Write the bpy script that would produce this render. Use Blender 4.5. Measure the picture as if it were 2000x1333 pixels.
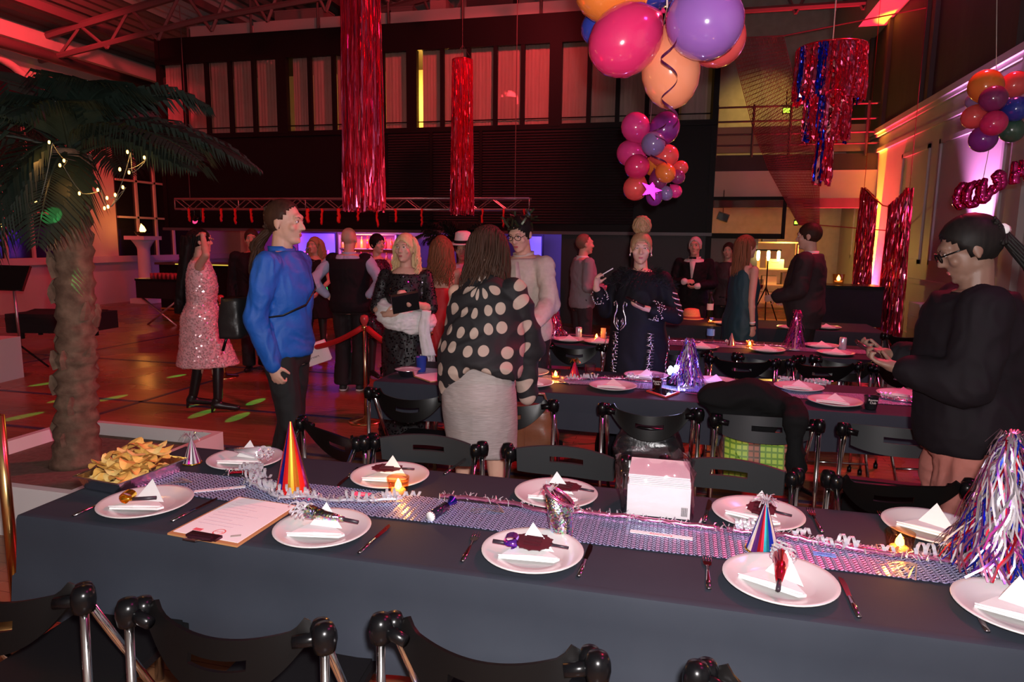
import bpy, bmesh, math, random
from mathutils import Vector, Matrix, Quaternion, noise
random.seed(7)
R = math.radians
for o in list(bpy.data.objects): bpy.data.objects.remove(o, do_unlink=True)
SC = bpy.context.scene
COL = SC.collection

# ---------------------------------------------------------------- camera
FPX, CAMH = 1333.0, 1.65
yaw, pitch, roll = R(13.8), math.atan((666.5-470)/FPX), R(.75)
FWD = Vector((-math.sin(yaw)*math.cos(pitch), math.cos(yaw)*math.cos(pitch), -math.sin(pitch)))
r0 = Vector((math.cos(yaw), math.sin(yaw), 0)); u0 = r0.cross(FWD)
RIGHT = r0*math.cos(roll)+u0*math.sin(roll); UP = u0*math.cos(roll)-r0*math.sin(roll)
cam = bpy.data.cameras.new('camera'); cam.sensor_width = 36; cam.lens = FPX*36/2000; cam.clip_start = .02; cam.clip_end = 200
camo = bpy.data.objects.new('camera', cam); COL.objects.link(camo)
camo.matrix_world = Matrix(((RIGHT.x, UP.x, -FWD.x, 0), (RIGHT.y, UP.y, -FWD.y, 0), (RIGHT.z, UP.z, -FWD.z, CAMH), (0, 0, 0, 1)))
SC.camera = camo

# ---------------------------------------------------------------- world, exposure
SC.view_settings.view_transform = 'Standard'; SC.view_settings.look = 'None'
SC.view_settings.gamma = 1; SC.view_settings.use_curve_mapping = False; SC.view_settings.exposure = 0
w = bpy.data.worlds.new('world'); SC.world = w; w.use_nodes = True
w.node_tree.nodes['Background'].inputs[0].default_value = (.01, .01, .01, 1)
w.node_tree.nodes['Background'].inputs[1].default_value = .05

# ---------------------------------------------------------------- large lights (stage lamps of the hall and the camera flash)
def lamp(kind, loc, col, power, aim=None, size=.1, spot=60, blend=.6, sizey=None, name='lamp'):
    l = bpy.data.lights.new(name, kind); l.color = col; l.energy = power
    if kind == 'SPOT': l.spot_size = R(spot); l.spot_blend = blend; l.shadow_soft_size = size
    elif kind == 'POINT': l.shadow_soft_size = size
    elif kind == 'AREA':
        l.size = size
        if sizey: l.shape = 'RECTANGLE'; l.size_y = sizey
    o = bpy.data.objects.new(name, l); COL.objects.link(o); o.location = loc
    if aim is not None:
        o.rotation_euler = (Vector(aim)-Vector(loc)).to_track_quat('-Z', 'Y').to_euler()
    return o
RED = (1, .045, .06); MAG = (1, .03, .42); PINK = (1, .08, .3); WARM = (1, .62, .12); BLUE = (.14, .08, 1)
lamp('POINT', (.05, -.01, 1.735), (1, .94, .94), 360, size=.028, name='camera_flash_offscreen')
# red washes hung high in the hall
lamp("SPOT", (-10.5, 9.3, 6.2), RED, 1300, (-13.5, 11.6, 5.2), .15, 95, .9, name='red_wash_left_offscreen')
lamp('SPOT', (-6, 3.5, 6.4), RED, 650, (-8, 10, 0), .3, 110, 1, name='red_wash_dance_floor_offscreen')
lamp('SPOT', (2.6, 7.5, 6.0), (1, .03, .1), 1700, (-1.5, 5.5, .8), .25, 100, 1, name='red_wash_right_offscreen')
lamp('SPOT', (2.9, 2.2, 5.6), MAG, 260, (.2, 3.2, .8), .25, 100, 1, name='magenta_wash_right_offscreen')
lamp('SPOT', (-2, 10.0, 6.6), RED, 900, (-6.2, 13.6, 4.6), .3, 104, .6, name='red_wash_centre_offscreen')
lamp('SPOT', (-8.2, 9.0, 6.0), (1, .02, .05), 900, (-11.15, 13.6, 4.6), .05, 11, .3, name='moving_head_offscreen')
# uplights standing against the right-hand wall
lamp('SPOT', (3.70, 15.6, .16), (1, .42, .01), 12000, (3.85, 15.6, 2.6), .02, 12, .6, name='amber_uplight')
lamp('SPOT', (3.62, 15.5, .18), (1, .015, .05), 6000, (3.85, 15.5, 2.4), .05, 80, 1, name='red_uplight')
lamp('SPOT', (3.70, 10.5, 1.45), (1, .3, .85), 1500, (3.82, 10.5, 3.2), .03, 75, 1, name='magenta_uplight')

# ---------------------------------------------------------------- pixel helpers (2000 x 1333 frame)
def ray(x, y): return FWD+RIGHT*((x-1000)/FPX)-UP*((y-666.5)/FPX)
def atZ(x, y, z): d = ray(x, y); t = (z-CAMH)/d.z; return Vector((d.x*t, d.y*t, z))
def atY(x, y, Y): d = ray(x, y); t = Y/d.y; return Vector((d.x*t, Y, CAMH+d.z*t))
def atX(x, y, X): d = ray(x, y); t = X/d.x; return Vector((X, d.y*t, CAMH+d.z*t))

# ---------------------------------------------------------------- materials
MATS = {}
def mat(name, col, rough=.5, metal=0, emit=None, es=0, noise_=None, bump=0, trans=0, alpha=1, spec=.5, coat=0, sheen=0, scale=(1, 1, 1), ior=1.45):
    """principled material; noise_=(scale, second colour, contrast) adds a procedural variation"""
    if name in MATS: return MATS[name]
    m = bpy.data.materials.new(name); m.use_nodes = True; MATS[name] = m
    nt = m.node_tree; b = nt.nodes['Principled BSDF']
    b.inputs['Base Color'].default_value = (*col, 1); b.inputs['Roughness'].default_value = rough
    b.inputs['Metallic'].default_value = metal; b.inputs['IOR'].default_value = ior
    b.inputs['Specular IOR Level'].default_value = spec; b.inputs['Alpha'].default_value = alpha
    b.inputs['Transmission Weight'].default_value = trans; b.inputs['Coat Weight'].default_value = coat
    b.inputs['Sheen Weight'].default_value = sheen
    if emit: b.inputs['Emission Color'].default_value = (*emit, 1); b.inputs['Emission Strength'].default_value = es
    if noise_ or bump:
        tc = nt.nodes.new('ShaderNodeTexCoord'); mp = nt.nodes.new('ShaderNodeMapping'); mp.inputs['Scale'].default_value = scale
        nt.links.new(tc.outputs['Object'], mp.inputs[0])
        nz = nt.nodes.new('ShaderNodeTexNoise'); nz.inputs['Scale'].default_value = noise_[0] if noise_ else 40; nz.inputs['Detail'].default_value = 4
        nt.links.new(mp.outputs[0], nz.inputs['Vector'])
        if noise_:
            cr = nt.nodes.new('ShaderNodeValToRGB'); c = noise_[2] if len(noise_) > 2 else .25
            cr.color_ramp.elements[0].position = .5-c; cr.color_ramp.elements[1].position = .5+c
            cr.color_ramp.elements[0].color = (*col, 1); cr.color_ramp.elements[1].color = (*noise_[1], 1)
            nt.links.new(nz.outputs[0], cr.inputs[0]); nt.links.new(cr.outputs[0], b.inputs['Base Color'])
        if bump:
            bp = nt.nodes.new('ShaderNodeBump'); bp.inputs['Strength'].default_value = bump; bp.inputs['Distance'].default_value = .01
            nt.links.new(nz.outputs[0], bp.inputs['Height']); nt.links.new(bp.outputs[0], b.inputs['Normal'])
    return m

def thin_glass(name, tint, gloss=.08, rough=.03):
    if name in MATS: return MATS[name]
    m = bpy.data.materials.new(name); m.use_nodes = True; MATS[name] = m; nt = m.node_tree; nt.nodes.clear()
    out = nt.nodes.new('ShaderNodeOutputMaterial'); mx = nt.nodes.new('ShaderNodeMixShader'); tr = nt.nodes.new('ShaderNodeBsdfTransparent'); gl = nt.nodes.new('ShaderNodeBsdfGlossy'); lw = nt.nodes.new('ShaderNodeLayerWeight'); ad = nt.nodes.new('ShaderNodeMath')
    tr.inputs[0].default_value = (*tint, 1); gl.inputs['Roughness'].default_value = rough; pw = nt.nodes.new('ShaderNodeMath'); pw.operation = 'POWER'; pw.inputs[1].default_value = 4; nt.links.new(lw.outputs['Facing'], pw.inputs[0]); ad.operation = 'MULTIPLY_ADD'; ad.inputs[1].default_value = .45; ad.inputs[2].default_value = gloss; ad.use_clamp = True
    nt.links.new(pw.outputs[0], ad.inputs[0]); nt.links.new(ad.outputs[0], mx.inputs[0]); nt.links.new(tr.outputs[0], mx.inputs[1]); nt.links.new(gl.outputs[0], mx.inputs[2]); nt.links.new(mx.outputs[0], out.inputs[0])
    return m
class N:
    """tiny node-graph helper"""
    def __init__(s, m): s.nt = m.node_tree; s.b = s.nt.nodes['Principled BSDF']
    def n(s, t, **k):
        nd = s.nt.nodes.new('ShaderNode'+t)
        for a, v in k.items(): setattr(nd, a, v)
        return nd
    def l(s, a, b): s.nt.links.new(a, b)
    def math(s, op, a, b=None):
        nd = s.n('Math', operation=op)
        for i, x in enumerate((a, b)):
            if x is None: continue
            if isinstance(x, (int, float)): nd.inputs[i].default_value = x
            else: s.l(x, nd.inputs[i])
        return nd.outputs[0]
    def ramp(s, fac, stops, interp='LINEAR'):
        cr = s.n('ValToRGB'); cr.color_ramp.interpolation = interp
        while len(cr.color_ramp.elements) < len(stops): cr.color_ramp.elements.new(.5)
        for e, (p, c) in zip(cr.color_ramp.elements, stops): e.position = p; e.color = (*c, 1)
        s.l(fac, cr.inputs[0]); return cr.outputs[0]

# ---------------------------------------------------------------- mesh builder
class MB:
    def __init__(s): s.v = []; s.f = []; s.m = []; s.uv = None
    def add(s, vs, fs, mi=0):
        o = len(s.v); s.v += [tuple(p) for p in vs]; s.f += [tuple(i+o for i in f) for f in fs]; s.m += [mi]*len(fs); return s
    def box(s, c, d, rz=0, rx=0, ry=0, mi=0):
        M = Matrix.Translation(c) @ Matrix.Rotation(rz, 4, 'Z') @ Matrix.Rotation(ry, 4, 'Y') @ Matrix.Rotation(rx, 4, 'X')
        x, y, z = d[0]/2, d[1]/2, d[2]/2
        vs = [M @ Vector(p) for p in ((-x, -y, -z), (x, -y, -z), (x, y, -z), (-x, y, -z), (-x, -y, z), (x, -y, z), (x, y, z), (-x, y, z))]
        return s.add(vs, [(0, 3, 2, 1), (4, 5, 6, 7), (0, 1, 5, 4), (1, 2, 6, 5), (2, 3, 7, 6), (3, 0, 4, 7)], mi)
    def bx(s, x0, x1, y0, y1, z0, z1, mi=0): return s.box(((x0+x1)/2, (y0+y1)/2, (z0+z1)/2), (x1-x0, y1-y0, z1-z0), mi=mi)
    def loft(s, rings, caps=True, closed=True, mi=0):
        n = len(rings[0]); vs = [p for r in rings for p in r]; fs = []
        for i in range(len(rings)-1):
            for j in range(n if closed else n-1):
                k = (j+1) % n
                fs.append((i*n+j, i*n+k, (i+1)*n+k, (i+1)*n+j))
        if caps and closed: fs += [tuple(range(n))[::-1], tuple((len(rings)-1)*n+j for j in range(n))]
        return s.add(vs, fs, mi)
    def tube(s, pts, r, n=8, caps=True, flat=1, mi=0):
        pts = [Vector(p) for p in pts]; rs = r if isinstance(r, (list, tuple)) else [r]*len(pts)
        rings = []; prev = None
        for i, p in enumerate(pts):
            t = (pts[min(i+1, len(pts)-1)]-pts[max(i-1, 0)])
            t = t.normalized() if t.length > 1e-9 else Vector((0, 0, 1))
            if prev is None:
                a = Vector((0, 0, 1)) if abs(t.z) < .9 else Vector((1, 0, 0))
                u = t.cross(a).normalized()
            else:
                u = prev-t*prev.dot(t); u = u.normalized() if u.length > 1e-6 else t.orthogonal().normalized()
            prev = u; v = t.cross(u)
            rings.append([p+(u*math.cos(2*math.pi*k/n)*rs[i]+v*math.sin(2*math.pi*k/n)*rs[i]*flat) for k in range(n)])
        return s.loft(rings, caps, mi=mi)
    def cap(s, a, b, ra, rb, n=12, mi=0):
        """capsule that tapers from ra to rb"""
        a, b = Vector(a), Vector(b); d = (b-a); L = d.length
        if L < 1e-6: return s.ell(a, (ra, ra, ra))
        d /= L; pts = []; rs = []
        for q in (90, 60, 30, 0): pts.append(a-d*ra*math.sin(R(q))*.999); rs.append(max(ra*math.cos(R(q)), .0005))
        for q in (0, 30, 60, 90): pts.append(b+d*rb*math.sin(R(q))*.999); rs.append(max(rb*math.cos(R(q)), .0005))
        return s.tube(pts, rs, n, mi=mi)
    def ell(s, c, r, n=14, m=9, M=None, mi=0):
        c = Vector(c); vs = []; fs = []
        if isinstance(r, (int, float)): r = (r, r, r)
        for i in range(m+1):
            t = math.pi*i/m
            for j in range(n):
                p = 2*math.pi*j/n
                q = Vector((r[0]*math.sin(t)*math.cos(p), r[1]*math.sin(t)*math.sin(p), r[2]*math.cos(t)))
                vs.append(c+(M @ q if M else q))
        for i in range(m):
            for j in range(n):
                k = (j+1) % n; fs.append((i*n+j, (i+1)*n+j, (i+1)*n+k, i*n+k))
        return s.add(vs, fs, mi)
    def lathe(s, prof, n=20, c=(0, 0, 0), caps=True, M=None, mi=0):
        c = Vector(c); rings = []
        for r, z in prof:
            ring = [Vector((r*math.cos(2*math.pi*k/n), r*math.sin(2*math.pi*k/n), z)) for k in range(n)]
            rings.append([c+(M @ p if M else p) for p in ring])
        return s.loft(rings, caps, mi=mi)
    def grid(s, pts, mi=0):
        """pts[i][j] open surface"""
        n = len(pts[0]); vs = [p for r in pts for p in r]
        return s.add(vs, [(i*n+j, i*n+j+1, (i+1)*n+j+1, (i+1)*n+j) for i in range(len(pts)-1) for j in range(n-1)], mi)
    def prism(s, poly, z0, z1, mi=0):
        n = len(poly)
        vs = [(x, y, z0) for x, y in poly]+[(x, y, z1) for x, y in poly]
        return s.add(vs, [tuple(range(n))[::-1], tuple(range(n, 2*n))]+[(i, (i+1) % n, n+(i+1) % n, n+i) for i in range(n)], mi)
    def mesh(s, name, mats, smooth=True):
        me = bpy.data.meshes.new(name); me.from_pydata(s.v, [], s.f)
        for m in (mats if isinstance(mats, (list, tuple)) else [mats]): me.materials.append(m)
        if any(s.m): me.polygons.foreach_set('material_index', s.m)
        me.polygons.foreach_set('use_smooth', [smooth]*len(s.f)); me.update(); return me
    def build(s, name, mats, parent=None, smooth=False, loc=None, rz=0, auto=None):
        me = s.mesh(name, mats, smooth)
        if auto: me.set_sharp_from_angle(angle=R(auto))
        o = bpy.data.objects.new(name, me); COL.objects.link(o)
        if parent: o.parent = parent
        if loc is not None: o.location = loc
        o.rotation_euler.z = rz
        return o
def tag(o, label, cat, group=None):
    o['label'] = label; o['category'] = cat
    if group: o['group'] = group
    return o
def thing(name, label, cat, loc=(0, 0, 0), rz=0, group=None):
    o = bpy.data.objects.new(name, None); COL.objects.link(o); o.location = loc; o.rotation_euler = (0, 0, rz); o.empty_display_size = .1
    return tag(o, label, cat, group)
def struct(o): o['kind'] = 'structure'; return o
def stuff(o): o['kind'] = 'stuff'; return o
def copy_tree(o, parent=None):
    c = o.copy(); COL.objects.link(c); c.parent = parent
    for ch in [x for x in o.children]: copy_tree(ch, c)
    return c
def text(name, body, size, m, parent=None, loc=(0, 0, 0), rot=(0, 0, 0), ext=.0005):
    cu = bpy.data.curves.new(name, 'FONT'); cu.body = body; cu.size = size; cu.extrude = ext; cu.align_x = 'CENTER'; cu.align_y = 'CENTER'; cu.resolution_u = 2
    t = bpy.data.objects.new(name+'_c', cu); COL.objects.link(t); bpy.context.view_layer.update()
    me = bpy.data.meshes.new_from_object(t.evaluated_get(bpy.context.evaluated_depsgraph_get())); me.materials.clear(); me.materials.append(m)
    bpy.data.objects.remove(t); bpy.data.curves.remove(cu)
    o = bpy.data.objects.new(name, me); COL.objects.link(o); o.parent = parent; o.location = loc; o.rotation_euler = rot
    return o
def rnd(a, b): return random.uniform(a, b)
BLACK = mat('black_plastic', (.003, .003, .0035), .25, spec=.3)
CHROME = mat('chrome_tube', (.75, .72, .74), .18, 1)
WHITE = mat('white_paint', (.72, .70, .70), .55)
# ================================================================ STRUCTURE
floor_m = mat('floor', (.3, .13, .05), .3)
g = N(floor_m)
tc = g.n('TexCoord'); mp = g.n('Mapping'); mp.inputs['Scale'].default_value = (1, 1, 1); g.l(tc.outputs['Object'], mp.inputs[0])
br = g.n('TexBrick'); br.inputs['Scale'].default_value = 1; br.inputs['Brick Width'].default_value = 1.6; br.inputs['Row Height'].default_value = .075
br.inputs['Mortar Size'].default_value = .002; br.inputs['Color1'].default_value = (.32, .15, .07, 1); br.inputs['Color2'].default_value = (.26, .12, .055, 1); br.inputs['Mortar'].default_value = (.12, .045, .02, 1)
g.l(mp.outputs[0], br.inputs['Vector'])
nz = g.n('TexNoise'); nz.inputs['Scale'].default_value = 1.3; g.l(mp.outputs[0], nz.inputs['Vector'])
mx = g.n('MixRGB', blend_type='MULTIPLY'); mx.inputs[0].default_value = .35; g.l(br.outputs[0], mx.inputs[1]); g.l(nz.outputs['Color'], mx.inputs[2])
g.l(mx.outputs[0], g.b.inputs['Base Color'])
g.l(g.ramp(nz.outputs[0], [(.3, (.2, .2, .2)), (.7, (.34, .34, .34))]), g.b.inputs['Roughness'])
struct(MB().bx(-13.6, 3.95, -3, 19.2, -.1, 0).build('floor', floor_m))
# sports-court lines painted on the floor
line_m = mat('court_line', (.03, .04, .09), .35); line_b = mat('court_line_blue', (.02, .05, .22), .35)
def line(x0, y0, x1, y1, w, m):
    d = Vector((x1-x0, y1-y0, 0)); a = math.atan2(d.y, d.x)
    return struct(MB().box(((x0+x1)/2, (y0+y1)/2, .0015), (d.length, w, .003), rz=a).build('court_line', m))
line(-13, 4.55, 1.5, 4.55, .05, line_m); line(-13, 5.6, -2, 5.6, .05, line_m); line(-13, 7.5, -3, 7.5, .05, line_m)
line(-5.2, 1, -5.2, 12, .05, line_m); line(-2.4, 1.0, 3.8, 1.0, .06, line_b); line(-1, 3.05, 3.8, 3.05, .05, line_b); line(-8.2, 2, -8.2, 12, .05, line_m)

plaster = mat('plaster', (.62, .57, .52), .75, noise_=(1.2, (.5, .45, .4), .3), bump=.12)
panel = mat('wall_panel_white', (.56, .54, .54), .55, noise_=(2, (.48, .46, .46), .3))
darkwood = mat('wall_dark_panel', (.10, .075, .07), .7, noise_=(3, (.06, .045, .045), .3), scale=(1, 1, .15), bump=.1)
black_m = mat('facade_black', (.009, .008, .009), .5, spec=.2)
# ---- right-hand wall: white panelled dado to 4 m, dark boarding above
wr = struct(MB().bx(3.85, 4.1, -3, 19.2, 0, 3.98).build('wall_right', panel))
MB().bx(3.83, 4.1, -3, 19.2, 3.98, 7.2).build('upper_boarding', darkwood, wr)
mb = MB().bx(3.74, 3.85, -3, 18.2, 3.92, 4.02).bx(3.78, 3.85, -3, 18.2, 3.86, 3.92); mb.build('cornice', panel, wr)
MB().bx(3.80, 3.85, -3, 18.2, 3.55, 3.62).build('picture_rail', panel, wr)
MB().bx(3.80, 3.85, -3, 14.6, 1.02, 1.10).build('dado_rail', panel, wr)
struct(MB().bx(3.82, 3.85, -3, 18.2, 0, .16).build('baseboard_right', panel))
for y0, y1 in ((9.25, 9.6), (5.2, 5.55)): MB().bx(3.77, 3.85, y0, y1, 0, 3.92).build('pilaster', panel, wr)
for y0, y1 in ((9.95, 12.3), (12.75, 14.2), (16.3, 17.6), (6.1, 8.9), (3, 4.9)):      # raised frames of the panels
    m = MB()
    for a in ((y0, y0+.07, 1.35, 3.3), (y1-.07, y1, 1.35, 3.3), (y0, y1, 1.35, 1.42), (y0, y1, 3.23, 3.3)): m.bx(3.82, 3.85, *a)
    m.build('panel_frame', panel, wr)
for y in (7.9, 9.8, 12.9, 13.35, 15.6, 17.0): MB().bx(3.76, 3.83, y, y+.16, 4.02, 7.2).build('boarding_post', darkwood, wr)
MB().bx(3.3, 3.83, -3, 19.2, 6.1, 7.2).build('ceiling_coving', mat('coving', (.5, .47, .46), .7), wr)
# ---- left-hand wall with arched windows
wl = struct(MB().bx(-13.75, -13.5, -3, 19.2, 0, 6.6).build('wall_left', plaster))
MB().bx(-13.5, -13.25, -3, 19.2, 5.55, 5.85).build('cornice', plaster, wl)
MB().bx(-13.5, -13.38, -3, 19.2, 1.0, 1.15).build('sill_course', plaster, wl)
dark_glass = mat('dark_glass', (.012, .012, .016), .08, spec=.8)
for i, yc in enumerate((6.2, 11.2, 15.4)):
    arch = []
    for k in range(17):
        a = math.pi*k/16; arch.append((yc+1.25*math.cos(a), 3.9+1.25*math.sin(a)))
    poly = [(yc+1.25, 1.15)]+arch+[(yc-1.25, 1.15)]
    mw = MB(); n = len(poly)
    mw.add([(-13.47, y, z) for y, z in poly]+[(-13.52, y, z) for y, z in poly], [tuple(range(n))[::-1]]+[(j, (j+1) % n, n+(j+1) % n, n+j) for j in range(n)])
    wd = struct(mw.build('window_%d' % (i+1), dark_glass))
    MB().tube([(-13.44, y, z) for y, z in arch], .09, 6).build('arch_moulding', plaster, wd, True)
    for y in (-.62, 0, .62): MB().bx(-13.47, -13.42, yc+y-.03, yc+y+.03, 1.15, 4.6 if y == 0 else 4.5).build('mullion', plaster, wd)
    for z in (2.1, 3.0, 3.9): MB().bx(-13.47, -13.42, yc-1.25, yc+1.25, z-.025, z+.025).build('glazing_bar', plaster, wd)
# ---- back wall
struct(MB().bx(-13.75, 4.1, 19.0, 19.25, 0, 8).build('wall_back', mat('whitewashed_brick', (.66, .62, .55), .75, noise_=(5, (.5, .47, .41), .25), bump=.3)))
struct(MB().bx(-13.75, 4.1, -3.2, -3, 0, 8).build('wall_front', plaster))
# ---- roof: corrugated sheets rising from the left wall
roof_m = mat('roof_sheet', (.2, .17, .15), .7); sheet_m = mat('roof_sheet_pale', (.6, .57, .55), .6)
def roofz(x): return 5.9+.22*(x+13.75) if x < -3.75 else 8.1-.06*(x+3.75)
m = MB(); xs = []
x = -13.75
while x < 4.1: xs.append(x); x += .12
m.grid([[(xx, yy, roofz(xx)+(.03 if i % 2 else 0)) for i, xx in enumerate(xs)] for yy in (-3, 19.2)])
ceil = struct(m.build('ceiling', roof_m))
m = MB(); xs = [-11.3+.11*i for i in range(15)]
m.grid([[(xx, yy, roofz(xx)-.05+(.035 if i % 2 else 0)) for i, xx in enumerate(xs)] for yy in (4.0, 17.5)]); m.build('pale_roof_sheet', sheet_m, ceil)
steel = mat('roof_steel', (.13, .09, .09), .6)
for yy in (6.0, 9.2, 12.4, 15.6):
    tr = MB()
    tr.tube([(-13.6, yy, 5.75), (-3.7, yy, 7.5), (4.0, yy, 7.2)], .08, 6)
    tr.tube([(-13.6, yy, 5.3), (-9.5, yy, 5.9), (-3.7, yy, 6.4), (4.0, yy, 6.4)], .06, 6)
    for k in range(14):
        x = -13.0+k*1.25
        tr.tube([(x, yy, 5.38+.1*min(k, 9)), (x+.62, yy, roofz(x+.62)-.25)], .035, 5); tr.tube([(x+.62, yy, roofz(x+.62)-.25), (x+1.25, yy, 5.38+.1*min(k+1, 9))], .035, 5)
    tr.build('roof_truss', steel, ceil)
for xx in (-12.4, -10.2, -8.0, -5.5): MB().bx(xx-.06, xx+.06, -3, 19.2, roofz(xx)-.22, roofz(xx)-.06).build('purlin', steel, ceil)
MB().tube([(-13.1, -3, 5.35), (-13.1, 19, 5.35)], .11, 10).build('ventilation_duct', steel, ceil, True)

# ---- black mezzanine box over the bar
FY = 13.5
bxr = struct(MB().bx(-11.55, .52, FY+.02, FY+3.2, 5.42, 5.95).build('wall_mezzanine', black_m))
MB().bx(-11.55, .52, FY+.02, FY+.25, 1.82, 3.86).build('lower_panel', black_m, bxr)
MB().bx(-11.55, -11.45, FY, FY+3.2, 1.82, 5.95).build('side_panel', black_m, bxr)
MB().bx(.42, .52, FY, FY+3.2, 0, 5.95).build('side_panel', black_m, bxr)
MB().bx(-11.55, .52, FY-.02, FY+.06, 3.80, 3.90).build('sill_rail', black_m, bxr)
MB().bx(-11.55, .52, FY-.02, FY+.06, 5.40, 5.5).build('head_rail', black_m, bxr)
MB().bx(-11.55, .52, FY+.1, FY+3.2, 3.60, 3.78).build('mezzanine_floor', black_m, bxr)
MB().bx(-11.55, .52, FY-.08, FY+.05, 1.78, 1.84).build('canopy_edge', mat('grey_edge', (.12, .11, .12), .4), bxr)
MB().bx(-11.5, .5, FY+1.6, FY+1.7, 3.78, 5.42).build('room_wall', mat('room_wall', (.5, .38, .3), .8), bxr)
slat = mat('shutter_slat', (.03, .028, .03), .38)
m = MB()
for k in range(34): z = 1.98+k*.053; m.add([(-6.0, FY-.005, z), (-.95, FY-.005, z), (-.95, FY-.035, z+.012), (-6.0, FY-.035, z+.012), (-6, FY-.005, z+.05), (-.95, FY-.005, z+.05)], [(0, 1, 2, 3), (3, 2, 5, 4)])
stuff(m.build('roller_shutter_slats', slat, bxr))
for x in (-5.05, -4.0): MB().bx(x-.03, x+.03, FY-.05, FY, 1.9, 3.8).build('shutter_guide', black_m, bxr)
curt = mat('mezzanine_curtain', (.58, .49, .42), .85, noise_=(9, (.48, .4, .34), .25), scale=(3, 3, .2))
glass_f = thin_glass('facade_glass', (.93, .92, .92), .02)
groups = [(312, 540), (557, 796), (812, 1076), (1097, 1385)]
GX = [(-11.43, -8.52), (-8.32, -5.56), (-5.38, -2.62), (-2.42, .32)]
for gi, (gx0, gx1) in enumerate(GX):
    if gi: MB().bx(GX[gi-1][1]-.02, gx0+.02, FY-.03, FY+.1, 3.85, 5.45).build('post', black_m, bxr)
    wdt = (gx1-gx0)/5
    for k in range(5):
        a, b = gx0+k*wdt+.035, gx0+(k+1)*wdt-.035
        if k: MB().bx(a-.075, a+.005, FY-.01, FY+.07, 3.85, 5.45).build('mullion', black_m, bxr)
        MB().bx(a, b, FY+.03, FY+.038, 3.9, 5.42).build('window_pane', glass_f, bxr)
        gap = .05 if (gi, k) in ((1, 0), (2, 0), (3, 4)) else 0
        m = MB(); nn = 25
        a2, b2 = a-.03+gap*1.6, b+.03
        top_gap = (gi, k) == (2, 2)
        m.grid([[(a2+(b2-a2)*j/(nn-1), FY+.16+.007*math.sin(j*1.9+k)+.005*math.sin(j*.7), z) for j in range(nn)] for z in (3.82, 4.4, 5.0, 5.42)])
        m.build('curtain', curt, bxr, True)
MB().tube([(-11.4, FY+.12, 4.03), (.4, FY+.12, 4.03)], .012, 6).build('curtain_rail', black_m, bxr)
# parapet on the roof of the box
wp = mat('parapet', (.5, .48, .47), .6)
for k in range(7):
    a = -11.0+k*1.62; MB().bx(a, a+1.55, FY+.5, FY+.56, 5.95, 6.32).build('parapet_panel', wp, bxr)
    MB().tube([(a-.03, FY+.45, 5.9), (a-.03, FY+.45, 7.1)], .025, 6).build('parapet_post', steel, bxr)
MB().bx(-11.5, .5, FY+3.0, FY+3.2, 5.9, 8.0).build('rear_wall', mat('rear_wall', (.28, .25, .24), .8), bxr)

# ---- bar recess under the box
struct(MB().bx(-11.4, .42, FY+2.9, FY+3.05, 0, 3.6).build('wall_bar', mat('bar_back_wall', (.2, .2, .2), .6)))
lamp('AREA', (-7.6, FY+1.2, 1.78), (.42, .08, 1), 60, (-7.6, FY+2.9, 1.0), 2.0, sizey=.3, name='bar_light')
struct(MB().bx(-2.35, .42, FY+.1, FY+.16, 0, 1.8).build('wall_bar_front', mat('bar_front_panel', (.035, .03, .035), .5)))
for x in (-1.0, -.98): MB().bx(x-.01, x+.01, FY+.07, FY+.11, 0, 1.78).build('panel_joint', black_m, bpy.data.objects['wall_bar_front'])
lamp('AREA', (-3.0, FY+.9, 1.78), (.22, .1, 1), 40, (-3.2, FY+2.9, .9), 1.0, sizey=.3, name='bar_light')
lamp('AREA', (-9.6, FY+1.4, 1.75), (.8, .05, 1), 30, (-9.6, FY+2.9, 1.2), .5, sizey=.3, name='bar_light')

# ---- yellow-lit service gallery to the right of the box
cream = mat('gallery_plaster', (.68, .64, .56), .75, noise_=(2, (.58, .54, .47), .3))
gal = struct(MB().bx(.52, 3.85, 16.0, 19.0, 3.16, 3.55).build('gallery_floor', darkwood))
MB().bx(.52, 3.85, 15.9, 16.02, 2.55, 3.2).build('gallery_fascia', cream, gal)
MB().bx(.52, 3.85, 15.82, 16.02, 2.42, 2.62).build('fascia_beam', darkwood, gal)
for x in (.6, 1.35, 2.1, 2.85, 3.6): MB().tube([(x, 15.98, 3.5), (x, 15.98, 4.6)], .03, 6).build('railing_post', steel, gal)
for z in (3.75, 3.98, 4.25, 4.55): MB().tube([(.52, 15.98, z), (3.85, 15.98, z)], .022, 6).build('railing_bar', steel, gal)
MB().bx(.52, 3.6, 16.05, 16.1, 3.6, 4.15).build('railing_panel', mat('railing_panel', (.45, .33, .2), .6), gal)
# glazed screen below the gallery
scr = struct(MB().bx(.52, 2.0, 15.3, 15.36, 1.75, 1.86).build('trim_1', black_m))
MB().bx(1.98, 2.05, 15.3, 15.36, 1.75, 2.6).build('screen_post', black_m, scr); MB().bx(.52, 2.05, 15.3, 15.36, 2.55, 2.62).build('screen_head', black_m, scr)
MB().bx(.6, 1.98, 15.325, 15.333, 1.86, 2.55).build('screen_pane', glass_f, scr)
struct(MB().bx(.52, 1.55, 15.4, 15.5, 0, 1.75).build('door_1', mat('grey_door', (.2, .19, .2), .5)))
lamp('POINT', (2.16, 15.9, 1.5), WARM, 60, size=.035, name='work_light')
lamp('SPOT', (2.0, 17.2, 5.6), (1, .6, .12), 90, (1.8, 19, 4.6), .05, 90, .8, name='gallery_light')
lamp('POINT', (-5.5, FY+1.0, 4.6), (1, .55, .08), 260, size=.05, name='mezzanine_lamp')
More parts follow.
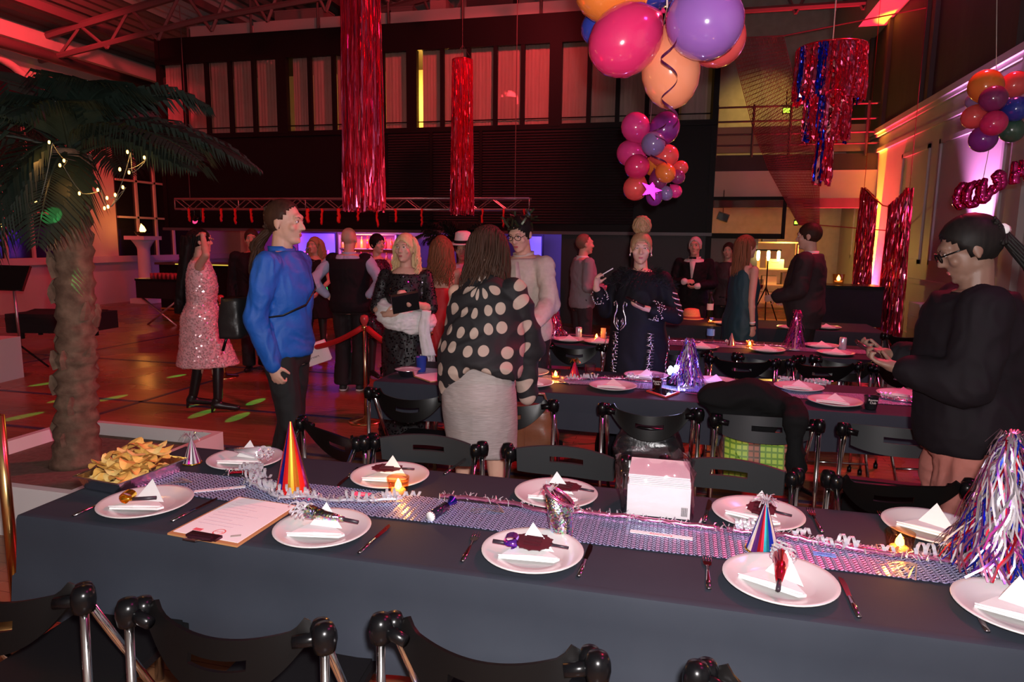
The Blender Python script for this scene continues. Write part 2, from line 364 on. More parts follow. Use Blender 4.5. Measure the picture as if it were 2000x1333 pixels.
# wall between gallery and hall on the right: whitewashed bricks that can be told apart
bk = MB().bx(-.012, .012, -.105, .105, -.032, .032).mesh('brick', mat('wash_brick', (.7, .62, .5), .7, noise_=(6, (.52, .45, .36), .25)), False)
for r in range(11):
    for c in range(7):
        o = bpy.data.objects.new('brick', bk); COL.objects.link(o); o.parent = wr
        o.location = (3.842, 15.75+c*.226+(.113 if r % 2 else 0), 1.12+r*.077)
# ================================================================ FURNITURE
cloth_m = mat('navy_paper_cloth', (.026, .031, .043), .75, noise_=(7, (.021, .026, .037), .3), bump=.06, spec=.3)
wood_top = mat('table_board', (.3, .2, .12), .6)
def table(x0, x1, y0, y1, drop, label, clabel, far=None):
    t = thing('banquet_table', label, 'table', ((x0+x1)/2, (y0+y1)/2, 0), 0, 'trestle tables in rows')
    hx, hy = (x1-x0)/2, (y1-y0)/2
    MB().bx(-hx+.01, hx-.01, -hy+.01, hy-.01, .715, .744).build('tabletop', wood_top, t)
    for sx in (-1, 1):
        for sy in (-1, 1): MB().tube([(sx*(hx-.25), sy*.07, .72), (sx*(hx-.22), sy*.09, 0)], .016, 8).build('leg', CHROME, t, True)
    # draped cloth, one continuous sheet
    m = MB(); n = 120; per = []
    cs = [(-hx, -hy), (hx, -hy), (hx, hy), (-hx, hy)]
    for i in range(4):
        a, b = Vector(cs[i]), Vector(cs[(i+1) % 4]); k = max(6, int((b-a).length/.06))
        for j in range(k): per.append((a+(b-a)*j/k, i))
    prof = [(-.02, .746), (.0, .7475), (.010, .744), (.014, .73), (.016, .66), (.022, .55), (.03, drop+.12), (.038, drop)]
    rings = []
    for off, z in prof:
        ring = []
        for p, i in per:
            q = Vector((p.x/hx, p.y/hy)); s = .55+.45*math.sin(p.x*5.1+p.y*3.3)
            wv = (.746-z)*(.05*math.sin(p.x*6.3+i*2)+.03*math.sin(p.x*15.7+p.y*11)+.02*math.sin(p.y*19))
            dx = (off+wv) if abs(q.x) > .999 else 0; dy = (off+wv) if abs(q.y) > .999 else 0
            if far and i == 2: z_ = .746-(.746-z)*(.746-far)/(.746-drop) if z < .74 else z
            else: z_ = z
            if off < 0: ring.append(Vector((p.x*(1+off/hx), p.y*(1+off/hy), z)))
            else: ring.append(Vector((p.x+math.copysign(dx, q.x), p.y+math.copysign(dy, q.y), z_+(.012*math.sin(p.x*3+p.y*7) if z == drop else 0))))
        rings.append(ring)
    m.loft(rings, caps=False); nn = len(per); m.f.append(tuple(range(nn))); m.m.append(0)
    c = m.build('tablecloth', cloth_m, None, True, ((x0+x1)/2, (y0+y1)/2, .0), auto=50)
    tag(c, clabel, 'tablecloth', 'dark paper tablecloths')
T1 = (-2.05, 1.95, 1.68, 2.44); T2 = (-1.87, 1.75, 3.97, 4.73); T3 = (-1.75, 1.62, 5.90, 6.66); T4 = (-.25, 2.1, 7.76, 8.58)
table(*T1, .42, 'long trestle table hidden under the cloth with the chips tray', 'dark blue paper cloth under the plates and the foil chips tray', .62)
table(*T2, .52, 'long trestle table where the woman in the polka dot shawl stands', 'dark blue paper cloth in front of the polka dot shawl woman')
table(*T3, .55, 'long trestle table behind the woman in the embroidered robe', 'dark cloth on the table behind the embroidered robe')
table(*T4, .5, 'trestle table with the straw hat on it', 'dark cloth under the straw hat and wine bottle')

# ---- folding chair
seat_m = mat('chair_seat', (.004, .004, .0045), .6, spec=.3); tube_m = mat('chair_tube', (.6, .6, .6), .13, 1)
back_m = mat('chair_back_black', (.0035, .003, .003), .32, spec=.18); back_g = mat('chair_back_grey', (.026, .028, .03), .5, spec=.2)
def backrest_mesh(boxy=False):
    bm = bmesh.new(); nu, nv = 28, 7; gr = []; VV = (0, .14, .28, .44, .64, .78, .9, 1)
    for i in range(nu+1):
        u = -1+2*i/nu; col = []
        horn = .022*math.exp(-((abs(u)-.93)/.07)**2)
        top = .803-.028*(1-u*u)+horn if not boxy else .83-.012*u*u
        bot = .775-.125*(1-abs(u)**2.4) if not boxy else .70+.02*abs(u)**3
        for j in range(nv+1):
            v = VV[j]; y = -.245-.055*(1-u*u)+.02*v
            col.append(bm.verts.new((u*.2, y, bot+(top-bot)*v)))
        gr.append(col)
    for i in range(nu):
        for j in range(nv):
            uc = abs(-1+2*(i+.5)/nu)
            if uc < .34 and j == 3: continue
            bm.faces.new((gr[i][j], gr[i+1][j], gr[i+1][j+1], gr[i][j+1]))
    bmesh.ops.recalc_face_normals(bm, faces=bm.faces)
    bmesh.ops.solidify(bm, geom=bm.faces[:], thickness=.011)
    me = bpy.data.meshes.new('backrest'); bm.to_mesh(me); bm.free()
    me.polygons.foreach_set('use_smooth', [True]*len(me.polygons)); me.set_sharp_from_angle(angle=R(40)); return me
def make_chair(grey=False, folded=False):
    t = thing('folding_chair', 'black folding chair', 'chair')
    bm = backrest_mesh(grey); bm.materials.append(back_g if grey else back_m)
    o = bpy.data.objects.new('backrest', bm); COL.objects.link(o); o.parent = t
    for s in (-1, 1):
        k = MB(); kz = .795
        k.lathe([(.004, .032), (.02, .028), (.027, .012), (.028, -.006), (.024, -.03), (.015, -.034)], 14, (s*.242, -.25, kz))
        k.lathe([(.004, .03), (.018, .027), (.024, .012), (.024, -.01), (.017, -.03)], 14, (s*.222, -.225, kz-.006))
        k.tube([(s*.235, -.245, kz-.005), (s*.175, -.265, kz-.012)], [.017, .014], 10)
        k.build('hinge_knuckle', BLACK, t, True)
        MB().tube([(s*.242, -.25, kz-.01), (s*.242, -.262, .4), (s*.242, -.285, .012)], .0105, 10).build('rear_leg', tube_m, t, True)
        MB().tube([(s*.222, -.225, kz-.01), (s*.218, -.03, .43), (s*.215, .21, .012)], .0105, 10).build('front_leg', tube_m, t, True)
        for p in ((s*.242, -.285), (s*.215, .21)): MB().lathe([(.013, 0), (.016, .004), (.015, .035), (.011, .037)], 10, (p[0], p[1], 0)).build('foot_cap', BLACK, t, True)
        MB().cap((s*.242, -.258, .45), (s*.205, -.17, .445), .012, .012).build('seat_link', BLACK, t, True)
    for p in ((-.272, .19), (.135, .19)): MB().tube([(-.238 if p[0] < 0 else -.215, p[0], p[1]), (.238 if p[0] < 0 else .215, p[0], p[1])], .008, 8).build('cross_bar', tube_m, t, True)
    m = MB()
    pr = [(-.2, -.17), (-.19, -.19), (.19, -.19), (.2, -.17), (.19, .19), (.17, .215), (-.17, .215), (-.19, .19)]
    if folded:
        m.prism(pr, -.012, .012); so = m.build('seat', seat_m, t); so.location = (0, -.1, .36); so.rotation_euler = (R(-70), 0, 0)
    else:
        m.prism(pr, .445, .468); m.prism([(x*.94, y*.94) for x, y in pr], .468, .474); m.build('seat', seat_m, t)
    return t
CH = make_chair(); CHG = make_chair(True); CHF = make_chair(True, True); USED = set()
def chair(x, y, rz, label, proto=None, group='black folding chairs at the tables'):
    proto = proto or CH
    o = proto if id(proto) not in USED else copy_tree(proto)
    USED.add(id(proto)); o.location = (x, y, 0); o.rotation_euler = (0, 0, rz); o['label'] = label; o['group'] = group
    return o
PI = math.pi
# near side of the first table (backs towards the camera)
chair(-.967, 1.47, R(3), 'black folding chair in front of the clipboard')
chair(-.36, 1.54, R(-2), 'black folding chair in front of the plate with the purple foil blower')
chair(-1.60, 1.46, R(4), 'black folding chair at the table end, below the chips tray')
chair(.31, 1.55, R(0), 'black folding chair in front of the plate with the red horn')
# far side of the first table
chair(-1.60, 2.46, PI+R(-28), 'black folding chair turned askew behind the tall striped party hat')
chair(-1.0, 2.37, PI+R(2), 'grey-backed folding chair behind the plate beside the small candle', CHG)
chair(-.43, 2.37, PI+R(-3), 'black-backed folding chair behind the silver foil boot cracker', CHG)
chair(.20, 2.39, PI+R(-3), 'grey-backed folding chair behind the napkin pack', CHG)
chair(.83, 2.41, PI+R(6), 'black folding chair behind the plate next to the tinsel tree')
# near side of the second table
chair(-1.43, 3.70, R(0), 'black folding chair beside the red rope barrier post')
chair(-.84, 3.72, R(-4), 'black folding chair holding the brown leather handbag')
chair(-.13, 3.72, R(2), 'black folding chair with a black bag on its seat')
chair(.42, 3.66, R(3), 'grey-backed folding chair hung with the black coat', CHG)
chair(1.03, 3.62, R(-5), 'grey-backed folding chair with its seat folded up', CHF)
chair(1.62, 3.75, R(-8), 'black folding chair beside the person with the phone')
# far side of the second table and the rows behind
chair(-.83, 5.76, R(2), 'black folding chair in front of the small candle, behind the polka dot shawl')
chair(.02, 5.72, R(-4), 'black folding chair beside the embroidered robe')
chair(.66, 5.68, R(3), 'black folding chair in front of the water bottle table, by the thin pole')
chair(1.25, 5.72, R(-3), 'black folding chair at the plate with the folded card')
chair(1.05, 4.98, PI+R(5), 'black folding chair with its back to the table of wrapped plates')
chair(.45, 4.98, PI+R(-4), 'black folding chair between the two tables, by the bright tinsel tree')
chair(1.62, 5.0, PI+R(12), 'black folding chair in front of the pink-lit crate lid')
chair(2.2, 6.95, PI+R(14), 'black folding chair behind the tinsel tree on the third table')

# ---- euro crates by the wall
crate_m = mat('crate_plastic', (.74, .72, .74), .45); slot_m = mat('crate_slot', (.03, .02, .03), .6)
def crate(x, y, z, label, rz=0):
    t = thing('stacking_crate', label, 'crate', (x, y, z), rz, 'white stacking crates by the wall')
    m = MB(); w, d, h = .4, .5, .197
    m.bx(-w/2+.008, w/2-.008, -d/2+.008, d/2-.008, 0, h-.01)
    for a in ((-w/2, w/2, -d/2, d/2, h-.035, h), (-w/2, w/2, -d/2, d/2, .0, .014)): m.bx(*a)
    m.build('body', crate_m, t)
    for xx in (-w/2+.02, w/2-.02): MB().bx(xx-.012, xx+.012, -d/2-.002, -d/2+.02, .012, h-.03).build('rib', crate_m, t)
    MB().bx(w*.22-.004+.03, w*.22+.004+.03, -d/2-.004, -d/2+.02, .012, h-.03).build('rib', slot_m, t)
    MB().bx(-.065, .065, -d/2-.005, -d/2+.02, h-.075, h-.045).build('handle_slot', slot_m, t)
for i, n_ in enumerate(('bottom crate of the white stack beside the foil curtain', 'second crate from the floor in the white stack', 'third crate from the floor in the white stack', 'top crate of the white stack beside the foil curtain')):
    crate(3.62, 11.4, .20*i+.0, n_)
crate(2.55, 8.85, .0, 'lone pink-lit crate standing on the floor behind the tables', R(5)); 

# ---- rope barrier
gold = mat('brass', (.75, .5, .2), .22, 1); rope_m = mat('red_velvet', (.55, .012, .015), .6, sheen=0)
def stanchion(x, y, label, h=.98):
    t = thing('barrier_post', label, 'barrier post', (x, y, 0), 0, 'brass rope barrier posts')
    MB().lathe([(.16, 0), (.16, .012), (.14, .022), (.03, .035), (.022, .06)], 24).build('base', gold, t, True)
    MB().tube([(0, 0, .03), (0, 0, h-.1)], .0155, 12).build('pole', mat('brass_pole', (.7, .48, .3), .25, 1), t, True)
    MB().lathe([(.02, h-.13), (.03, h-.125), (.03, h-.1), (.02, h-.095)], 16).build('ring', gold, t, True)
    MB().lathe([(.018, h-.1), (.035, h-.06), (.038, h-.03), (.03, h-.008), (.004, h)], 16).build('finial', mat('red_knob', (.5, .05, .05), .25), t, True)
a = atZ(718, 830, 0); a = Vector((-2.72, 5.55, 0)); b = Vector((-5.2, 6.9, 0)); c_ = Vector((-2.03, 5.35, 0))
stanchion(a.x, a.y, 'brass barrier post with the red knob beside the waistcoat man')
stanchion(c_.x, c_.y, 'thin brass barrier post behind the blonde woman')
stanchion(b.x, b.y, 'brass barrier post behind the blue shirt man')
def rope(p, q, sag, label):
    pts = [p.lerp(q, i/24)+Vector((0, 0, -sag*4*(i/24)*(1-i/24))) for i in range(25)]
    return tag(MB().tube(pts, .026, 12).build('barrier_rope', rope_m, None, True), label, 'rope', 'red velvet barrier ropes')
rope(a+Vector((-.03, .01, .86)), b+Vector((.03, -.02, .86)), .33, 'red velvet rope with the white paper sign')
rope(a+Vector((.03, 0, .86)), c_+Vector((-.03, 0, .86)), .12, 'red velvet rope behind the sequin gown')
p = a.lerp(b, .30)+Vector((0, -.03, .86-.33*4*.3*.7)); sg = thing('paper_sign', 'white paper sign folded over the red rope', 'sign', p, R(22))
paper = mat('white_paper', (.8, .78, .78), .8)
sl = R(-19)
m = MB(); m.box((0, -.035, -.075), (.28, .004, .17)); m.box((0, .035, -.075), (.28, .004, .17)); m.tube([(-.14, 0, .012), (.14, 0, .012)], .036, 10); s_ = m.build('sheet', paper, sg); s_.rotation_euler = (0, sl, 0)
tx = text('lettering', 'Reserviert', .035, mat('ink', (.05, .03, .05), .7), sg, (.0, -.041, -.09), (R(90), sl, 0))

# ---- truss with red ribbons over the bar
alu = mat('truss_aluminium', (.58, .57, .57), .35, .9)
tr = thing('lighting_truss', 'long aluminium lighting truss over the bar', 'truss', (0, 12.6, 2.2))
X0, X1 = -10.5, -2.8
for y in (0, .2):
    for z in (.02, .23): MB().tube([(X0, y, z), (X1, y, z)], .022, 8).build('chord', alu, tr, True)
m = MB(); k = X0; flip = 0
while k < X1-.3:
    m.tube([(k, 0, .02 if flip else .23), (k+.29, 0, .23 if flip else .02)], .009, 5); m.tube([(k, .2, .02 if flip else .23), (k+.29, .2, .23 if flip else .02)], .009, 5); flip = 1-flip; k += .29
stuff(m.build('bracing', alu, tr))
for k in range(6): MB().tube([(X0+k*1.54, 0, .02), (X0+k*1.54, 0, .23)], .012, 6).build('strut', alu, tr, True)
for x in (X0+.3, X1-.3, -6.5): MB().tube([(x, .1, .2), (x, .1, 4.1)], .008, 5).build('suspension_cable', steel, tr)
ribbon_m = mat('red_ribbon', (.7, .02, .015), .45)
for i, px in enumerate((370, 397, 432, 459, 491, 601, 629, 662, 699, 737, 773, 824, 942, 984, 1024)):
    p = atY(px, 410, 12.55)
    m = MB(); pts = []
    L = rnd(.24, .36)
    for j in range(9): pts.append((rnd(-.012, .012), -.02+rnd(-.01, .01), .03-j*L/8))
    m.tube(pts, [.03, .045, .03, .04, .03, .045, .035, .04, .02], 7, flat=.5)
    tag(m.build('ribbon_tassel', ribbon_m, None, True, (p.x, 12.56, 2.2)), 'red crepe ribbon tassel hanging from the lighting truss', 'ribbon', 'red ribbons on the truss')
for x in (-10.0, -8.0):
    t = thing('stage_spotlight', 'small black stage spotlight under the truss', 'spotlight', (x+.05, 12.6, 2.0), 0, 'small spotlights on the truss')
    MB().lathe([(.05, -.1), (.07, -.08), (.075, .08), (.04, .1)], 14, M=Matrix.Rotation(R(70), 3, 'X')).build('can', BLACK, t, True)
    MB().lathe([(.06, 0), (.062, .006)], 14, (0, -.09, -.035), M=Matrix.Rotation(R(70), 3, 'X')).build('lens', mat('spot_lens', (.2, .02, .05), .1, emit=(1, .05, .2), es=1.5), t, True)
    MB().tube([(-.08, 0, 0), (-.08, 0, .2), (.08, 0, .2), (.08, 0, 0)], .01, 6).build('yoke', BLACK, t)

# ---- bar counter, screens and shelves
bar = thing('bar_counter', 'long dark bar counter under the mezzanine', 'bar', (-6.2, 13.2, 0))
MB().bx(-5.1, 2.0, -.25, .35, 0, 1.02).build('front', black_m, bar); MB().bx(-5.15, 2.05, -.33, .42, 1.02, 1.07).build('worktop', mat('bar_top', (.1, .07, .06), .25), bar)
MB().bx(-5.1, 2.0, -.28, -.24, .02, .06).build('step_glow_strip', mat('step_glow_yellow', (.7, .5, .15), .3, .8), bar)  # no lamp: yellow colour paints the warm light on the bar's foot step
MB().bx(-4.6, 2.0, -.345, -.33, 1.03, 1.05).build('edge_strip', mat('edge_strip', (.8, .7, .1), .4, emit=(.9, .8, .1), es=.7), bar)
scr_m = mat('screen_blue', (.1, .1, .5), .3, emit=(.13, .1, 1), es=1.0)
g = N(scr_m); tc = g.n('TexCoord'); sp = g.n('SeparateXYZ'); g.l(tc.outputs['Generated'], sp.inputs[0])
g.l(g.ramp(sp.outputs[2], [(0, (.62, .3, 1)), (.45, (.24, .14, 1)), (1, (.06, .04, .75))]), g.b.inputs['Emission Color'])
neon_m = mat('screen_pink', (.9, .1, .6), .4, emit=(1, .12, .75), es=1.3)
def screen(px0, px1, py0, py1, Y, label, letters):
    p, q = atY(px0, py0, Y), atY(px1, py1, Y); w_, h_ = q.x-p.x, p.z-q.z
    t = thing('backlit_screen', label, 'screen', ((p.x+q.x)/2, Y, q.z), 0, 'blue backlit screens behind the bar')
    MB().bx(-w_/2, w_/2, 0, .03, 0, h_).build('panel', scr_m, t)
    MB().bx(-w_/2-.04, w_/2+.04, .03, .08, -.04, h_+.04).build('frame', black_m, t)
    for s_, x, z, sz in letters: text('lettering', s_, sz, neon_m, t, (x*w_, -.004, z*h_), (R(90), 0, 0), .003)
screen(582, 655, 456, 545, 15.2, 'blue backlit screen behind the woman with the blonde curls', [('B', -.3, .45, .42), ('k', .38, .5, .38)])
screen(1012, 1056, 462, 545, 15.2, 'blue backlit screen beside the man in glasses', [('d', .05, .4, .4)])
screen(1050, 1063, 538, 634, 12.95, 'narrow blue-lit panel under the high bar table', [('2', 0, .2, .28)])
# red-lit shelf of bottles
p, q = atY(664, 458, 15.6), atY(775, 545, 15.6)
sh = thing('bottle_shelf', 'red-lit bottle shelf behind the bar', 'shelf', ((p.x+q.x)/2, 15.6, 0)); hw = (q.x-p.x)/2
MB().bx(-hw, hw, .2, .24, .2, p.z).build('back', mat('shelf_back', (.35, .12, .06), .6), sh)
for z in (.7, 1.05, 1.4, p.z): MB().bx(-hw, hw, -.05, .22, z-.012, z+.012).build('board', wood_top, sh)
for x in (-hw, hw): MB().bx(x-.02, x+.02, -.05, .24, .2, p.z).build('side', mat('shelf_side', (.5, .48, .5), .5), sh)
lamp('AREA', (sh.location.x, 15.3, 1.85), (1, .25, .03), 32, (sh.location.x, 15.7, 1.2), .8, sizey=.1, name='shelf_light')
bcol = [mat('bottle_amber', (.8, .3, .03), .1, trans=.6), mat('bottle_red', (.7, .05, .03), .12, trans=.4), mat('bottle_yellow', (.85, .6, .1), .12, trans=.5)]
bot = MB().lathe([(.0, 0), (.036, .002), (.038, .02), (.038, .15), (.03, .18), (.013, .21), (.013, .26), (.015, .262), (.014, .28), (.002, .282)], 12)
bms = [bot.mesh('bottle', b_, True) for b_ in bcol]
for zi, z in enumerate((.712, 1.062, 1.412)):
    for k in range(9):
        o = bpy.data.objects.new('bottle', bms[(k*2+zi) % 3]); COL.objects.link(o); o.location = (sh.location.x-hw+.1+k*(2*hw-.2)/8+rnd(-.02, .02), 15.58+rnd(-.03, .05), z); s_ = rnd(.85, 1.1); o.scale = (s_, s_, s_)
        tag(o, 'small glowing bottle standing on the red-lit shelf', 'bottle', 'bottles on the red-lit shelf')
# high table with a flower bowl
ht = thing('bar_table', 'high bar table under a black stretch cover with a flower bowl', 'table', (-2.55, 11.6, 0))
MB().lathe([(.36, 1.08), (.36, 1.10)], 24).build('top', mat('bar_table_top', (.12, .11, .14), .3), ht, True, auto=40)
MB().lathe([(.37, 1.075), (.30, .95), (.16, .6), (.16, .5), (.3, .12), (.34, .02)], 20, caps=False).build('stretch_cover', mat('stretch_cover', (.012, .012, .014), .7), ht, True)
fb = thing('flower_bowl', 'black bowl of red flowers on the high bar table', 'flowers', (-2.6, 11.55, 1.10))
MB().lathe([(.1, 0), (.14, .05), (.15, .13), (.13, .13)], 16).build('bowl', BLACK, fb, True)
fl = mat('red_flower', (.7, .08, .12), .6)
for k in range(16): MB().ell((rnd(-.11, .11), rnd(-.08, .08), .16+rnd(-.02, .04)), rnd(.025, .04), 8, 6).build('blossom', fl, fb, True)
# small black serving table with glasses on the left
st = thing('serving_table', 'small black serving table with rows of red glasses', 'table', (-9.35, 11.0, 0))
MB().bx(-.5, .5, -.35, .35, .82, .86).build('top', BLACK, st); MB().bx(-.49, .49, -.34, .34, .5, .82).build('cover', mat('table_cover', (.012, .01, .012), .7), st)
for x in (-.4, .4): MB().tube([(x, -.3, .5), (-x*.8, -.3, 0)], .02, 8).build('leg', alu, st, True)
gl = MB().lathe([(.026, 0), (.03, .1), (.028, .1), (.024, .006)], 10).mesh('tumbler', mat('red_glass', (.8, .12, .15), .15, trans=.5), True)
for i in range(6):
    for j in range(3):
        o = bpy.data.objects.new('tumbler', gl); COL.objects.link(o); o.location = (-9.6+i*.09, 10.8+j*.09, .86); tag(o, 'small red glass on the black serving table', 'glass', 'red glasses on the serving table')

# ---- white column with a flame bowl
c = atZ(286, 578, 0); k_ = .62
cx, cy = -7.0, 8.6
cp = Vector((-12.85, 14.25, 0))
col = thing('column', 'white column pedestal carrying a flame bowl', 'column', (cp.x, cp.y, 0))
MB().bx(-.26, .26, -.26, .26, 0, .12).build('plinth', WHITE, col)
MB().lathe([(.2, .12), (.17, .2), (.155, .4), (.14, 1.3), (.15, 1.36), (.2, 1.45), (.27, 1.55)], 24).build('shaft', WHITE, col, True)
MB().bx(-.29, .29, -.29, .29, 1.55, 1.64).build('capital', WHITE, col)
fbm = thing('flame_lamp', 'dark bowl lamp with a glowing silk flame', 'lamp', (cp.x, cp.y, 1.64))
MB().lathe([(.06, 0), (.15, .04), (.2, .1), (.18, .1), (.1, .05)], 18).build('bowl', BLACK, fbm, True)
MB().loft([[Vector((math.cos(a*PI/5)*r+ox, math.sin(a*PI/5)*r*.6, z)) for a in range(10)] for r, z, ox in ((.05, .08, 0), (.09, .14, .01), (.06, .22, .0), (.005, .3, -.03))]).build('flame', mat('flame_warm', (1, .5, .1), .5, emit=(1, .45, .1), es=9), fbm, True)
lamp('POINT', (cp.x, cp.y-.2, 1.95), (1, .35, .06), 9, size=.08, name='flame_glow')
# ---- music stand, draped speaker and white box at the far left
ms = thing('music_stand', 'black music stand with a tilted desk', 'music stand', (-7.9, 6.6, 0))
MB().box((0, 0, 1.12), (.5, .03, .32), rx=R(-25)).build('desk', BLACK, ms); MB().tube([(0, .03, 1.05), (0, .05, .25)], .016, 8).build('pole', alu, ms, True)
for a_ in range(3): MB().tube([(0, .05, .28), (.3*math.cos(a_*2.1+.4), .05+.3*math.sin(a_*2.1+.4), .01)], .011, 6).build('leg', BLACK, ms)
wb = atZ(0, 655, 0)
MBB = MB().box((0, 0, .24), (.62, .45, .48)); tag(MBB.build('white_plinth', WHITE, None, False, (-7.65, 5.95, 0), R(8)), 'white plinth box on the dance floor below the music stand', 'box')
dk = MB(); dk.box((0, 0, .22), (1.0, .6, .2), rx=R(6)); dk.prism([(-.5, -.3), (.5, -.3), (.62, .3), (-.4, .3)], .1, .34); dk.bx(-.4, -.36, -.2, -.16, 0, .2); dk.bx(.36, .4, -.2, -.16, 0, .2); dk.bx(-.4, -.36, .16, .2, 0, .2); dk.bx(.36, .4, .16, .2, 0, .2)
tag(dk.build('draped_case', mat('black_cloth', (.012, .011, .012), .8), None, False, (-8.1, 7.4, .28), R(15)), 'black cloth-draped case behind the music stand', 'case')
for i in range(1): pass
# ================================================================ TABLEWARE
TZ = .7475
porc = mat('porcelain', (.58, .57, .56), .2, spec=.5); napk = mat('napkin_paper', (.74, .73, .72), .85, bump=.1)
silver = mat('silver_foil', (.80, .78, .83), .16, .6); steel_c = mat('cutlery_steel', (.6, .52, .54), .14, 1)
red_foil = mat('red_foil', (.85, .03, .06), .16, .9); blue_foil = mat('blue_foil', (.03, .06, .8), .16, .9); mag_foil = mat('magenta_foil', (.75, .08, .5), .16, .9)
pur_foil = mat('purple_foil', (.4, .12, .75), .18, .9); gold_foil = mat('gold_foil', (.95, .55, .05), .16, .95); pink_foil = mat('pink_foil', (.9, .3, .5), .15, .9)
maroon = mat('maroon_card', (.07, .008, .014), .6); dark_p = mat('dark_tube', (.03, .02, .03), .4)
def foilpick(*w): return random.choice(w)
def strip(mb, pts, w, side, mi=0):
    pts = [Vector(p) for p in pts]; side = Vector(side).normalized(); rows = []
    for i, p in enumerate(pts):
        t = (pts[min(i+1, len(pts)-1)]-pts[max(i-1, 0)]).normalized(); s_ = side-t*side.dot(t); s_ = s_.normalized() if s_.length > 1e-5 else t.orthogonal()
        s_ = Quaternion(t, rnd(-.5, .5)) @ s_
        rows.append([p-s_*w/2, p+s_*w/2])
    mb.grid(rows, mi)
plate_me = MB().lathe([(.001, .006), (.085, .006), (.092, .009), (.135, .021), (.1465, .0235), (.148, .022), (.146, .019), (.1, .004), (.085, 0), (.001, 0)], 48, caps=False).mesh('dinner_plate', porc, True)
PL = []
def plate(px, py, label, group):
    p = atZ(px, py, TZ+.015); o = bpy.data.objects.new('dinner_plate', plate_me); COL.objects.link(o); o.location = (p.x, p.y, TZ+(.003 if group != G1 else 0)); PL.append(p.copy()); return tag(o, label, 'plate', group) and o.location.copy()
def napkin(p, rz, label, s=.85, up=.075):
    m = MB(); z = .0225
    # folded flat triangle with a rolled near edge and one corner standing up
    m.prism([(-.10, -.075), (.085, -.06), (.10, -.04), (-.01, .055), (-.06, .03)], .012, .019)
    m.tube([(-.10, -.078, .024), (0, -.072, .026), (.095, -.055, .024)], [.003, .010, .004], 8, flat=.6)
    pk = [(-.055, .015, .019), (.075, .0, .019), (.02, .06, .02), (-.015, .075, up), (-.05, .07, .021)]
    m.add([Vector(a) for a in pk], [(0, 1, 3), (1, 2, 3), (2, 4, 3), (4, 0, 3), (0, 4, 2, 1)])
    m.v = [(x*s, y*s, zz) for x, y, zz in m.v]
    tag(m.build('napkin', napk, None, False, p, rz), label, 'napkin', 'folded white napkins on plates')
def fork(p, q, label, group='steel forks'):
    p, q = Vector(p), Vector(q); L = .19; rz = math.atan2(p.y-q.y, p.x-q.x)
    t = thing('fork', label, 'fork', (p+q)/2, rz, group)
    MB().tube([(-.095, 0, .004), (-.05, 0, .005), (.0, 0, .005), (.035, 0, .007)], [.007, .0075, .004, .004], 8, flat=.5).build('handle', steel_c, t, True)
    m = MB(); m.prism([(.033, -.004), (.043, -.011), (.062, -.012), (.062, .012), (.043, .011), (.033, .004)], .004, .0065); m.build('head', steel_c, t)
    for y in (-.0105, -.0035, .0035, .0105): MB().tube([(.06, y, .005), (.095, y, .009)], [.0022, .0014], 5).build('tine', steel_c, t, True)
def knife(p, q, label, group='steel knives'):
    p, q = Vector(p), Vector(q); rz = math.atan2(p.y-q.y, p.x-q.x)
    t = thing('knife', label, 'knife', (p+q)/2, rz, group)
    MB().tube([(-.105, 0, .005), (-.06, 0, .0055), (-.005, 0, .005)], [.0065, .0075, .006], 8, flat=.6).build('handle', steel_c, t, True)
    MB().prism([(-.006, -.006), (.06, -.0095), (.09, -.007), (.105, .004), (.09, .0065), (-.006, .006)], .003, .0055).build('blade', steel_c, t)
def px2(a, b): return atZ(a, b, TZ)
G1 = 'white plates on the first table'
# name: pixel centre, label, napkin angle
P = {}
for k, px, py, lb, na in (('gold', 285, 982, 'white plate with the gold party blower', .15), ('horn', 630, 1033, 'white plate with the silver holographic horn, next to the clipboard', .1), ('purple', 1040, 1077, 'white plate with the maroon scalloped mask and purple blower', .0),
        ('red', 1523, 1133, 'white plate with the red horn and curled streamers', -.55), ('end', 1992, 1190, 'white plate at the table front below the tinsel tree', -.5), ('dark', 480, 897, 'white plate with the dark-handled horn behind the tall party hat', .1),
        ('mid', 762, 930, 'white plate with a maroon mask beside the small candle', .05), ('boot', 1086, 965, 'white plate with a maroon mask behind the silver foil boot', -.05), ('crown', 1480, 1004, 'white plate behind the blue holographic hat', -.45), ('tree', 1822, 1030, 'white plate half hidden by the tinsel tree', -.6)):
    P[k] = plate(px, py, lb, G1); napkin(P[k], na, 'folded napkin on the '+lb.replace('white plate', 'plate'))
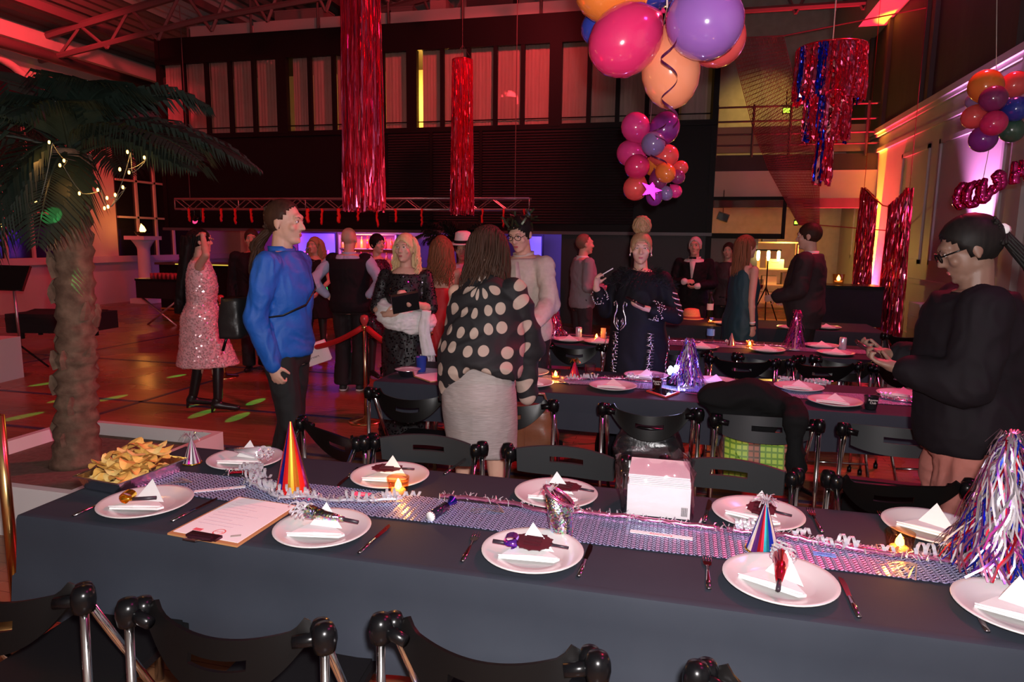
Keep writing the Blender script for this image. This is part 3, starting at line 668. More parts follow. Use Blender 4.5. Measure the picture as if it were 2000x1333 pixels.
# party favours
def blower(k, dx, dy, rz, m1, label, L=.085):
    t = thing('party_blower', label, 'party blower', P[k]+Vector((dx, dy, .034)), rz, 'party blowers on plates')
    MB().tube([(.0, 0, 0), (L, 0, .004)], .006, 10).build('mouthpiece', dark_p, t, True)
    m = MB(); pts = [(-.005-.021*math.sin(a), 0, .012-.021*math.cos(a)*(1-a/16)) for a in [i*.5 for i in range(14)]]
    m.loft([[Vector((x, y, z)) for y in (-.017, .017)] for x, _, z in pts], False, False); m.tube([(.01, 0, .002), (-.02, 0, .004)], [.008, .018], 10, flat=.7)
    m.build('rolled_paper', m1, t, True)
blower('gold', -.035, -.03, R(18), gold_foil, 'gold foil party blower with dark mouthpiece')
blower('purple', -.065, -.01, R(185), pur_foil, 'purple foil party blower tucked under the maroon mask', .05)
def horn(k, dx, dy, rz, m1, label, n=9):
    t = thing('party_horn', label, 'party horn', P[k]+Vector((dx, dy, .036)), rz, 'foil party horns on plates')
    MB().tube([(.11, 0, .004), (.055, 0, .006)], .006, 8).build('mouthpiece', dark_p, t, True)
    MB().tube([(.06, 0, .006), (.0, 0, .008), (-.07, 0, .012)], [.008, .015, .024], 12).build('cone', m1, t, True)
    m = MB()
    for i in range(n):
        a = i/n*6.28; pts = []; r = rnd(.012, .022); ph = rnd(0, 6)
        for j in range(16): pts.append((-.07-j*.0035+rnd(-.002, .002), math.cos(a)*.02+r*math.cos(j*.8+ph), max(.012+math.sin(a)*.015+r*.7*math.sin(j*.8+ph), -.012)))
        strip(m, pts, .006, (0, 0, 1))
    stuff(m.build('curled_fringe', silver, t, True))
holo = mat('holographic_foil', (.8, .8, .85), .18, 1)
g = N(holo); tc = g.n('TexCoord'); vo = g.n('TexVoronoi'); vo.inputs['Scale'].default_value = 160; g.l(tc.outputs['Object'], vo.inputs['Vector'])
hs = g.n('HueSaturation'); hs.inputs['Saturation'].default_value = 1.5; hs.inputs['Value'].default_value = 1; g.l(vo.outputs['Color'], hs.inputs['Color'])
mx = g.n('MixRGB'); mx.inputs[0].default_value = .55; mx.inputs[1].default_value = (.85, .8, .85, 1); g.l(hs.outputs[0], mx.inputs[2]); g.l(mx.outputs[0], g.b.inputs['Base Color'])
bp = g.n('Bump'); bp.inputs['Strength'].default_value = .6; bp.inputs['Distance'].default_value = .002; g.l(vo.outputs['Distance'], bp.inputs['Height']); g.l(bp.outputs[0], g.b.inputs['Normal'])
horn('horn', .0, .03, R(-5), holo, 'silver holographic horn with curled foil fringe, next to the clipboard')
horn('dark', .0, .01, R(172), silver, 'silver horn with a dark handle, behind the tall party hat')
horn('red', .0, .0, R(-100), red_foil, 'red foil horn with silver curled streamers')
def scallop(k, dx, dy, rz, label, rx=.055, ry=.042, tilt=0):
    t = thing('paper_mask', label, 'mask', P[k]+Vector((dx, dy, .038)), rz, 'maroon paper masks on plates')
    poly = []
    for i in range(48): a = i/48*2*PI; r = 1+(.12 if i % 4 == 0 else 0); poly.append((rx*r*math.cos(a), ry*r*math.sin(a)))
    o = MB().prism(poly, 0, .003).build('disc', maroon, t); o.rotation_euler.x = R(tilt)
    MB().tube([(rx-.005, 0, .0), (rx+.05, -.004, .0)], .004, 8).build('stick', dark_p, t, True)
    for y in (-.018, .0, .018): MB().box((0, y, .005), (.05, .004, .004)).build('rib', mat('maroon_ridge', (.05, .005, .01), .5), o)
scallop('purple', .0, .012, R(-4), 'maroon scalloped paper mask beside the purple blower', tilt=8)
scallop('mid', -.02, .02, R(10), 'maroon scalloped paper mask beside the small candle')
scallop('boot', .03, .02, R(-8), 'maroon scalloped paper mask behind the silver foil boot')
scallop('crown', .01, -.01, R(-20), 'maroon scalloped paper mask behind the blue holographic hat', .045, .03, 25)

# cutlery by pixel end points: head end, handle end
for hx, hy, ex, ey, kind, lb in ((935, 1040, 900, 1105, 'f', 'steel fork left of the purple blower plate'), (1155, 1065, 1130, 1130, 'k', 'steel knife right of the purple blower plate'),
        (1380, 1083, 1385, 1163, 'f', 'steel fork left of the red horn plate'), (1640, 1130, 1678, 1210, 'k', 'steel knife right of the red horn plate'), (762, 1028, 702, 1083, 'k', 'steel knife right of the silver horn plate'),
        (1885, 1160, 1930, 1240, 'f', 'steel fork beside the plate at the table front'), (232, 972, 150, 1007, 'f', 'steel fork beside the gold blower plate'), (440, 968, 318, 1030, 'k', 'steel knife between the gold blower plate and the clipboard'),
        (1582, 1000, 1604, 1040, 'f', 'steel fork behind the blue holographic hat plate'), (1385, 985, 1378, 1015, 'k', 'steel knife beside the napkin pack'), (668, 945, 690, 925, 'k', 'steel knife left of the maroon mask plate by the candle'), (1725, 1012, 1745, 1040, 'f', 'steel fork behind the amber candle glass'), (900, 905, 880, 920, 'k', 'steel knife behind the dark foil cracker')):
    (fork if kind == 'f' else knife)(px2(hx, hy), px2(ex, ey), lb)

# ---- woven runner
run_m = mat('woven_runner', (.1, .13, .3), .3, .45)
g = N(run_m); tc = g.n('TexCoord'); sp = g.n('SeparateXYZ'); g.l(tc.outputs['Object'], sp.inputs[0])
zz = g.math('PINGPONG', sp.outputs[0], .012); v = g.math('ADD', sp.outputs[1], zz); f1 = g.math('FRACT', g.math('MULTIPLY', v, 75))
f2 = g.math('FRACT', g.math('MULTIPLY', sp.outputs[0], 83)); f = g.math('GREATER_THAN', f1, .5); f3 = g.math('MULTIPLY', f, g.math('GREATER_THAN', f2, .12))
nz = g.n('TexNoise'); nz.inputs['Scale'].default_value = 220; g.l(tc.outputs['Object'], nz.inputs['Vector'])
g.l(g.ramp(f3, [(0, (.05, .05, .11)), (1, (.55, .6, .88))]), g.b.inputs['Base Color']); g.l(g.ramp(nz.outputs[0], [(.4, (.45, .45, .45)), (.65, (.08, .08, .08))]), g.b.inputs['Roughness'])
bp = g.n('Bump'); bp.inputs['Strength'].default_value = .8; bp.inputs['Distance'].default_value = .002; g.l(f1, bp.inputs['Height']); g.l(bp.outputs[0], g.b.inputs['Normal'])
def runner(T, hw, label):
    yc = (T[2]+T[3])/2; m = MB(); xs = [T[0]+.02+(T[1]-T[0]-.04)*i/60 for i in range(61)]
    m.grid([[(x, yc+s_*hw+.008*math.sin(x*5+s_), TZ+.0012) for x in xs] for s_ in (-1, 1)])
    m.grid([[(x, yc+s_*hw+.008*math.sin(x*5+s_), TZ+.003) for x in xs] for s_ in (-1, 1)])
    tag(m.build('table_runner', run_m, None, False), label, 'table runner', 'woven foil runners')
runner(T1, .105, 'woven blue and silver runner under the striped party hat'); runner(T2, .12, 'woven runner on the table with the lit tinsel tree'); runner(T3, .12, 'woven runner on the table with the water bottle')

# ---- striped cone hats and foil hats
def cone_hat(px, py, h, r, cols, label, tuft=None, n=32, tilt=(0, 0)):
    p = px2(px, py); t = thing('party_hat', label, 'party hat', p, rnd(0, 1), 'cone party hats on the tables')
    ms = cols; m = MB(); segs = []
    for i in range(n):
        a0, a1 = 2*PI*i/n, 2*PI*(i+1)/n
        q = [Vector((r*math.cos(a0), r*math.sin(a0), 0)), Vector((r*math.cos(a1), r*math.sin(a1), 0)), Vector((.004*math.cos(a1)+tilt[0], .004*math.sin(a1)+tilt[1], h)), Vector((.004*math.cos(a0)+tilt[0], .004*math.sin(a0)+tilt[1], h))]
        m.add(q, [(0, 1, 2, 3)], (i//2) % len(ms) if n == 32 else i % len(ms))
    m.build('cone', ms, t, False)
    m = MB(); m.tube([(r*math.cos(a), r*math.sin(a), .003) for a in [i*2*PI/24 for i in range(25)]], .003, 6); m.build('rim', gold_foil, t, True)
    if tuft:
        m = MB()
        for i in range(26):
            a = rnd(0, 6.28); L = rnd(.02, .05); strip(m, [(tilt[0], tilt[1], h-.004), (tilt[0]+L*.5*math.cos(a), tilt[1]+L*.5*math.sin(a), h+L*.5), (tilt[0]+L*math.cos(a), tilt[1]+L*math.sin(a), h+L*rnd(-.2, .5))], .004, (math.sin(a), -math.cos(a), 0))
        stuff(m.build('tuft', tuft, t, True))
    return t
orange_foil = mat('orange_foil', (.95, .3, .03), .2, .9)
red_l = mat('red_lacquer', (.85, .02, .02), .2, .6); gold_l = mat('gold_lacquer', (.75, .4, .04), .2, .85)
cone_hat(572, 963, .262, .062, [red_l, blue_foil, red_l, gold_l, orange_foil, red_l, mag_foil, gold_l], 'tall striped red, blue and gold cone hat')
cone_hat(375, 905, .10, .036, [silver, mag_foil, silver, dark_p], 'small silver foil cone hat beside the chips tray', silver, 24, (.0, .01))
cone_hat(1490, 1075, .145, .05, [mat('teal_foil', (.05, .5, .6), .18, .9), blue_foil, silver, pur_foil, red_foil], 'blue and teal holographic cone hat at the plate edge', silver)
cone_hat(1122, 738, .11, .04, [red_foil, mag_foil, red_foil], 'red foil cone hat beside the clear cup on the second table', gold_foil, 24)
cone_hat(1428, 675, .11, .04, [pink_foil, red_foil, silver], 'small pink cone hat beside the wrapped plate on the third table', None, 24)
# silver boot-shaped cracker
p = px2(1088, 1048); t = thing('foil_boot', 'tall silver holographic foil boot cracker with open top', 'party cracker', p, 0)
rings = []
for z, rx, ry, ox, oz in ((.0, .035, .03, .014, 0), (.02, .036, .031, .013, 0), (.07, .039, .034, .008, 0), (.115, .044, .036, .002, .0)):
    rings.append([Vector((ox+rx*math.cos(a*PI/10), ry*math.sin(a*PI/10), z+(oz if z < .1 else -.55*rx*math.cos(a*PI/10)+.012))) for a in range(20)])
MB().loft(rings, True).build('leg', [holo], t, True)
MB().tube([q+Vector((0, 0, .004)) for q in rings[-1]]+[rings[-1][0]+Vector((0, 0, .004))], .006, 6).build('cuff', pink_foil, t, True)
m = MB()
for i in range(22): a = rnd(0, 6.28); strip(m, [(-.03, 0, .13), (-.03+.015*math.cos(a), .015*math.sin(a), .15), (-.03+.03*math.cos(a), .03*math.sin(a), .15+rnd(-.02, .02))], .004, (math.sin(a), -math.cos(a), 0))
stuff(m.build('tuft', silver, t, True))
# dark holographic cracker tube
p = px2(852, 1015); t = thing('party_cracker', 'dark holographic tube cracker lying on the runner', 'party cracker', p+Vector((0, .02, .017)), R(75))
MB().tube([(-.045, 0, 0), (.045, 0, .004)], .016, 14).build('tube', mat('dark_holo', (.1, .08, .16), .12, .9), t, True); MB().lathe([(.016, 0), (.0165, .006)], 14, (-.046, 0, 0), M=Matrix.Rotation(R(90), 3, 'Y')).build('end_cap', napk, t, True)
m = MB(); m.tube([(.045, 0, .004), (.06, 0, .006), (.085, 0, .012)], [.012, .006, .018], 10); m.build('twist', blue_foil, t, True)

# ---- foil garlands lying along the runner
def garland(pts, label, m1, r=.009, curls=0, amp=.01, bits=120):
    pts = [px2(*q) for q in pts]; t = thing('foil_garland', label, 'garland', (0, 0, 0), 0, 'foil garlands on the tables')
    path = []
    for a, b in zip(pts[:-1], pts[1:]):
        k = max(2, int((b-a).length/.02))
        for i in range(k):
            q = a.lerp(b, i/k)+Vector((0, rnd(-amp, amp)*.4, .012+rnd(0, .004)))
            for c, r_ in [(c, .162) for c in PL]+[(px2(572, 963), .078), (px2(1088, 1048), .06)]:
                d = Vector((q.x-c.x, q.y-c.y, 0))
                if d.length < r_: q += d.normalized()*(r_-d.length)
            path.append(q)
    MB().tube(path, r, 7, flat=.8).build('foil_ribbon', m1, t, True)
    m = MB()
    for i in range(bits):
        q = random.choice(path); a = rnd(0, 6.28); L = rnd(.01, .035)
        strip(m, [q, q+Vector((math.cos(a)*L*.6, math.sin(a)*L*.6, rnd(.002, .018))), q+Vector((math.cos(a)*L, math.sin(a)*L, rnd(-.008, .012)))], .0035, (-math.sin(a), math.cos(a), .4))
    stuff(m.build('tinsel', silver, t, True))
    for i in range(curls):
        q = random.choice(path); ph = rnd(0, 6); rr = rnd(.012, .022); dr = rnd(-.5, .5); m = MB(); pp = []
        for j in range(20): pp.append(q+Vector((math.cos(dr)*j*.003+rnd(0, .001), rr*math.cos(j*.75+ph)*.6+math.sin(dr)*j*.003, rr+rr*.9*math.sin(j*.75+ph))))
        rows = [[v_-Vector((.005, 0, 0)), v_+Vector((.005, 0, 0))] for v_ in pp]; m.grid(rows); m.build('curl', silver, t, True)
garland([(860, 975), (960, 985), (1060, 1000), (1180, 1012), (1320, 1030), (1420, 1042)], 'silver and red foil garland running past the napkin pack', pink_foil)
garland([(1420, 1042), (1520, 1052), (1620, 1070), (1700, 1085), (1800, 1098), (1950, 1118)], 'silver and red foil garland running past the amber candle', pink_foil, curls=8, bits=170)
garland([(480, 945), (520, 965), (580, 975), (650, 985), (720, 985), (800, 980)], 'curled silver foil garland around the tall striped hat', silver, .007, 14)
garland([(455, 925), (485, 930), (500, 945)], 'small heap of red and silver curls beside the printed strip', red_foil, .007, 12, bits=60)
# spiky pale foil fans on the runner
def fan(px, py, rz, label, m1=None):
    p = px2(px, py); m = MB()
    for i in range(9): a = rz+R(-35+i*9); L = rnd(.08, .14); strip(m, [p+Vector((0, 0, .005)), p+Vector((math.cos(a)*L*.5, math.sin(a)*L*.5, .012)), p+Vector((math.cos(a)*L, math.sin(a)*L, .004))], .004, (-math.sin(a), math.cos(a), .1))
    tag(stuff(m.build('foil_fan', m1 or mat('pale_foil', (.55, .55, .5), .3, .7), None, True)), label, 'foil fan', 'spiky foil fans on the runners')
fan(985, 1005, R(160), 'pale spiky foil fan on the runner left of the silver boot'); fan(1790, 1105, R(215), 'pale spiky foil fan below the amber candle'); fan(375, 945, R(200), 'pale spiky foil fan beside the chips tray')

# ---- candles
def candle(px, py, label, col=(1, .5, .2), s=1, power=1.2, z=TZ):
    p = atZ(px, py, z); t = thing('candle_glass', label, 'candle', p, 0, 'tealight candles in glasses')
    t.scale = (s, s, s)
    MB().lathe([(.001, .002), (.03, .0), (.032, .004), (.04, .068), (.038, .068), (.03, .008), (.001, .008)], 20, caps=False).build('glass', thin_glass('candle_glass_amber', (1, .8, .6), .05), t, True)
    MB().lathe([(.001, .009), (.026, .009), (.026, .022), (.001, .023)], 16, caps=False).build('wax', mat('candle_wax', (.9, .75, .5), .5), t, True)
    MB().lathe([(.004, .022), (.013, .032), (.011, .044), (.001, .062)], 10).build('flame', mat('candle_flame', (1, .7, .2), .5, emit=(1, .5, .12), es=20), t, True)
    lamp('POINT', p+Vector((0, 0, .085*s)), (1, .42, .08), power, size=.012, name='candle_light')
candle(778, 968, 'tealight in a clear glass beside the maroon mask plate'); candle(1755, 1082, 'tealight in an amber glass beside the tinsel tree plate')
candle(1085, 741, 'tealight near the cup beside the polka dot shawl', s=.9); candle(1165, 664, 'tealight on the table left of the embroidered robe', s=.9); candle(1464, 679, 'tealight by the small pink cone hat', s=.9)
candle(1388, 632, 'tealight glass beside the wine bottle', s=1.1); candle(1637, 555, 'tealight bowl on the tall black table by the wall', s=2.2, z=1.06, power=3)

# ---- paper strips and cards
ink = mat('red_ink', (.6, .05, .1), .7)
def strip_card(c, ang, w_, d_, m1, label, body=None, sz=.01, im=None, tent=False):
    p = px2(*c); t = thing('paper_strip', label, 'paper strip', p+Vector((0, 0, .0035)), ang)
    MB().box((0, 0, .001), (w_, d_, .0012)).build('strip', m1, t)
    if body: text('lettering', body, sz, im or ink, t, (0, 0, .0018), (0, 0, 0), .0002)
strip_card((1291, 1048), R(-2), .19, .022, paper, 'white printed strip lying on the runner below the napkin pack', 'Reservierung', .013)
strip_card((430, 958), R(33), .17, .022, paper, 'white printed strip between the gold blower plate and the red curls', 'Reservierung', .012, mat('ink2', (.1, .05, .1), .7))
strip_card((1610, 1086), R(-2), .062, .024, mat('blue_card', (.12, .3, .75), .6), 'small blue printed card on the runner by the red horn', 'Getränk', .012, mat('ink3', (.03, .08, .3), .7))
strip_card((706, 968), R(0), .06, .035, mat('pink_card', (.85, .1, .25), .5), 'small bright pink card left of the candle', 'Bon', .016, paper)
strip_card((1545, 778), R(0), .03, .02, mat('yellow_card', (.85, .7, .05), .5), 'tiny yellow card at the striped wrapped plate')

# ---- clipboard
cs = [px2(327, 1046), px2(463, 1071), px2(583, 992), px2(466, 974)]; ctr = sum(cs, Vector())/4
t = thing('clipboard', 'brown clipboard with a printed white page', 'clipboard', (ctr.x, ctr.y, TZ+.001))
loc = [(c-ctr) for c in cs]
MB().prism([(c.x, c.y) for c in loc], 0, .006).build('board', mat('hardboard', (.42, .2, .08), .6), t)
MB().prism([(c.x*.93, c.y*.93+.004) for c in loc], .006, .0072).build('page', paper, t)
e = (loc[0]+loc[1])/2; ea = math.atan2((loc[1]-loc[0]).y, (loc[1]-loc[0]).x)
c_ = thing('x', 'x', 'x'); bpy.data.objects.remove(c_)
m = MB(); m.box((e.x, e.y+.012, .011), (.11, .03, .008), rz=ea); m.tube([(e.x-.04, e.y-.004, .012), (e.x+.04, e.y-.004, .012)], .008, 8); cl = m.build('clip', mat('clip_dark', (.1, .03, .05), .25, .8), t)
MB().box((e.x-.01, e.y-.02, .014), (.045, .04, .004), rz=ea, rx=R(-15)).build('lever', CHROME, cl)
m = MB(); poly = [(.02*math.cos(a*PI/12), .02*math.sin(a*PI/12)) for a in range(24)]
o = MB().prism(poly, .0073, .0078).build('stamp', mat('stamp_red', (.65, .12, .12), .7), t); o.location = (e.x+.02, e.y+.055, 0)
o = MB().prism([(x*.8, y*.8) for x, y in poly], .0078, .008).build('stamp_field', paper, o)
text('lettering', 'CLUB', .012, mat('stamp_red', (.65, .12, .12), .7), t, (e.x+.02, e.y+.055, .0081), (0, 0, ea), .0001)
MB().box((e.x-.055, e.y+.055, .0076), (.03, .016, .0006), rz=ea).build('print_block', mat('print_red', (.7, .12, .15), .7), t); MB().box((e.x+.085, e.y+.045, .0076), (.03, .014, .0006), rz=ea+.6).build('print_block', mat('print_grey', (.4, .4, .36), .7), t)
m = MB(); up_ = (loc[3]-loc[0]); rt = (loc[1]-loc[0])
for i in range(9):
    a = loc[0]+up_*(.3+i*.068)+rt*.12; b = a+rt*rnd(.35, .72); mid = (a+b)/2; m.box((mid.x, mid.y, .0074), ((b-a).length, .003, .0004), rz=ea)
stuff(m.build('printed_lines', mat('print_pale', (.6, .5, .55), .8), t))

# ---- foil tray with crisps
top = [atZ(148, 931, .80), atZ(232, 946, .80), atZ(362, 897, .80), atZ(268, 884, .80)]; ctr = sum(top, Vector())/4
t = thing('foil_tray', 'rectangular aluminium foil tray of crisps', 'tray', (ctr.x, ctr.y, TZ+.003))
tl = [(c-ctr) for c in top]; alu_f = mat('tray_foil', (.75, .74, .8), .22, 1, bump=.3)
def rg(k, z): return [Vector((tl[i].x*k*(1-f)+tl[(i+1) % 4].x*k*f, tl[i].y*k*(1-f)+tl[(i+1) % 4].y*k*f, z)) for i in range(4) for f in (0, .04, .25, .5, .75, .96)]
MB().loft([rg(.86, .001), rg(.99, .05), rg(1.05, .053), rg(1.06, .049), rg(1.05, .051), rg(.98, .046), rg(.84, .006)], True).build('tray', alu_f, t, True, auto=30)
crisp_m = [mat('crisp_a', (.75, .47, .12), .55, noise_=(60, (.6, .3, .06), .3)), mat('crisp_b', (.8, .6, .22), .55, noise_=(60, (.68, .42, .12), .3))]
cms = []
for k in range(3):
    m = MB(); rows = []
    for i in range(7):
        r = .026*i/6; rows.append([Vector((r*math.cos(a*PI/7)*(1.2+.1*k), r*math.sin(a*PI/7), .010*math.sin(2*a*PI/7+k)*i/6+.004*math.cos(3*a*PI/7)*i/6)) for a in range(14)])
    m.loft(rows, False); cms.append(m.mesh('crisp', crisp_m[k % 2], True))
from mathutils.bvhtree import BVHTree
placed = []; e1 = (tl[1]-tl[0]+tl[2]-tl[3])/2; e2 = (tl[3]-tl[0]+tl[2]-tl[1])/2
for i in range(70):
    me = cms[i % 3]; vs0 = [v_.co.copy() for v_ in me.vertices]; fs0 = [tuple(p_.vertices) for p_ in me.polygons]; best = None
    for tr_ in range(10):
        q = ctr+e1*rnd(-.34, .34)*.98+e2*rnd(-.34, .34)*.98; eu = (rnd(-.35, .35), rnd(-.35, .35), rnd(0, 6)); M_ = Matrix.Rotation(eu[2], 3, 'Z') @ Matrix.Rotation(eu[1], 3, 'Y') @ Matrix.Rotation(eu[0], 3, 'X'); rot = [M_ @ v_ for v_ in vs0]; z = TZ+.022
        while z < TZ+.12:
            P_ = Vector((q.x, q.y, z)); bt = BVHTree.FromPolygons([v_+P_ for v_ in rot], fs0)
            if not any((c_-P_).length < .07 and bt.overlap(b_) for c_, b_ in placed): break
            z += .003
        if best is None or z < best[0]: best = (z, P_, eu, bt)
        if z < TZ+.045: break
    z, P_, eu, bt = best; placed.append((P_, bt)); o = bpy.data.objects.new('crisp', me); COL.objects.link(o)
    o.location = (P_.x, P_.y, z-.001); o.rotation_euler = eu; tag(o, 'golden potato crisp heaped in the foil tray', 'crisp', 'crisps in the foil tray')

# ---- napkin pack in clear film
p = px2(1285, 1003); t = thing('napkin_pack', 'thick pack of white napkins in a torn clear plastic bag', 'napkin pack', p, R(1))
w_, d_, h_ = .205, .19, .105
MB().box((0, .06, h_/2+.001), (w_, d_, h_)).build('napkin_stack', napk, t)
for k in range(6): MB().box((rnd(-.001, .001), .06, h_+.003+k*.006), (w_*.97, d_*.96, .005), rz=rnd(-.02, .02)).build('napkin_layer', napk, t)
film = thin_glass('clear_film', (.93, .9, .93), .05, .1)
m = MB(); rows = []
for zi, z in enumerate((.002, .05, .1, .14, .165, .185)):
    ring = []
    for a in range(44):
        an = a/44*2*PI; sx = math.copysign(min(1, abs(math.cos(an))*1.35), math.cos(an)); sy = math.copysign(min(1, abs(math.sin(an))*1.35), math.sin(an))
        k = 1.04 if zi < 3 else (1.02, .9, .82)[zi-3]
        j = noise.noise(Vector((an*3, z*25, 2)))*.012*(1+zi*.4)
        ring.append(Vector((sx*(w_/2+.004+j)*k-(.05*max(0, -sx)*(z/.185) if zi else 0), .06+sy*(d_/2+.004+j)*k, z+noise.noise(Vector((an*4, 1, 9)))*.02*(zi > 3))))
    rows.append(ring)
m.loft(rows, False); m.build('plastic_bag', film, t, True)
m = MB()
for i in range(13): m.box((.075+(i % 7)*.003, .06-d_/2-.006, .028), (.0016, .0006, .03))
stuff(m.build('barcode', mat('barcode_ink', (.1, .1, .1), .7), t))

# ---- tinsel trees
def tinsel_tree(px, py, h, r, cols, label, n=110, z=TZ, rough=1):
    p = atZ(px, py, z); t = thing('tinsel_tree', label, 'tinsel tree', p, 0, 'foil tinsel trees on the tables')
    MB().lathe([(.045, 0), (.045, .008), (.006, .014), (.005, h*.98)], 14).build('stem', silver, t, True)
    ms = {}
    for i in range(n):
        c = random.choice(cols); m = ms.setdefault(c.name, (MB(), c))[0]; a = rnd(0, 6.28); lvl = rnd(.25, 1); z0 = h*lvl; rr = r*(1.15-lvl*.75)*rnd(.75, 1.1)*rough; z1 = max(.03, z0-h*rnd(.3, .62)); pts = []
        for j in range(8):
            f_ = j/7; a2 = a+.25*math.sin(f_*5+i); pts.append((rr*(f_**.75)*math.cos(a2)+rnd(-.003, .003), rr*(f_**.75)*math.sin(a2)+rnd(-.003, .003), z0+.04*h*math.sin(f_*3.14)*1.5-(z0-z1)*f_**1.7+rnd(-.003, .003)))
        strip(m, pts, .0042*max(.7, h/.33), (-math.sin(a), math.cos(a), 0))
    m = ms.setdefault(cols[0].name, (MB(), cols[0]))[0]
    for i in range(22): a = rnd(0, 6.28); L = rnd(.03, .06)*h/.35; strip(m, [(0, 0, h*.96), (L*.5*math.cos(a), L*.5*math.sin(a), h+L*.15), (L*math.cos(a), L*math.sin(a), h-L*rnd(.3, 1.2))], .005, (-math.sin(a), math.cos(a), 0))
    for nme, (mm, c) in ms.items(): stuff(mm.build('foil_fringe', c, t, True))
    return p
tsil = mat('tinsel_silver', (.78, .74, .82), .13, .88)
tinsel_tree(1945, 1118, .40, .165, [tsil, tsil, pink_foil, silver, tsil, pink_foil, blue_foil, mag_foil, red_foil, pur_foil], 'large silver, blue and magenta tinsel tree at the front table edge', 560)
p = tinsel_tree(1342, 758, .31, .13, [tsil, pur_foil, blue_foil, silver, mag_foil], 'brightly lit tinsel tree behind the coat-draped chair', 420)
led = mat('led_white', (.8, .8, 1), .4, emit=(.7, .75, 1), es=14); q = atZ(1313, 752, TZ)
lt = thing('table_light', 'small black LED table light glowing white-blue beside the tinsel tree', 'light', (q.x, q.y-.02, TZ))
MB().lathe([(.001, 0), (.036, 0), (.038, .05), (.03, .055), (.001, .055)], 18, caps=False).build('base', BLACK, lt, True)
m = MB()
for i in range(11): m.ell((rnd(-.03, .03), rnd(-.02, .02), .075+rnd(-.015, .05)), .012, 8, 6)
for i in range(11): pass
stuff(m.build('led_cluster', led, lt, True))
lamp('POINT', (q.x, q.y-.05, TZ+.12), (.45, .45, 1), 3.0, size=.03, name='led_light'); lamp('POINT', (q.x+.07, q.y+.06, TZ+.1), (.25, .2, 1), 4.0, size=.03, name='led_light')
tinsel_tree(1082, 660, .34, .13, [mag_foil, red_foil, pink_foil], 'pink tinsel tree on the table beside the man with the wristband', 110)
tinsel_tree(1552, 684, .34, .12, [mag_foil, pink_foil, pur_foil], 'pink tinsel tree on the third table in front of the suited man', 110)

# ---- second table
G2 = 'white plates on the second table'
for k, px, py, lb, na in (('t2a', 1197, 755, 'white plate below the embroidered robe on the second table', -.1), ('t2b', 1036, 749, 'white plate beside the polka dot shawl', .1), ('t2c', 1630, 785, 'white plate in front of the folded-seat chair', -.4), ('t2d', 1030, 728, 'white plate carrying a clear cup', 0),
        ('t2e', 1262, 735, 'white plate at the foot of the embroidered robe', -.2), ('t2f', 1395, 746, 'white plate behind the black coat', -.4), ('t2g', 1560, 757, 'white plate with the striped wrapper', -.3), ('t2h', 1765, 772, 'white plate beside the person with the phone', -.4), ('t2i', 905, 722, 'white plate behind the skirt at the table end', .2)):
    P[k] = plate(px, py, lb, G2); napkin(P[k], na, 'folded napkin on the '+lb.replace('white plate', 'plate'), up=.05)
knife(px2(1080, 742), px2(1110, 752), 'steel knife lying on the plate beside the polka dot shawl'); 
clear = thin_glass('clear_cup', (.86, .82, .84), .07); drink = mat('dark_drink', (.05, .012, .01), .1)
inkw = mat('cup_print', (.8, .75, .7), .6)
def cup(px, py, label, m1, h=.105, z=TZ, fill=None, txt=None, face=0):
    p = atZ(px, py, z); t = thing('plastic_cup', label, 'cup', p, 0, 'plastic cups on the tables')
    MB().lathe([(.001, .002), (.027, 0), (.03, .01), (.038, h), (.040, h+.002), (.036, h), (.028, .008), (.001, .008)], 22, caps=False).build('cup', m1, t, True)
    if fill: MB().lathe([(.001, .009), (.028, .009), (.028+.008*fill, .009+h*fill), (.001, .009+h*fill)], 18, caps=False).build('drink', drink, t, True)
    if txt:
        for i, w_ in enumerate(txt.split()): text('lettering', w_, .017, inkw, t, (0, -.0385, .06-i*.016), (R(90), 0, 0), .0005)
cup(1038, 728, 'clear plastic cup standing on a plate beside the polka dot shawl', clear, z=TZ+.012, fill=.25, txt='Ravens Club'); cup(1152, 742, 'clear plastic cup beside the red foil cone hat', clear, fill=.3)
cup(1283, 762, 'clear printed cup with a dark drink beside the LED light', clear, fill=.6, txt='Ravens Club'); cup(823, 727, 'blue plastic cup at the table end', mat('blue_cup', (.02, .05, .3), .35))
cup(866, 724, 'clear plastic cup in front of the red dress', clear); cup(1700, 800, 'dark printed cup in front of the folded-seat chair', mat('dark_cup', (.01, .01, .012), .3), .075, txt='Ravens Club')
p = atZ(797, 735, TZ); t = thing('foil_bowl', 'silver foil bowl at the end of the second table', 'bowl', p)
MB().lathe([(.001, 0), (.05, 0), (.075, .045), (.082, .047), (.07, .04), (.045, .006), (.001, .006)], 28, caps=False).build('bowl', alu_f, t, True)
MB().lathe([(.086, .049), (.05, .058), (.001, .06)], 28, caps=False).build('lid', silver, t, True)
cc = [px2(803, 735), px2(840, 748), px2(905, 742), px2(880, 727)]; ctr = sum(cc, Vector())/4
t = thing('clipboard', 'pale clipboard lying at the end of the second table', 'clipboard', (ctr.x, ctr.y, TZ+.001)); MB().prism([((c-ctr).x, (c-ctr).y) for c in cc], 0, .006).build('board', MATS['hardboard'], t); MB().prism([((c-ctr).x*.94, (c-ctr).y*.94) for c in cc], .006, .0075).build('page', paper, t)
cc = [px2(1262, 766), px2(1300, 778), px2(1328, 768), px2(1290, 760)]; ctr = sum(cc, Vector())/4
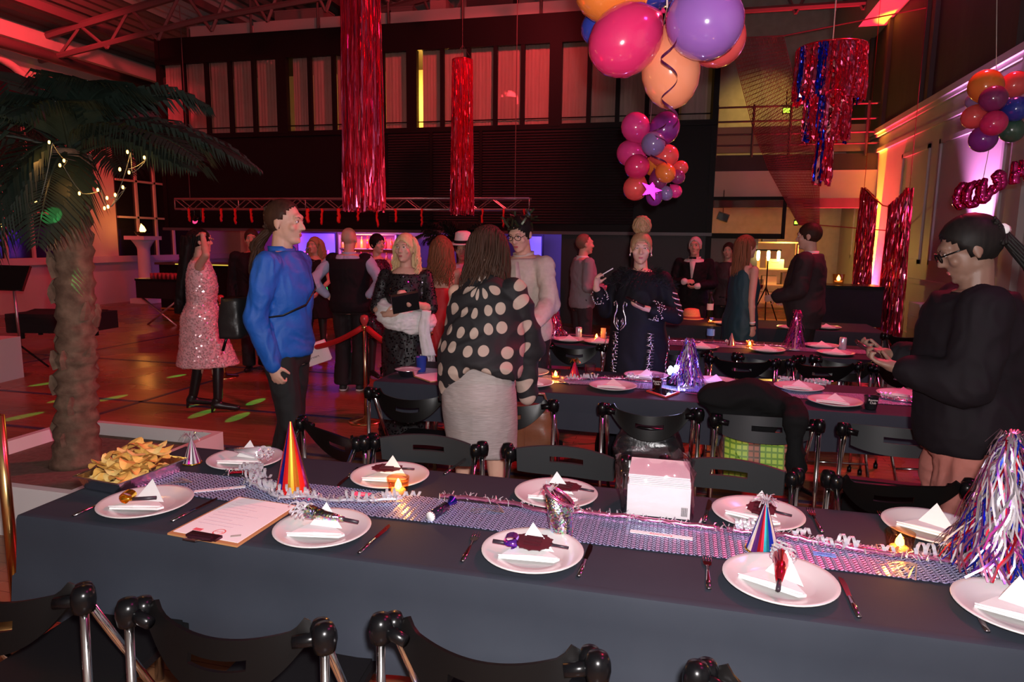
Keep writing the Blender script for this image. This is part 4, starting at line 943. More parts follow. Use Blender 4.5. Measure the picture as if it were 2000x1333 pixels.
t = thing('smartphone', 'phone with a red case lying beside the LED light', 'phone', (ctr.x, ctr.y, TZ+.001)); MB().prism([((c-ctr).x, (c-ctr).y) for c in cc], 0, .009).build('case', mat('phone_case', (.6, .06, .04), .4), t); MB().prism([((c-ctr).x*.85, (c-ctr).y*.85) for c in cc], .009, .0095).build('screen', mat('phone_glass', (.01, .01, .012), .06), t)
strip_card((1350, 770), R(-20), .07, .03, mat('dark_card', (.1, .03, .05), .4), 'small dark glittery card beside the phone with the red case')

# ---- third and fourth tables
G3 = 'white plates on the third table'
for k, px, py, lb, na in (('t3a', 1112, 664, 'white plate beside the pink tinsel tree and the man with the wristband', 0), ('t3b', 1172, 668, 'white plate with the upright brown card', .2), ('t3c', 1370, 678, 'white plate below the water bottle', -.2), ('t3d', 1498, 684, 'white plate in front of the teal dress', -.2), ('t3e', 1632, 690, 'white plate with the small can', -.4), ('t3f', 1605, 676, 'white plate behind the small can', -.3)):
    P[k] = plate(px, py, lb, G3); napkin(P[k], na, 'folded napkin on the '+lb.replace('white plate', 'plate'), up=.05)
def can(px, py, label, m1, h=.11, z=TZ):
    p = atZ(px, py, z); t = thing('drink_can', label, 'can', p, 0, 'cans on the third table')
    MB().lathe([(.001, .0), (.026, 0), (.03, .008), (.03, h-.01), (.026, h), (.001, h-.003)], 18, caps=False).build('can', m1, t, True); MB().box((0, 0, h), (.02, .01, .002)).build('ring_pull', CHROME, t)
can(1130, 662, 'silver can beside the pink tinsel tree', silver); can(1645, 684, 'small silver can at the end of the third table', silver)
p = atZ(1178, 662, TZ+.01); tag(MB().box((0, 0, .05), (.045, .006, .1), rx=R(-8)).bx(-.03, .03, -.012, .012, -.001, .006).build('menu_card', mat('card_brown', (.5, .2, .12), .6), None, False, p), 'upright brown card standing on a plate by the tealight', 'card')
def bottle(px, py, label, m1, mc, h=.24, z=TZ, wine=False):
    p = atZ(px, py, z); t = thing('bottle', label, 'bottle', p)
    pr = [(.001, 0), (.036, 0), (.038, .01), (.038, h*.62), (.03, h*.72), (.014, h*.8), (.013, h*.95), (.001, h*.95)] if wine else [(.001, 0), (.03, 0), (.032, .012), (.03, h*.3), (.032, h*.36), (.032, h*.6), (.027, h*.75), (.013, h*.86), (.013, h*.92), (.001, h*.92)]
    MB().lathe(pr, 18, caps=False).build('body', m1, t, True); MB().lathe([(.015, h*.9), (.0155, h), (.001, h)], 14).build('cap', mc, t, True); MB().lathe([(.0345 if not wine else .0386, h*.32), (.0345 if not wine else .0386, h*.56)], 18, caps=False).build('label_band', mat('label_blue', (.15, .35, .75), .5) if not wine else paper, t, True)
bottle(1387, 672, 'small plastic water bottle with a blue label', thin_glass('water_bottle', (.85, .88, .92), .08), mat('cap_blue', (.1, .2, .7), .4))
bottle(1386, 622, 'dark wine bottle with a white label beside the straw hat', mat('wine_glass_dark', (.01, .02, .01), .08), dark_p, .32, wine=True)
p = atZ(1350, 623, TZ); t = thing('straw_hat', 'orange straw hat lying on the far table', 'hat', p); sm = mat('straw', (.75, .4, .18), .8, noise_=(60, (.6, .3, .12), .3))
MB().lathe([(.001, .004), (.145, .0), (.15, .006), (.11, .01), (.1, .06), (.085, .115), (.05, .125), (.001, .118)], 28, caps=False).build('hat', sm, t, True); MB().lathe([(.1115, .012), (.107, .035)], 28, caps=False).build('hat_band', mat('hat_band', (.3, .05, .05), .7), t, True)
cup(1325, 622, 'pale cup left of the straw hat', WHITE, .09)
G4 = 'white plates on the fourth table'
for k, px, py, lb in (('t4a', 1420, 632, 'white plate beside the tealight glass on the fourth table'), ('t4b', 1545, 640, 'white plate behind the teal dress on the fourth table'), ('t4c', 1615, 640, 'white plate at the far table end, beside the suited man')):
    P[k] = plate(px, py, lb, G4); napkin(P[k], -.2, 'folded napkin on the '+lb.replace('white plate', 'plate'), up=.05)

garland([(1100, 745), (1180, 742), (1260, 745), (1320, 750)], 'silver foil garland in front of the embroidered robe', pink_foil, .008, 10, bits=120)
garland([(1000, 655), (1080, 655), (1200, 662), (1310, 668), (1420, 672), (1540, 680)], 'pink foil garland on the third table', pink_foil, .008, 4, bits=120)
garland([(1520, 748), (1570, 752), (1620, 757)], 'silver garland heap beside the striped wrapped plate', silver, .008, 8, bits=70)
garland([(1735, 778), (1790, 783)], 'pink and silver garland heap behind the dark cup', pink_foil, .008, 6, bits=60)
# ================================================================ DECORATIONS
foil_r = mat('curtain_foil_red', (.8, .03, .08), .2, .75); foil_r2 = mat('curtain_foil_pink', (.85, .12, .3), .14, .9); foil_s = mat('curtain_foil_bright', (.95, .3, .35), .08, 1)
def fringe(mb, x, y, z0, z1, w_, n=14, ang=0, sw=.01):
    """one hanging foil strip, twisted at random"""
    rows = []; a = ang+rnd(-.8, .8); ph = rnd(0, 6)
    for i in range(n):
        f = i/(n-1); a += rnd(-.7, .7); z = z0+(z1-z0)*f; c, s_ = math.cos(a)*w_/2, math.sin(a)*w_/2; ox = sw*f*math.sin(ph+f*3); oy = sw*f*math.cos(ph+f*2)
        rows.append([(x+ox-c, y+oy-s_, z), (x+ox+c, y+oy+s_, z)])
    mb.grid(rows)
def foil_tube(px, Y, z0, z1, r, label, n=130):
    p = atY(px[0], px[1], Y); t = thing('foil_tube', label, 'foil decoration', (p.x, Y, 0), 0, 'hanging red foil tubes')
    MB().tube([(r*math.cos(a*PI/12), r*math.sin(a*PI/12), z0) for a in range(25)], .008, 6).build('hoop', red_foil, t, True)
    MB().tube([(0, 0, z0), (0, 0, 7.2)], .003, 4).build('hanging_wire', steel, t)
    for a in range(3): MB().tube([(r*math.cos(a*2.09), r*math.sin(a*2.09), z0), (0, 0, z0+.25)], .002, 4).build('cord', steel, t)
    for nm, mm, k in (('foil_fringe', foil_r, .62), ('foil_fringe', foil_r2, .28), ('foil_fringe', foil_s, .1)):
        m = MB()
        for i in range(int(n*k*2.2)):
            a = rnd(0, 6.28); fringe(m, r*math.cos(a), r*math.sin(a), z0, z1+rnd(-.08, .06), .02, 30, a+PI/2, .03)
        stuff(m.build(nm, mm, t))
foil_tube((710, 300), 6.6, 5.4, 2.0, .175, 'large red foil tube hanging in front of the mezzanine curtains', 190)
foil_tube((903, 260), 11.9, 4.75, 2.16, .175, 'smaller red foil tube hanging on a long wire, above the truss', 170)

# ---- balloons
def bal_mat(n, c): return mat('balloon_'+n, c, .14, spec=.7, coat=.5, trans=.12)
BM = {'magenta': bal_mat('magenta', (.75, .03, .15)), 'purple': bal_mat('purple', (.32, .13, .5)), 'peach': bal_mat('peach', (.85, .28, .15)), 'blue': bal_mat('blue', (.03, .05, .38)), 'orange': bal_mat('orange', (.85, .22, .04)),
      'pink': bal_mat('pink', (.8, .05, .28)), 'coral': bal_mat('coral', (.85, .1, .1)), 'lilac': bal_mat('lilac', (.25, .18, .4)), 'plum': bal_mat('plum', (.25, .03, .14)), 'yellow': bal_mat('yellow', (.7, .35, .02)), 'green': bal_mat('green', (.05, .12, .08)), 'violet': bal_mat('violet', (.25, .03, .3))}
BW = {'magenta': 'deep pink', 'pink': 'bright pink'}
bprof = [(.001, -1.0), (.2, -.985), (.45, -.9), (.7, -.72), (.9, -.45), (1, -.1), (.99, .2), (.9, .5), (.72, .76), (.5, .95), (.3, 1.1), (.15, 1.2), (.06, 1.26)]
bmesh_cache = {}
def balloon(pos, r, tie, col, label, grp, elong=1.0):
    pos, tie = Vector(pos), Vector(tie)
    q = (tie-pos).to_track_quat('Z', 'Y') if (tie-pos).length > 1e-4 else Quaternion()
    key = (col, round(elong, 2))
    if key not in bmesh_cache:
        bmesh_cache[key] = (MB().lathe([(a, b*elong) for a, b in bprof], 28).mesh('balloon', BM[col], True), MB().lathe([(.05, 1.24*elong), (.05, 1.28*elong), (.1, 1.34*elong), (.08, 1.34*elong)], 10).mesh('knot', BM[col], True))
    o = bpy.data.objects.new('balloon', bmesh_cache[key][0]); COL.objects.link(o); o.location = pos; o.rotation_mode = 'QUATERNION'; o.rotation_quaternion = q; o.scale = (r, r, r)
    kn = bpy.data.objects.new('knot', bmesh_cache[key][1]); COL.objects.link(kn); kn.parent = o
    return tag(o, label, 'balloon', grp)
def cluster(items, Y, tie_px, grp, where, tieY=None):
    tie = atY(*tie_px, Y if tieY is None else tieY)
    B = []
    for px, py, wpx, col, dy, el in items: v_ = ray(px, py); B.append([v_, (Y+dy)/v_.y, wpx/2/FPX])
    for it_ in range(120):             # let the balloons press apart in depth, keeping their place
        for a_ in range(len(B)):
            for b_ in range(a_):
                A_, C_ = B[a_], B[b_]; gap = (A_[1]*A_[2]+C_[1]*C_[2])*.93-(A_[0]*A_[1]-C_[0]*C_[1]).length
                if gap > 0: sg = 1 if A_[1] >= C_[1] else -1; A_[1] += sg*gap*.3; C_[1] -= sg*gap*.3
    for (px, py, wpx, col, dy, el), (v_, t_, rr_) in zip(items, B):
        p = Vector((0, 0, CAMH))+v_*t_; r = rr_*t_
        balloon(p, r, tie if el >= 0 else p+Vector((0, 0, 1)), col, '%s balloon %s' % (BW.get(col, col), where[(px, py)]), grp, abs(el))
W = {(1220, 80): 'left of the peach balloon in the largest bunch', (1378, 42): 'overlapping the peach balloon in the largest bunch', (1310, 140): 'with the dark ribbon curl across it, lowest in the largest bunch', (1172, 55): 'half hidden behind the deep pink one in the largest bunch', (1185, -22): 'at the top of the largest bunch', (1400, 75): 'peeking out behind the purple one in the largest bunch', (1275, -38): 'above the deep pink one in the largest bunch'}
cluster([(1220, 80, 132, 'magenta', -.05, 1.12), (1378, 42, 145, 'purple', -.12, 1.02), (1310, 140, 113, 'peach', .02, 1.25), (1172, 55, 70, 'blue', .12, 1.1), (1185, -22, 125, 'orange', .05, 1.0), (1400, 75, 110, 'coral', .16, 1.0), (1275, -38, 110, 'blue', .12, 1.0)], 2.95, (1303, 15), 'largest balloon bunch above the tables', W)
def curl(px, py, Y, L, r, turns, label, m1):
    p = atY(px, py, Y); m = MB(); rows = []
    for i in range(60):
        f = i/59; a = f*turns*2*PI; c = p+Vector((r*math.cos(a)+.02*f, r*math.sin(a), -L*f)); rows.append([c-Vector((0, 0, .004+.003*math.sin(f*9))), c+Vector((0, 0, .006))])
    m.grid(rows); tag(m.build('curling_ribbon', m1, None, True), label, 'ribbon', 'curling ribbons on the balloons')
rib = mat('ribbon_dark', (.1, .01, .06), .3, .4)
curl(1306, 75, 2.76, .32, .03, 2.2, 'dark curling ribbon across the peach balloon', rib); curl(1285, 240, 5.3, .3, .06, 2, 'dark curling ribbon over the lilac balloon', rib)
tag(MB().tube([atY(1303, 15, 2.95), atY(1302, -200, 2.95), atY(1300, -700, 2.95)], .004, 5).tube([atY(1303, 15, 2.95), atY(1280, 120, 4.2), atY(1270, 240, 5.5)], .0025, 4).build('balloon_string', mat('string', (.6, .55, .5), .6), None), 'thin string holding the balloon bunches', 'string')
W = {}
it = [(1241, 248, 56, 'pink', 0, 1.0, 'at the top left of the hanging bunch'), (1298, 250, 58, 'violet', .05, 1.1, 'behind the lilac one in the hanging bunch'), (1276, 281, 47, 'lilac', -.18, 1.0, 'with a ribbon tail in the middle of the hanging bunch'), (1232, 300, 52, 'pink', .1, 1.1, 'squeezed at the side of the hanging bunch'), (1244, 326, 48, 'magenta', -.1, 1.0, 'above the coral one in the hanging bunch'),
      (1241, 368, 48, 'coral', -.08, 1.0, 'lowest at the side of the hanging bunch'), (1300, 305, 46, 'coral', .05, 1.1, 'just below the lilac one in the hanging bunch'), (1300, 338, 38, 'orange', -.1, 1.1, 'glowing in front of the plum one in the hanging bunch'), (1330, 328, 28, 'coral', .1, 1.0, 'standing out at the side of the hanging bunch'), (1324, 346, 28, 'plum', .05, 1.0, 'beside the orange one in the hanging bunch'),
      (1319, 374, 26, 'pink', .05, 1.0, 'low beside the small lilac one in the hanging bunch'), (1301, 378, 26, 'lilac', .0, 1.1, 'small, at the foot of the hanging bunch'), (1278, 385, 32, 'violet', -.05, 1.1, 'lowest in the hanging bunch under the star'), (1285, 355, 34, 'plum', .0, 1.2, 'behind the foil star in the hanging bunch'), (1275, 325, 36, 'orange', .06, 1.2, 'in the core of the hanging bunch')]
for a in it: W[(a[0], a[1])] = a[6]
cluster([a[:6] for a in it], 5.5, (1272, 310), 'hanging balloon bunch above the robe woman', W)
p = atY(1271, 372, 5.38); m = MB(); pts = []
for i in range(10): a = PI/2+i*PI/5; r = .085 if i % 2 == 0 else .035; pts.append((r*math.cos(a), r*math.sin(a)))
m.prism(pts, -.012, .012); o = m.build('foil_star', mat('star_foil', (.5, .2, .6), .2, .9), None, False, p); o.rotation_euler = (R(70), R(20), R(15)); tag(o, 'shiny lilac foil star in the hanging balloon bunch', 'foil star')
W = {}
it = [(1925, 168, 62, 'orange', 0, 1.0, 'at the top of the bunch by the wall'), (1982, 165, 50, 'coral', .1, 1.0, 'beside the orange one by the wall'), (1903, 198, 32, 'lilac', .1, 1.0, 'small, under the orange one by the wall'), (1940, 193, 50, 'plum', -.1, 1.0, 'in the middle of the bunch by the wall'), (1985, 213, 48, 'blue', -.05, 1.0, 'dark, beside the plum one by the wall'),
      (1905, 228, 46, 'coral', 0, 1.1, 'under the small lilac one by the wall'), (1941, 241, 48, 'magenta', -.12, 1.0, 'below the plum one by the wall'), (1977, 255, 46, 'green', 0, 1.0, 'below the dark blue one by the wall'), (1920, 272, 50, 'violet', -.05, 1.0, 'lowest of the bunch by the wall')]
for a in it: W[(a[0], a[1])] = a[6]
cluster([a[:6] for a in it], 6.6, (1945, 215), 'balloon bunch by the panelled wall', W)
tag(MB().tube([atY(1945, 215, 6.6), atY(1950, -300, 6.6)], .003, 4).tube([atY(1945, 215, 6.6), atY(1930, 300, 6.6), atY(1917, 365, 6.6)], .003, 4).build('balloon_string', MATS['string'], None), 'thin string holding the wall balloons and the foil letters', 'string')
# script foil letters
def foil_word(pts, Y, label, r=.035):
    t = thing('foil_letter', label, 'foil balloon', atY(pts[0][0], pts[0][1], Y), 0, 'magenta foil letter balloons'); b = t.location
    path = [atY(x, y, Y)-b for x, y in pts]; sm = []
    for i in range(len(path)-1):
        p0, p1, p2, p3 = path[max(i-1, 0)], path[i], path[i+1], path[min(i+2, len(path)-1)]
        for j in range(6):
            f = j/6; sm.append(.5*((2*p1)+(p2-p0)*f+(2*p0-5*p1+4*p2-p3)*f*f+(3*p1-p0-3*p2+p3)*f**3))
    MB().tube(sm, [r*(.5+.5*min(1, i/4, (len(sm)-1-i)/4))*(1+.1*math.sin(i*1.7)) for i in range(len(sm))], 10).build('letter_body', mat('letter_foil', (.8, .05, .3), .1, 1), t, True)
foil_word([(1890, 362), (1878, 365), (1869, 385), (1872, 402), (1884, 398), (1890, 375), (1888, 362)], 6.6, 'magenta foil letter o at the start of the hanging script word')
foil_word([(1908, 355), (1893, 368), (1888, 392), (1900, 400), (1912, 385), (1914, 362), (1908, 352)], 6.55, 'second round magenta foil letter of the hanging script word')
foil_word([(1925, 348), (1918, 370), (1920, 392), (1930, 380), (1940, 360)], 6.5, 'narrow magenta foil letter in the middle of the hanging script word')
foil_word([(1938, 378), (1950, 360), (1945, 345), (1955, 340), (1958, 360), (1948, 372)], 6.5, 'curled magenta foil letter at the end of the hanging script word')
foil_word([(1982, 315), (1981, 360), (1983, 340), (1998, 335), (2002, 315), (2005, 360)], 5.9, 'separate magenta foil letter hanging away from the script word')

# ---- tiered foil chandelier
p = atY(1625, 100, 7.4); t = thing('foil_chandelier', 'tiered red and blue foil chandelier hanging near the wall', 'foil decoration', (p.x, 7.4, 0))
def zat(y): return atY(1625, y, 7.4).z
MB().tube([(0, 0, zat(95)), (0, 0, 7.2)], .006, 5).build('hanging_cord', mat('string', (.6, .55, .5), .6), t)
for tier, (y0, y1, r) in enumerate(((95, 190, .31), (185, 268, .2), (255, 352, .07))):
    MB().tube([(r*math.cos(a*PI/12), r*math.sin(a*PI/12), zat(y0)) for a in range(25)], .01, 6).build('hoop', red_foil, t, True)
    for mm, k in ((foil_r, .45), (foil_r2, .25), (blue_foil, .22), (foil_s, .08)):
        m = MB()
        for i in range(int((320, 220, 90)[tier]*k)):
            a = (rnd(0, 6.28) if mm is not blue_foil else random.choice((3.6, 4.3, .3))+rnd(-.12, .12)); fringe(m, r*math.cos(a), r*math.sin(a), zat(y0), zat(y1)+rnd(-.06, .06), .028, 14, a+PI/2, .02)
        stuff(m.build('foil_fringe', mm, t))
# ---- foil curtains in front of the amber uplight, with a draped rope
rp = [(1688, 368), (1705, 385), (1725, 402), (1740, 405), (1757, 395), (1776, 376)]
P3 = [atX(x, y, 3.12) for x, y in rp]
tag(MB().tube(P3, .012, 8).tube([P3[0], P3[0]+Vector((0, 0, 3.4))], .004, 4).tube([P3[-1], P3[-1]+Vector((0, 0, 3.4))], .004, 4).build('swag_rope', red_foil, None, True), 'red foil rope draped between the two foil curtains', 'rope')
def wcurt(xa, xb, label):
    t = thing('foil_curtain', label, 'foil curtain', (0, 0, 0), 0, 'red foil curtains by the uplight'); ya, yb = atX(xa, 380, 3.12).y, atX(xb, 380, 3.12).y
    for mm, k in ((foil_r, .55), (foil_r2, .33), (foil_s, .12)):
        m = MB()
        for i in range(int(330*k)):
            f = random.random(); px = xa+(xb-xa)*f; yr = 405-37*abs((px-1732)/44)**1.3
            q = atX(px, yr, 3.12); fringe(m, 3.12+rnd(-.05, .05), q.y, q.z, .03+rnd(0, .1), .022, 30, PI/2, .05)
        stuff(m.build('foil_fringe', mm, t))
wcurt(1686, 1709, 'shimmering red foil curtain left of the amber beam'); wcurt(1742, 1778, 'shimmering red foil curtain right of the amber beam, beside the crates')

# ---- red camouflage net hung from the gallery
net_m = mat('net_red', (.4, .06, .08), .8); m = MB()
A = [(1425, 75), (1470, 250), (1500, 330), (1560, 440)]; B = [(1530, 70), (1560, 190), (1600, 330), (1600, 440)]
def edge(E_, f): k = f*(len(E_)-1); i = min(int(k), len(E_)-2); g_ = k-i; return (E_[i][0]*(1-g_)+E_[i+1][0]*g_, E_[i][1]*(1-g_)+E_[i+1][1]*g_)
def npt(u, v): a, b = edge(A, v), edge(B, v); return atY(a[0]*(1-u)+b[0]*u, a[1]*(1-u)+b[1]*u, 13.2+.35*math.sin(u*9+v*4)+.6*v+.1*math.sin(v*31))
for i in range(34): m.tube([npt(i/33, j/24) for j in range(25)], .007, 3)
for j in range(64): m.tube([npt(i/16, j/63) for i in range(17)], .007, 3)
m.tube([Vector((.5, 13.3, 5.5)), npt(0, 0), npt(.5, 0), npt(1, 0), Vector((3.83, 13.4, 5.6))], .012, 5); m.tube([npt(1, 1), Vector((3.84, 13.9, 1.9))], .01, 5)
tag(stuff(m.build('draped_net', net_m, None)), 'loose red net draped down beside the gallery', 'net')
# ---- exit signs, speaker, service shelf under the gallery
em = mat('exit_green', (.3, .8, .1), .4, emit=(.45, 1, .05), es=3.0)
for i, (px, py, Y, lb) in enumerate(((1536, 216, 15.9, 'small green lit exit sign seen through the red net'), (1576, 216, 15.9, 'small green lit exit sign beside the foil chandelier'), (1555, 435, 15.4, 'small green lit exit sign above the suited man'))):
    p = atY(px, py, Y); t = thing('exit_sign', lb, 'exit sign', p, 0); MB().box((0, 0, 0), (.13 if i < 2 else .06, .04, .09 if i < 2 else .06)).build('lamp_face', em, t); MB().box((0, .04, 0), (.16 if i < 2 else .08, .05, .12)).build('housing', BLACK, t); MB().tube([(0, .05, .05), (0, .08, .22), (0, .42 if i == 2 else .1, .45)], .01, 5).build('bracket', BLACK, t)
p = atY(1412, 424, 15.8); t = thing('wall_speaker', 'tilted grey loudspeaker behind the glazed screen', 'loudspeaker', p)
o = MB().box((0, 0, 0), (.24, .18, .17), ry=R(18)).build('cabinet', mat('grey_speaker', (.12, .11, .1), .6), t); MB().tube([(0, .02, .05), (.0, .12, .65)], .012, 6).build('bracket', steel, t); MB().box((0, -.095, 0), (.2, .012, .13), ry=R(18)).build('grille', BLACK, t)
sh = thing('service_shelf', 'metal service shelf lit by the work lamp', 'shelf', (1.85, 16.2, 0))
for x in (-.6, .6):
    for y in (-.2, .2): MB().tube([(x, y, 0), (x, y, 1.7)], .018, 6).build('upright', CHROME, sh, True)
for z in (.35, .75, 1.1, 1.68): MB().bx(-.62, .62, -.22, .22, z-.015, z+.015).build('board', mat('shelf_board', (.6, .5, .35), .6), sh)
bxm = [mat('carton_a', (.55, .42, .25), .8), mat('carton_b', (.7, .62, .45), .8), mat('tin_box', (.3, .27, .22), .4, .6)]
for i, (x, z, w_, h_) in enumerate(((-.4, .365, .3, .28), (.0, .365, .35, .22), (.4, .365, .28, .3), (-.35, .765, .28, .22), (.05, .765, .3, .18), (.42, .765, .22, .26), (-.3, 1.115, .25, .3), (.15, 1.115, .35, .2), (.0, 1.695, .3, .06))):
    tag(MB().box((0, 0, h_/2), (w_, .3, h_)).box((0, -.152, h_*.7), (w_*.4, .006, h_*.12)).build('carton', bxm[i % 3], None, False, (1.85+x, 16.2, z)), '%s standing on the lit service shelf' % ('brown carton', 'pale carton', 'dull metal box')[i % 3], 'box', 'boxes on the service shelf')
t = thing('work_lamp', 'bright work lamp on a tripod under the gallery', 'lamp', (1.75, 15.25, 0))
for a in range(3): MB().tube([(0, 0, .75), (.32*math.cos(a*2.09+.5), .32*math.sin(a*2.09+.5), .01)], .014, 6).build('tripod_leg', BLACK, t)
MB().tube([(0, 0, .7), (0, 0, 1.5)], .014, 8).build('pole', BLACK, t, True); MB().box((.0, 0, 1.52), (.5, .03, .03)).build('crossbar', BLACK, t)
for x in (-.2, .0, .2): MB().lathe([(.02, -.12), (.035, -.06), (.035, .06), (.02, .09)], 12, (x, -.02, 1.42)).build('bulb', mat('work_bulb', (1, .8, .4), .4, emit=(1, .68, .2), es=12), t, True)
tb = thing('side_table', 'tall black-draped table by the brick wall', 'table', (2.5, 11.3, 0)); MB().bx(-.5, .4, -.3, .3, 1.0, 1.05).build('top', BLACK, tb); MB().bx(-.49, .39, -.29, .29, .45, 1.0).build('drape', MATS['black_cloth'], tb)
for x in (-.45, .35): MB().tube([(x, 0, .46), (x, 0, 0)], .02, 6).build('leg', CHROME, tb, True)
# things stored on top of the mezzanine
for i, (px, py, w_, h_, lb, c) in enumerate(((485, 40, .35, .5, 'pale drum stored on the mezzanine roof', (.5, .4, .4)), (430, 45, .9, .35, 'dark bundle stored on the mezzanine roof', (.06, .05, .05)), (590, 25, 1.2, .7, 'large pale cabinet on the mezzanine roof', (.25, .17, .17)), (790, 18, .5, .6, 'grey machine on the mezzanine roof', (.15, .12, .12)), (860, 15, .35, .7, 'slim cabinet on the mezzanine roof beside the hanging wire', (.3, .22, .22)), (960, 12, 1.0, .8, 'black cabinet on the mezzanine roof', (.03, .03, .03)))):
    p = atY(px, py, 14.6); z = 5.95
    m = MB()
    if i == 0: m.lathe([(.2, 0), (.21, .1), (.2, .45), (.15, .5), (.001, .5)], 18)
    else: m.box((0, 0, h_/2), (w_, .5, h_)); m.box((0, -.255, h_*.6), (w_*.7, .02, h_*.5)); m.box((0, 0, h_+.01), (w_*1.03, .52, .03))
    tag(m.build('stored_item', mat('stored_%d' % i, c, .7), None, False, (p.x, 14.7, z)), lb, 'storage')

# ---- palm tree with fairy lights in its planter
pc = Vector((-3.70, 3.42, 0))
pl = thing('planter_box', 'low white square planter box under the palm', 'planter', (pc.x, pc.y, 0), 0)
wz = .29
for a in ((-.62, .62, -.62, -.57), (-.62, .62, .57, .62), (-.62, -.57, -.57, .57), (.57, .62, -.57, .57)): MB().bx(*a, 0, wz).build('board', WHITE, pl)
MB().bx(-.57, .57, -.57, .57, .02, .2).build('soil', mat('soil', (.12, .08, .06), .95, noise_=(30, (.2, .13, .1), .3), bump=.8), pl)
bark = mat('palm_bark', (.09, .05, .032), .9, noise_=(16, (.19, .12, .08), .2), bump=.9)
tree = thing('palm_tree', 'palm tree with a shaggy trunk and drooping dark fronds', 'palm tree', (pc.x, pc.y, .2))
m = MB(); rings = []; H = 1.95
for i in range(60):
    f = i/59; z = f*H; r = (.108-.014*f+.03*math.exp(-f*10))*(1+.10*(1-((i*.62) % 1)))+.012*math.sin(i*2.2)
    rings.append([Vector((r*(1+.16*noise.noise(Vector((math.cos(a*PI/14)*2, math.sin(a*PI/14)*2, z*9))))*math.cos(a*PI/14)+.03*math.sin(f*3)+.12*f, r*math.sin(a*PI/14), z)) for a in range(28)])
m.loft(rings); m.build('trunk', bark, tree, True)
for i in range(46):       # stubs of cut leaf bases
    f = rnd(.05, .97); a = rnd(0, 6.28); r = .10-.012*f; z = f*H; c = Vector((r*math.cos(a)+.12*f+.03*math.sin(f*3), r*math.sin(a), z)); d = Vector((math.cos(a)*.16, math.sin(a)*.16, 1)).normalized()
    MB().tube([c, c+d*.06+Vector((math.cos(a)*.01, math.sin(a)*.01, 0)), c+d*rnd(.08, .12)+Vector((math.cos(a)*.012, math.sin(a)*.012, 0))], [.045, .04, .012], 6, flat=.35).build('leaf_base', bark, tree)
leaf_m = mat('palm_leaf', (.010, .018, .013), .42, noise_=(8, (.018, .03, .022), .3)); crown = Vector((.15, 0, H))
def frond(az, el, L, droop, parent, cen, wid=.024, nl=44, ll=.42, lm=None):
    d0 = Vector((math.cos(az)*math.cos(el), math.sin(az)*math.cos(el), math.sin(el))); pts = []
    for i in range(15):
        f = i/14; pts.append(cen+d0*L*f+Vector((0, 0, -droop*f*f*L)))
    m = MB(); m.tube(pts, [.014*(1-.85*i/14) for i in range(15)], 5)
    side = d0.cross(Vector((0, 0, 1))).normalized()
    for i in range(nl):
        f = .12+.88*i/nl; k = f*14; j = min(int(k), 13); p = pts[j].lerp(pts[j+1], k-j); tn = (pts[j+1]-pts[j]).normalized()
        l_ = ll*math.sin(PI*min(1, .18+f*.78))*rnd(.85, 1.1)
        for s_ in (-1, 1):
            dr = (side*s_*.8+tn*.75+Vector((0, 0, .12))).normalized(); q = [p, p+dr*l_*.4+Vector((0, 0, .0)), p+dr*l_*.75+Vector((0, 0, -.12*l_)), p+dr*l_*.95+Vector((0, 0, -.4*l_))]
            wv = tn*wid*.5; m.add([q[0]-wv*.4, q[0]+wv*.4, q[1]-wv, q[1]+wv, q[2]-wv*.8, q[2]+wv*.8, q[3]], [(0, 1, 3, 2), (2, 3, 5, 4), (4, 5, 6)])
    m.build('frond', lm or leaf_m, parent)
random.seed(21)
for az, el, L, dr in ((-.2, .45, 1.2, .5), (.25, .4, 1.15, .5), (-.6, .75, .8, .4), (.7, .5, 1.2, .55), (1.2, .7, 1.1, .6), (1.8, .8, 1.05, .5), (2.4, .6, 1.15, .55), (2.9, .4, 1.2, .6), (3.3, .7, 1.1, .5), (3.8, .5, 1.0, .6), (4.3, .6, .85, .6), (4.9, .8, .7, .6), (5.4, .85, .7, .4), (5.9, .85, .8, .4), (.4, .8, 1.1, .5), (2.0, .5, 1.0, .6), (3.1, .1, 1.1, .95), (4.6, .1, .7, 1.2), (0.0, .42, .95, .5), (1.4, .6, .9, .6), (2.7, .95, 1.0, .4), (5.2, .1, .6, 1.0)):
    frond(az, el, L, dr, tree, crown+Vector((0, 0, rnd(-.05, .08))))
bulb_m = mat('fairy_bulb', (1, .7, .3), .4, emit=(1, .42, .08), es=9); wire_m = mat('fairy_wire', (.05, .06, .05), .5)
fl = thing('fairy_light_string', 'string of warm fairy lights wound through the palm crown', 'fairy lights', (0, 0, 0)); bp_ = []
for px, py in ((96, 278), (117, 323), (125, 314), (249, 297), (282, 308), (234, 331), (252, 337), (240, 366), (191, 371), (209, 387), (225, 381), (204, 407), (211, 404), (155, 378), (70, 395), (3, 440)):
    q = atY(px, py, 2.95+rnd(-.1, .15)); bp_.append(q); MB().ell(q, (.006, .006, .010), 8, 6).build('bulb', bulb_m, fl, True)
order = sorted(bp_, key=lambda v_: v_.x)
m = MB(); pts = []
for a, b in zip(order[:-1], order[1:]):
    for i in range(5): f = i/5; pts.append(a.lerp(b, f)+Vector((0, .02, -.08*f*(1-f)*4*(b-a).length)))
m.tube(pts, .0022, 4).build('wire', wire_m, fl)
for q in bp_[::4]: lamp('POINT', q+Vector((0, -.03, 0)), (1, .45, .1), 1.0, size=.01, name='fairy_light')
tag(MB().tube([(.0, 0, 0), (.0, 0, .9)], .022, 10).lathe([(.13, 0), (.13, .01), (.03, .025)], 20).build('barrier_post', gold, None, True, Vector((-2.74, 2.18, 0))), 'brass post standing at the end of the first table', 'barrier post')

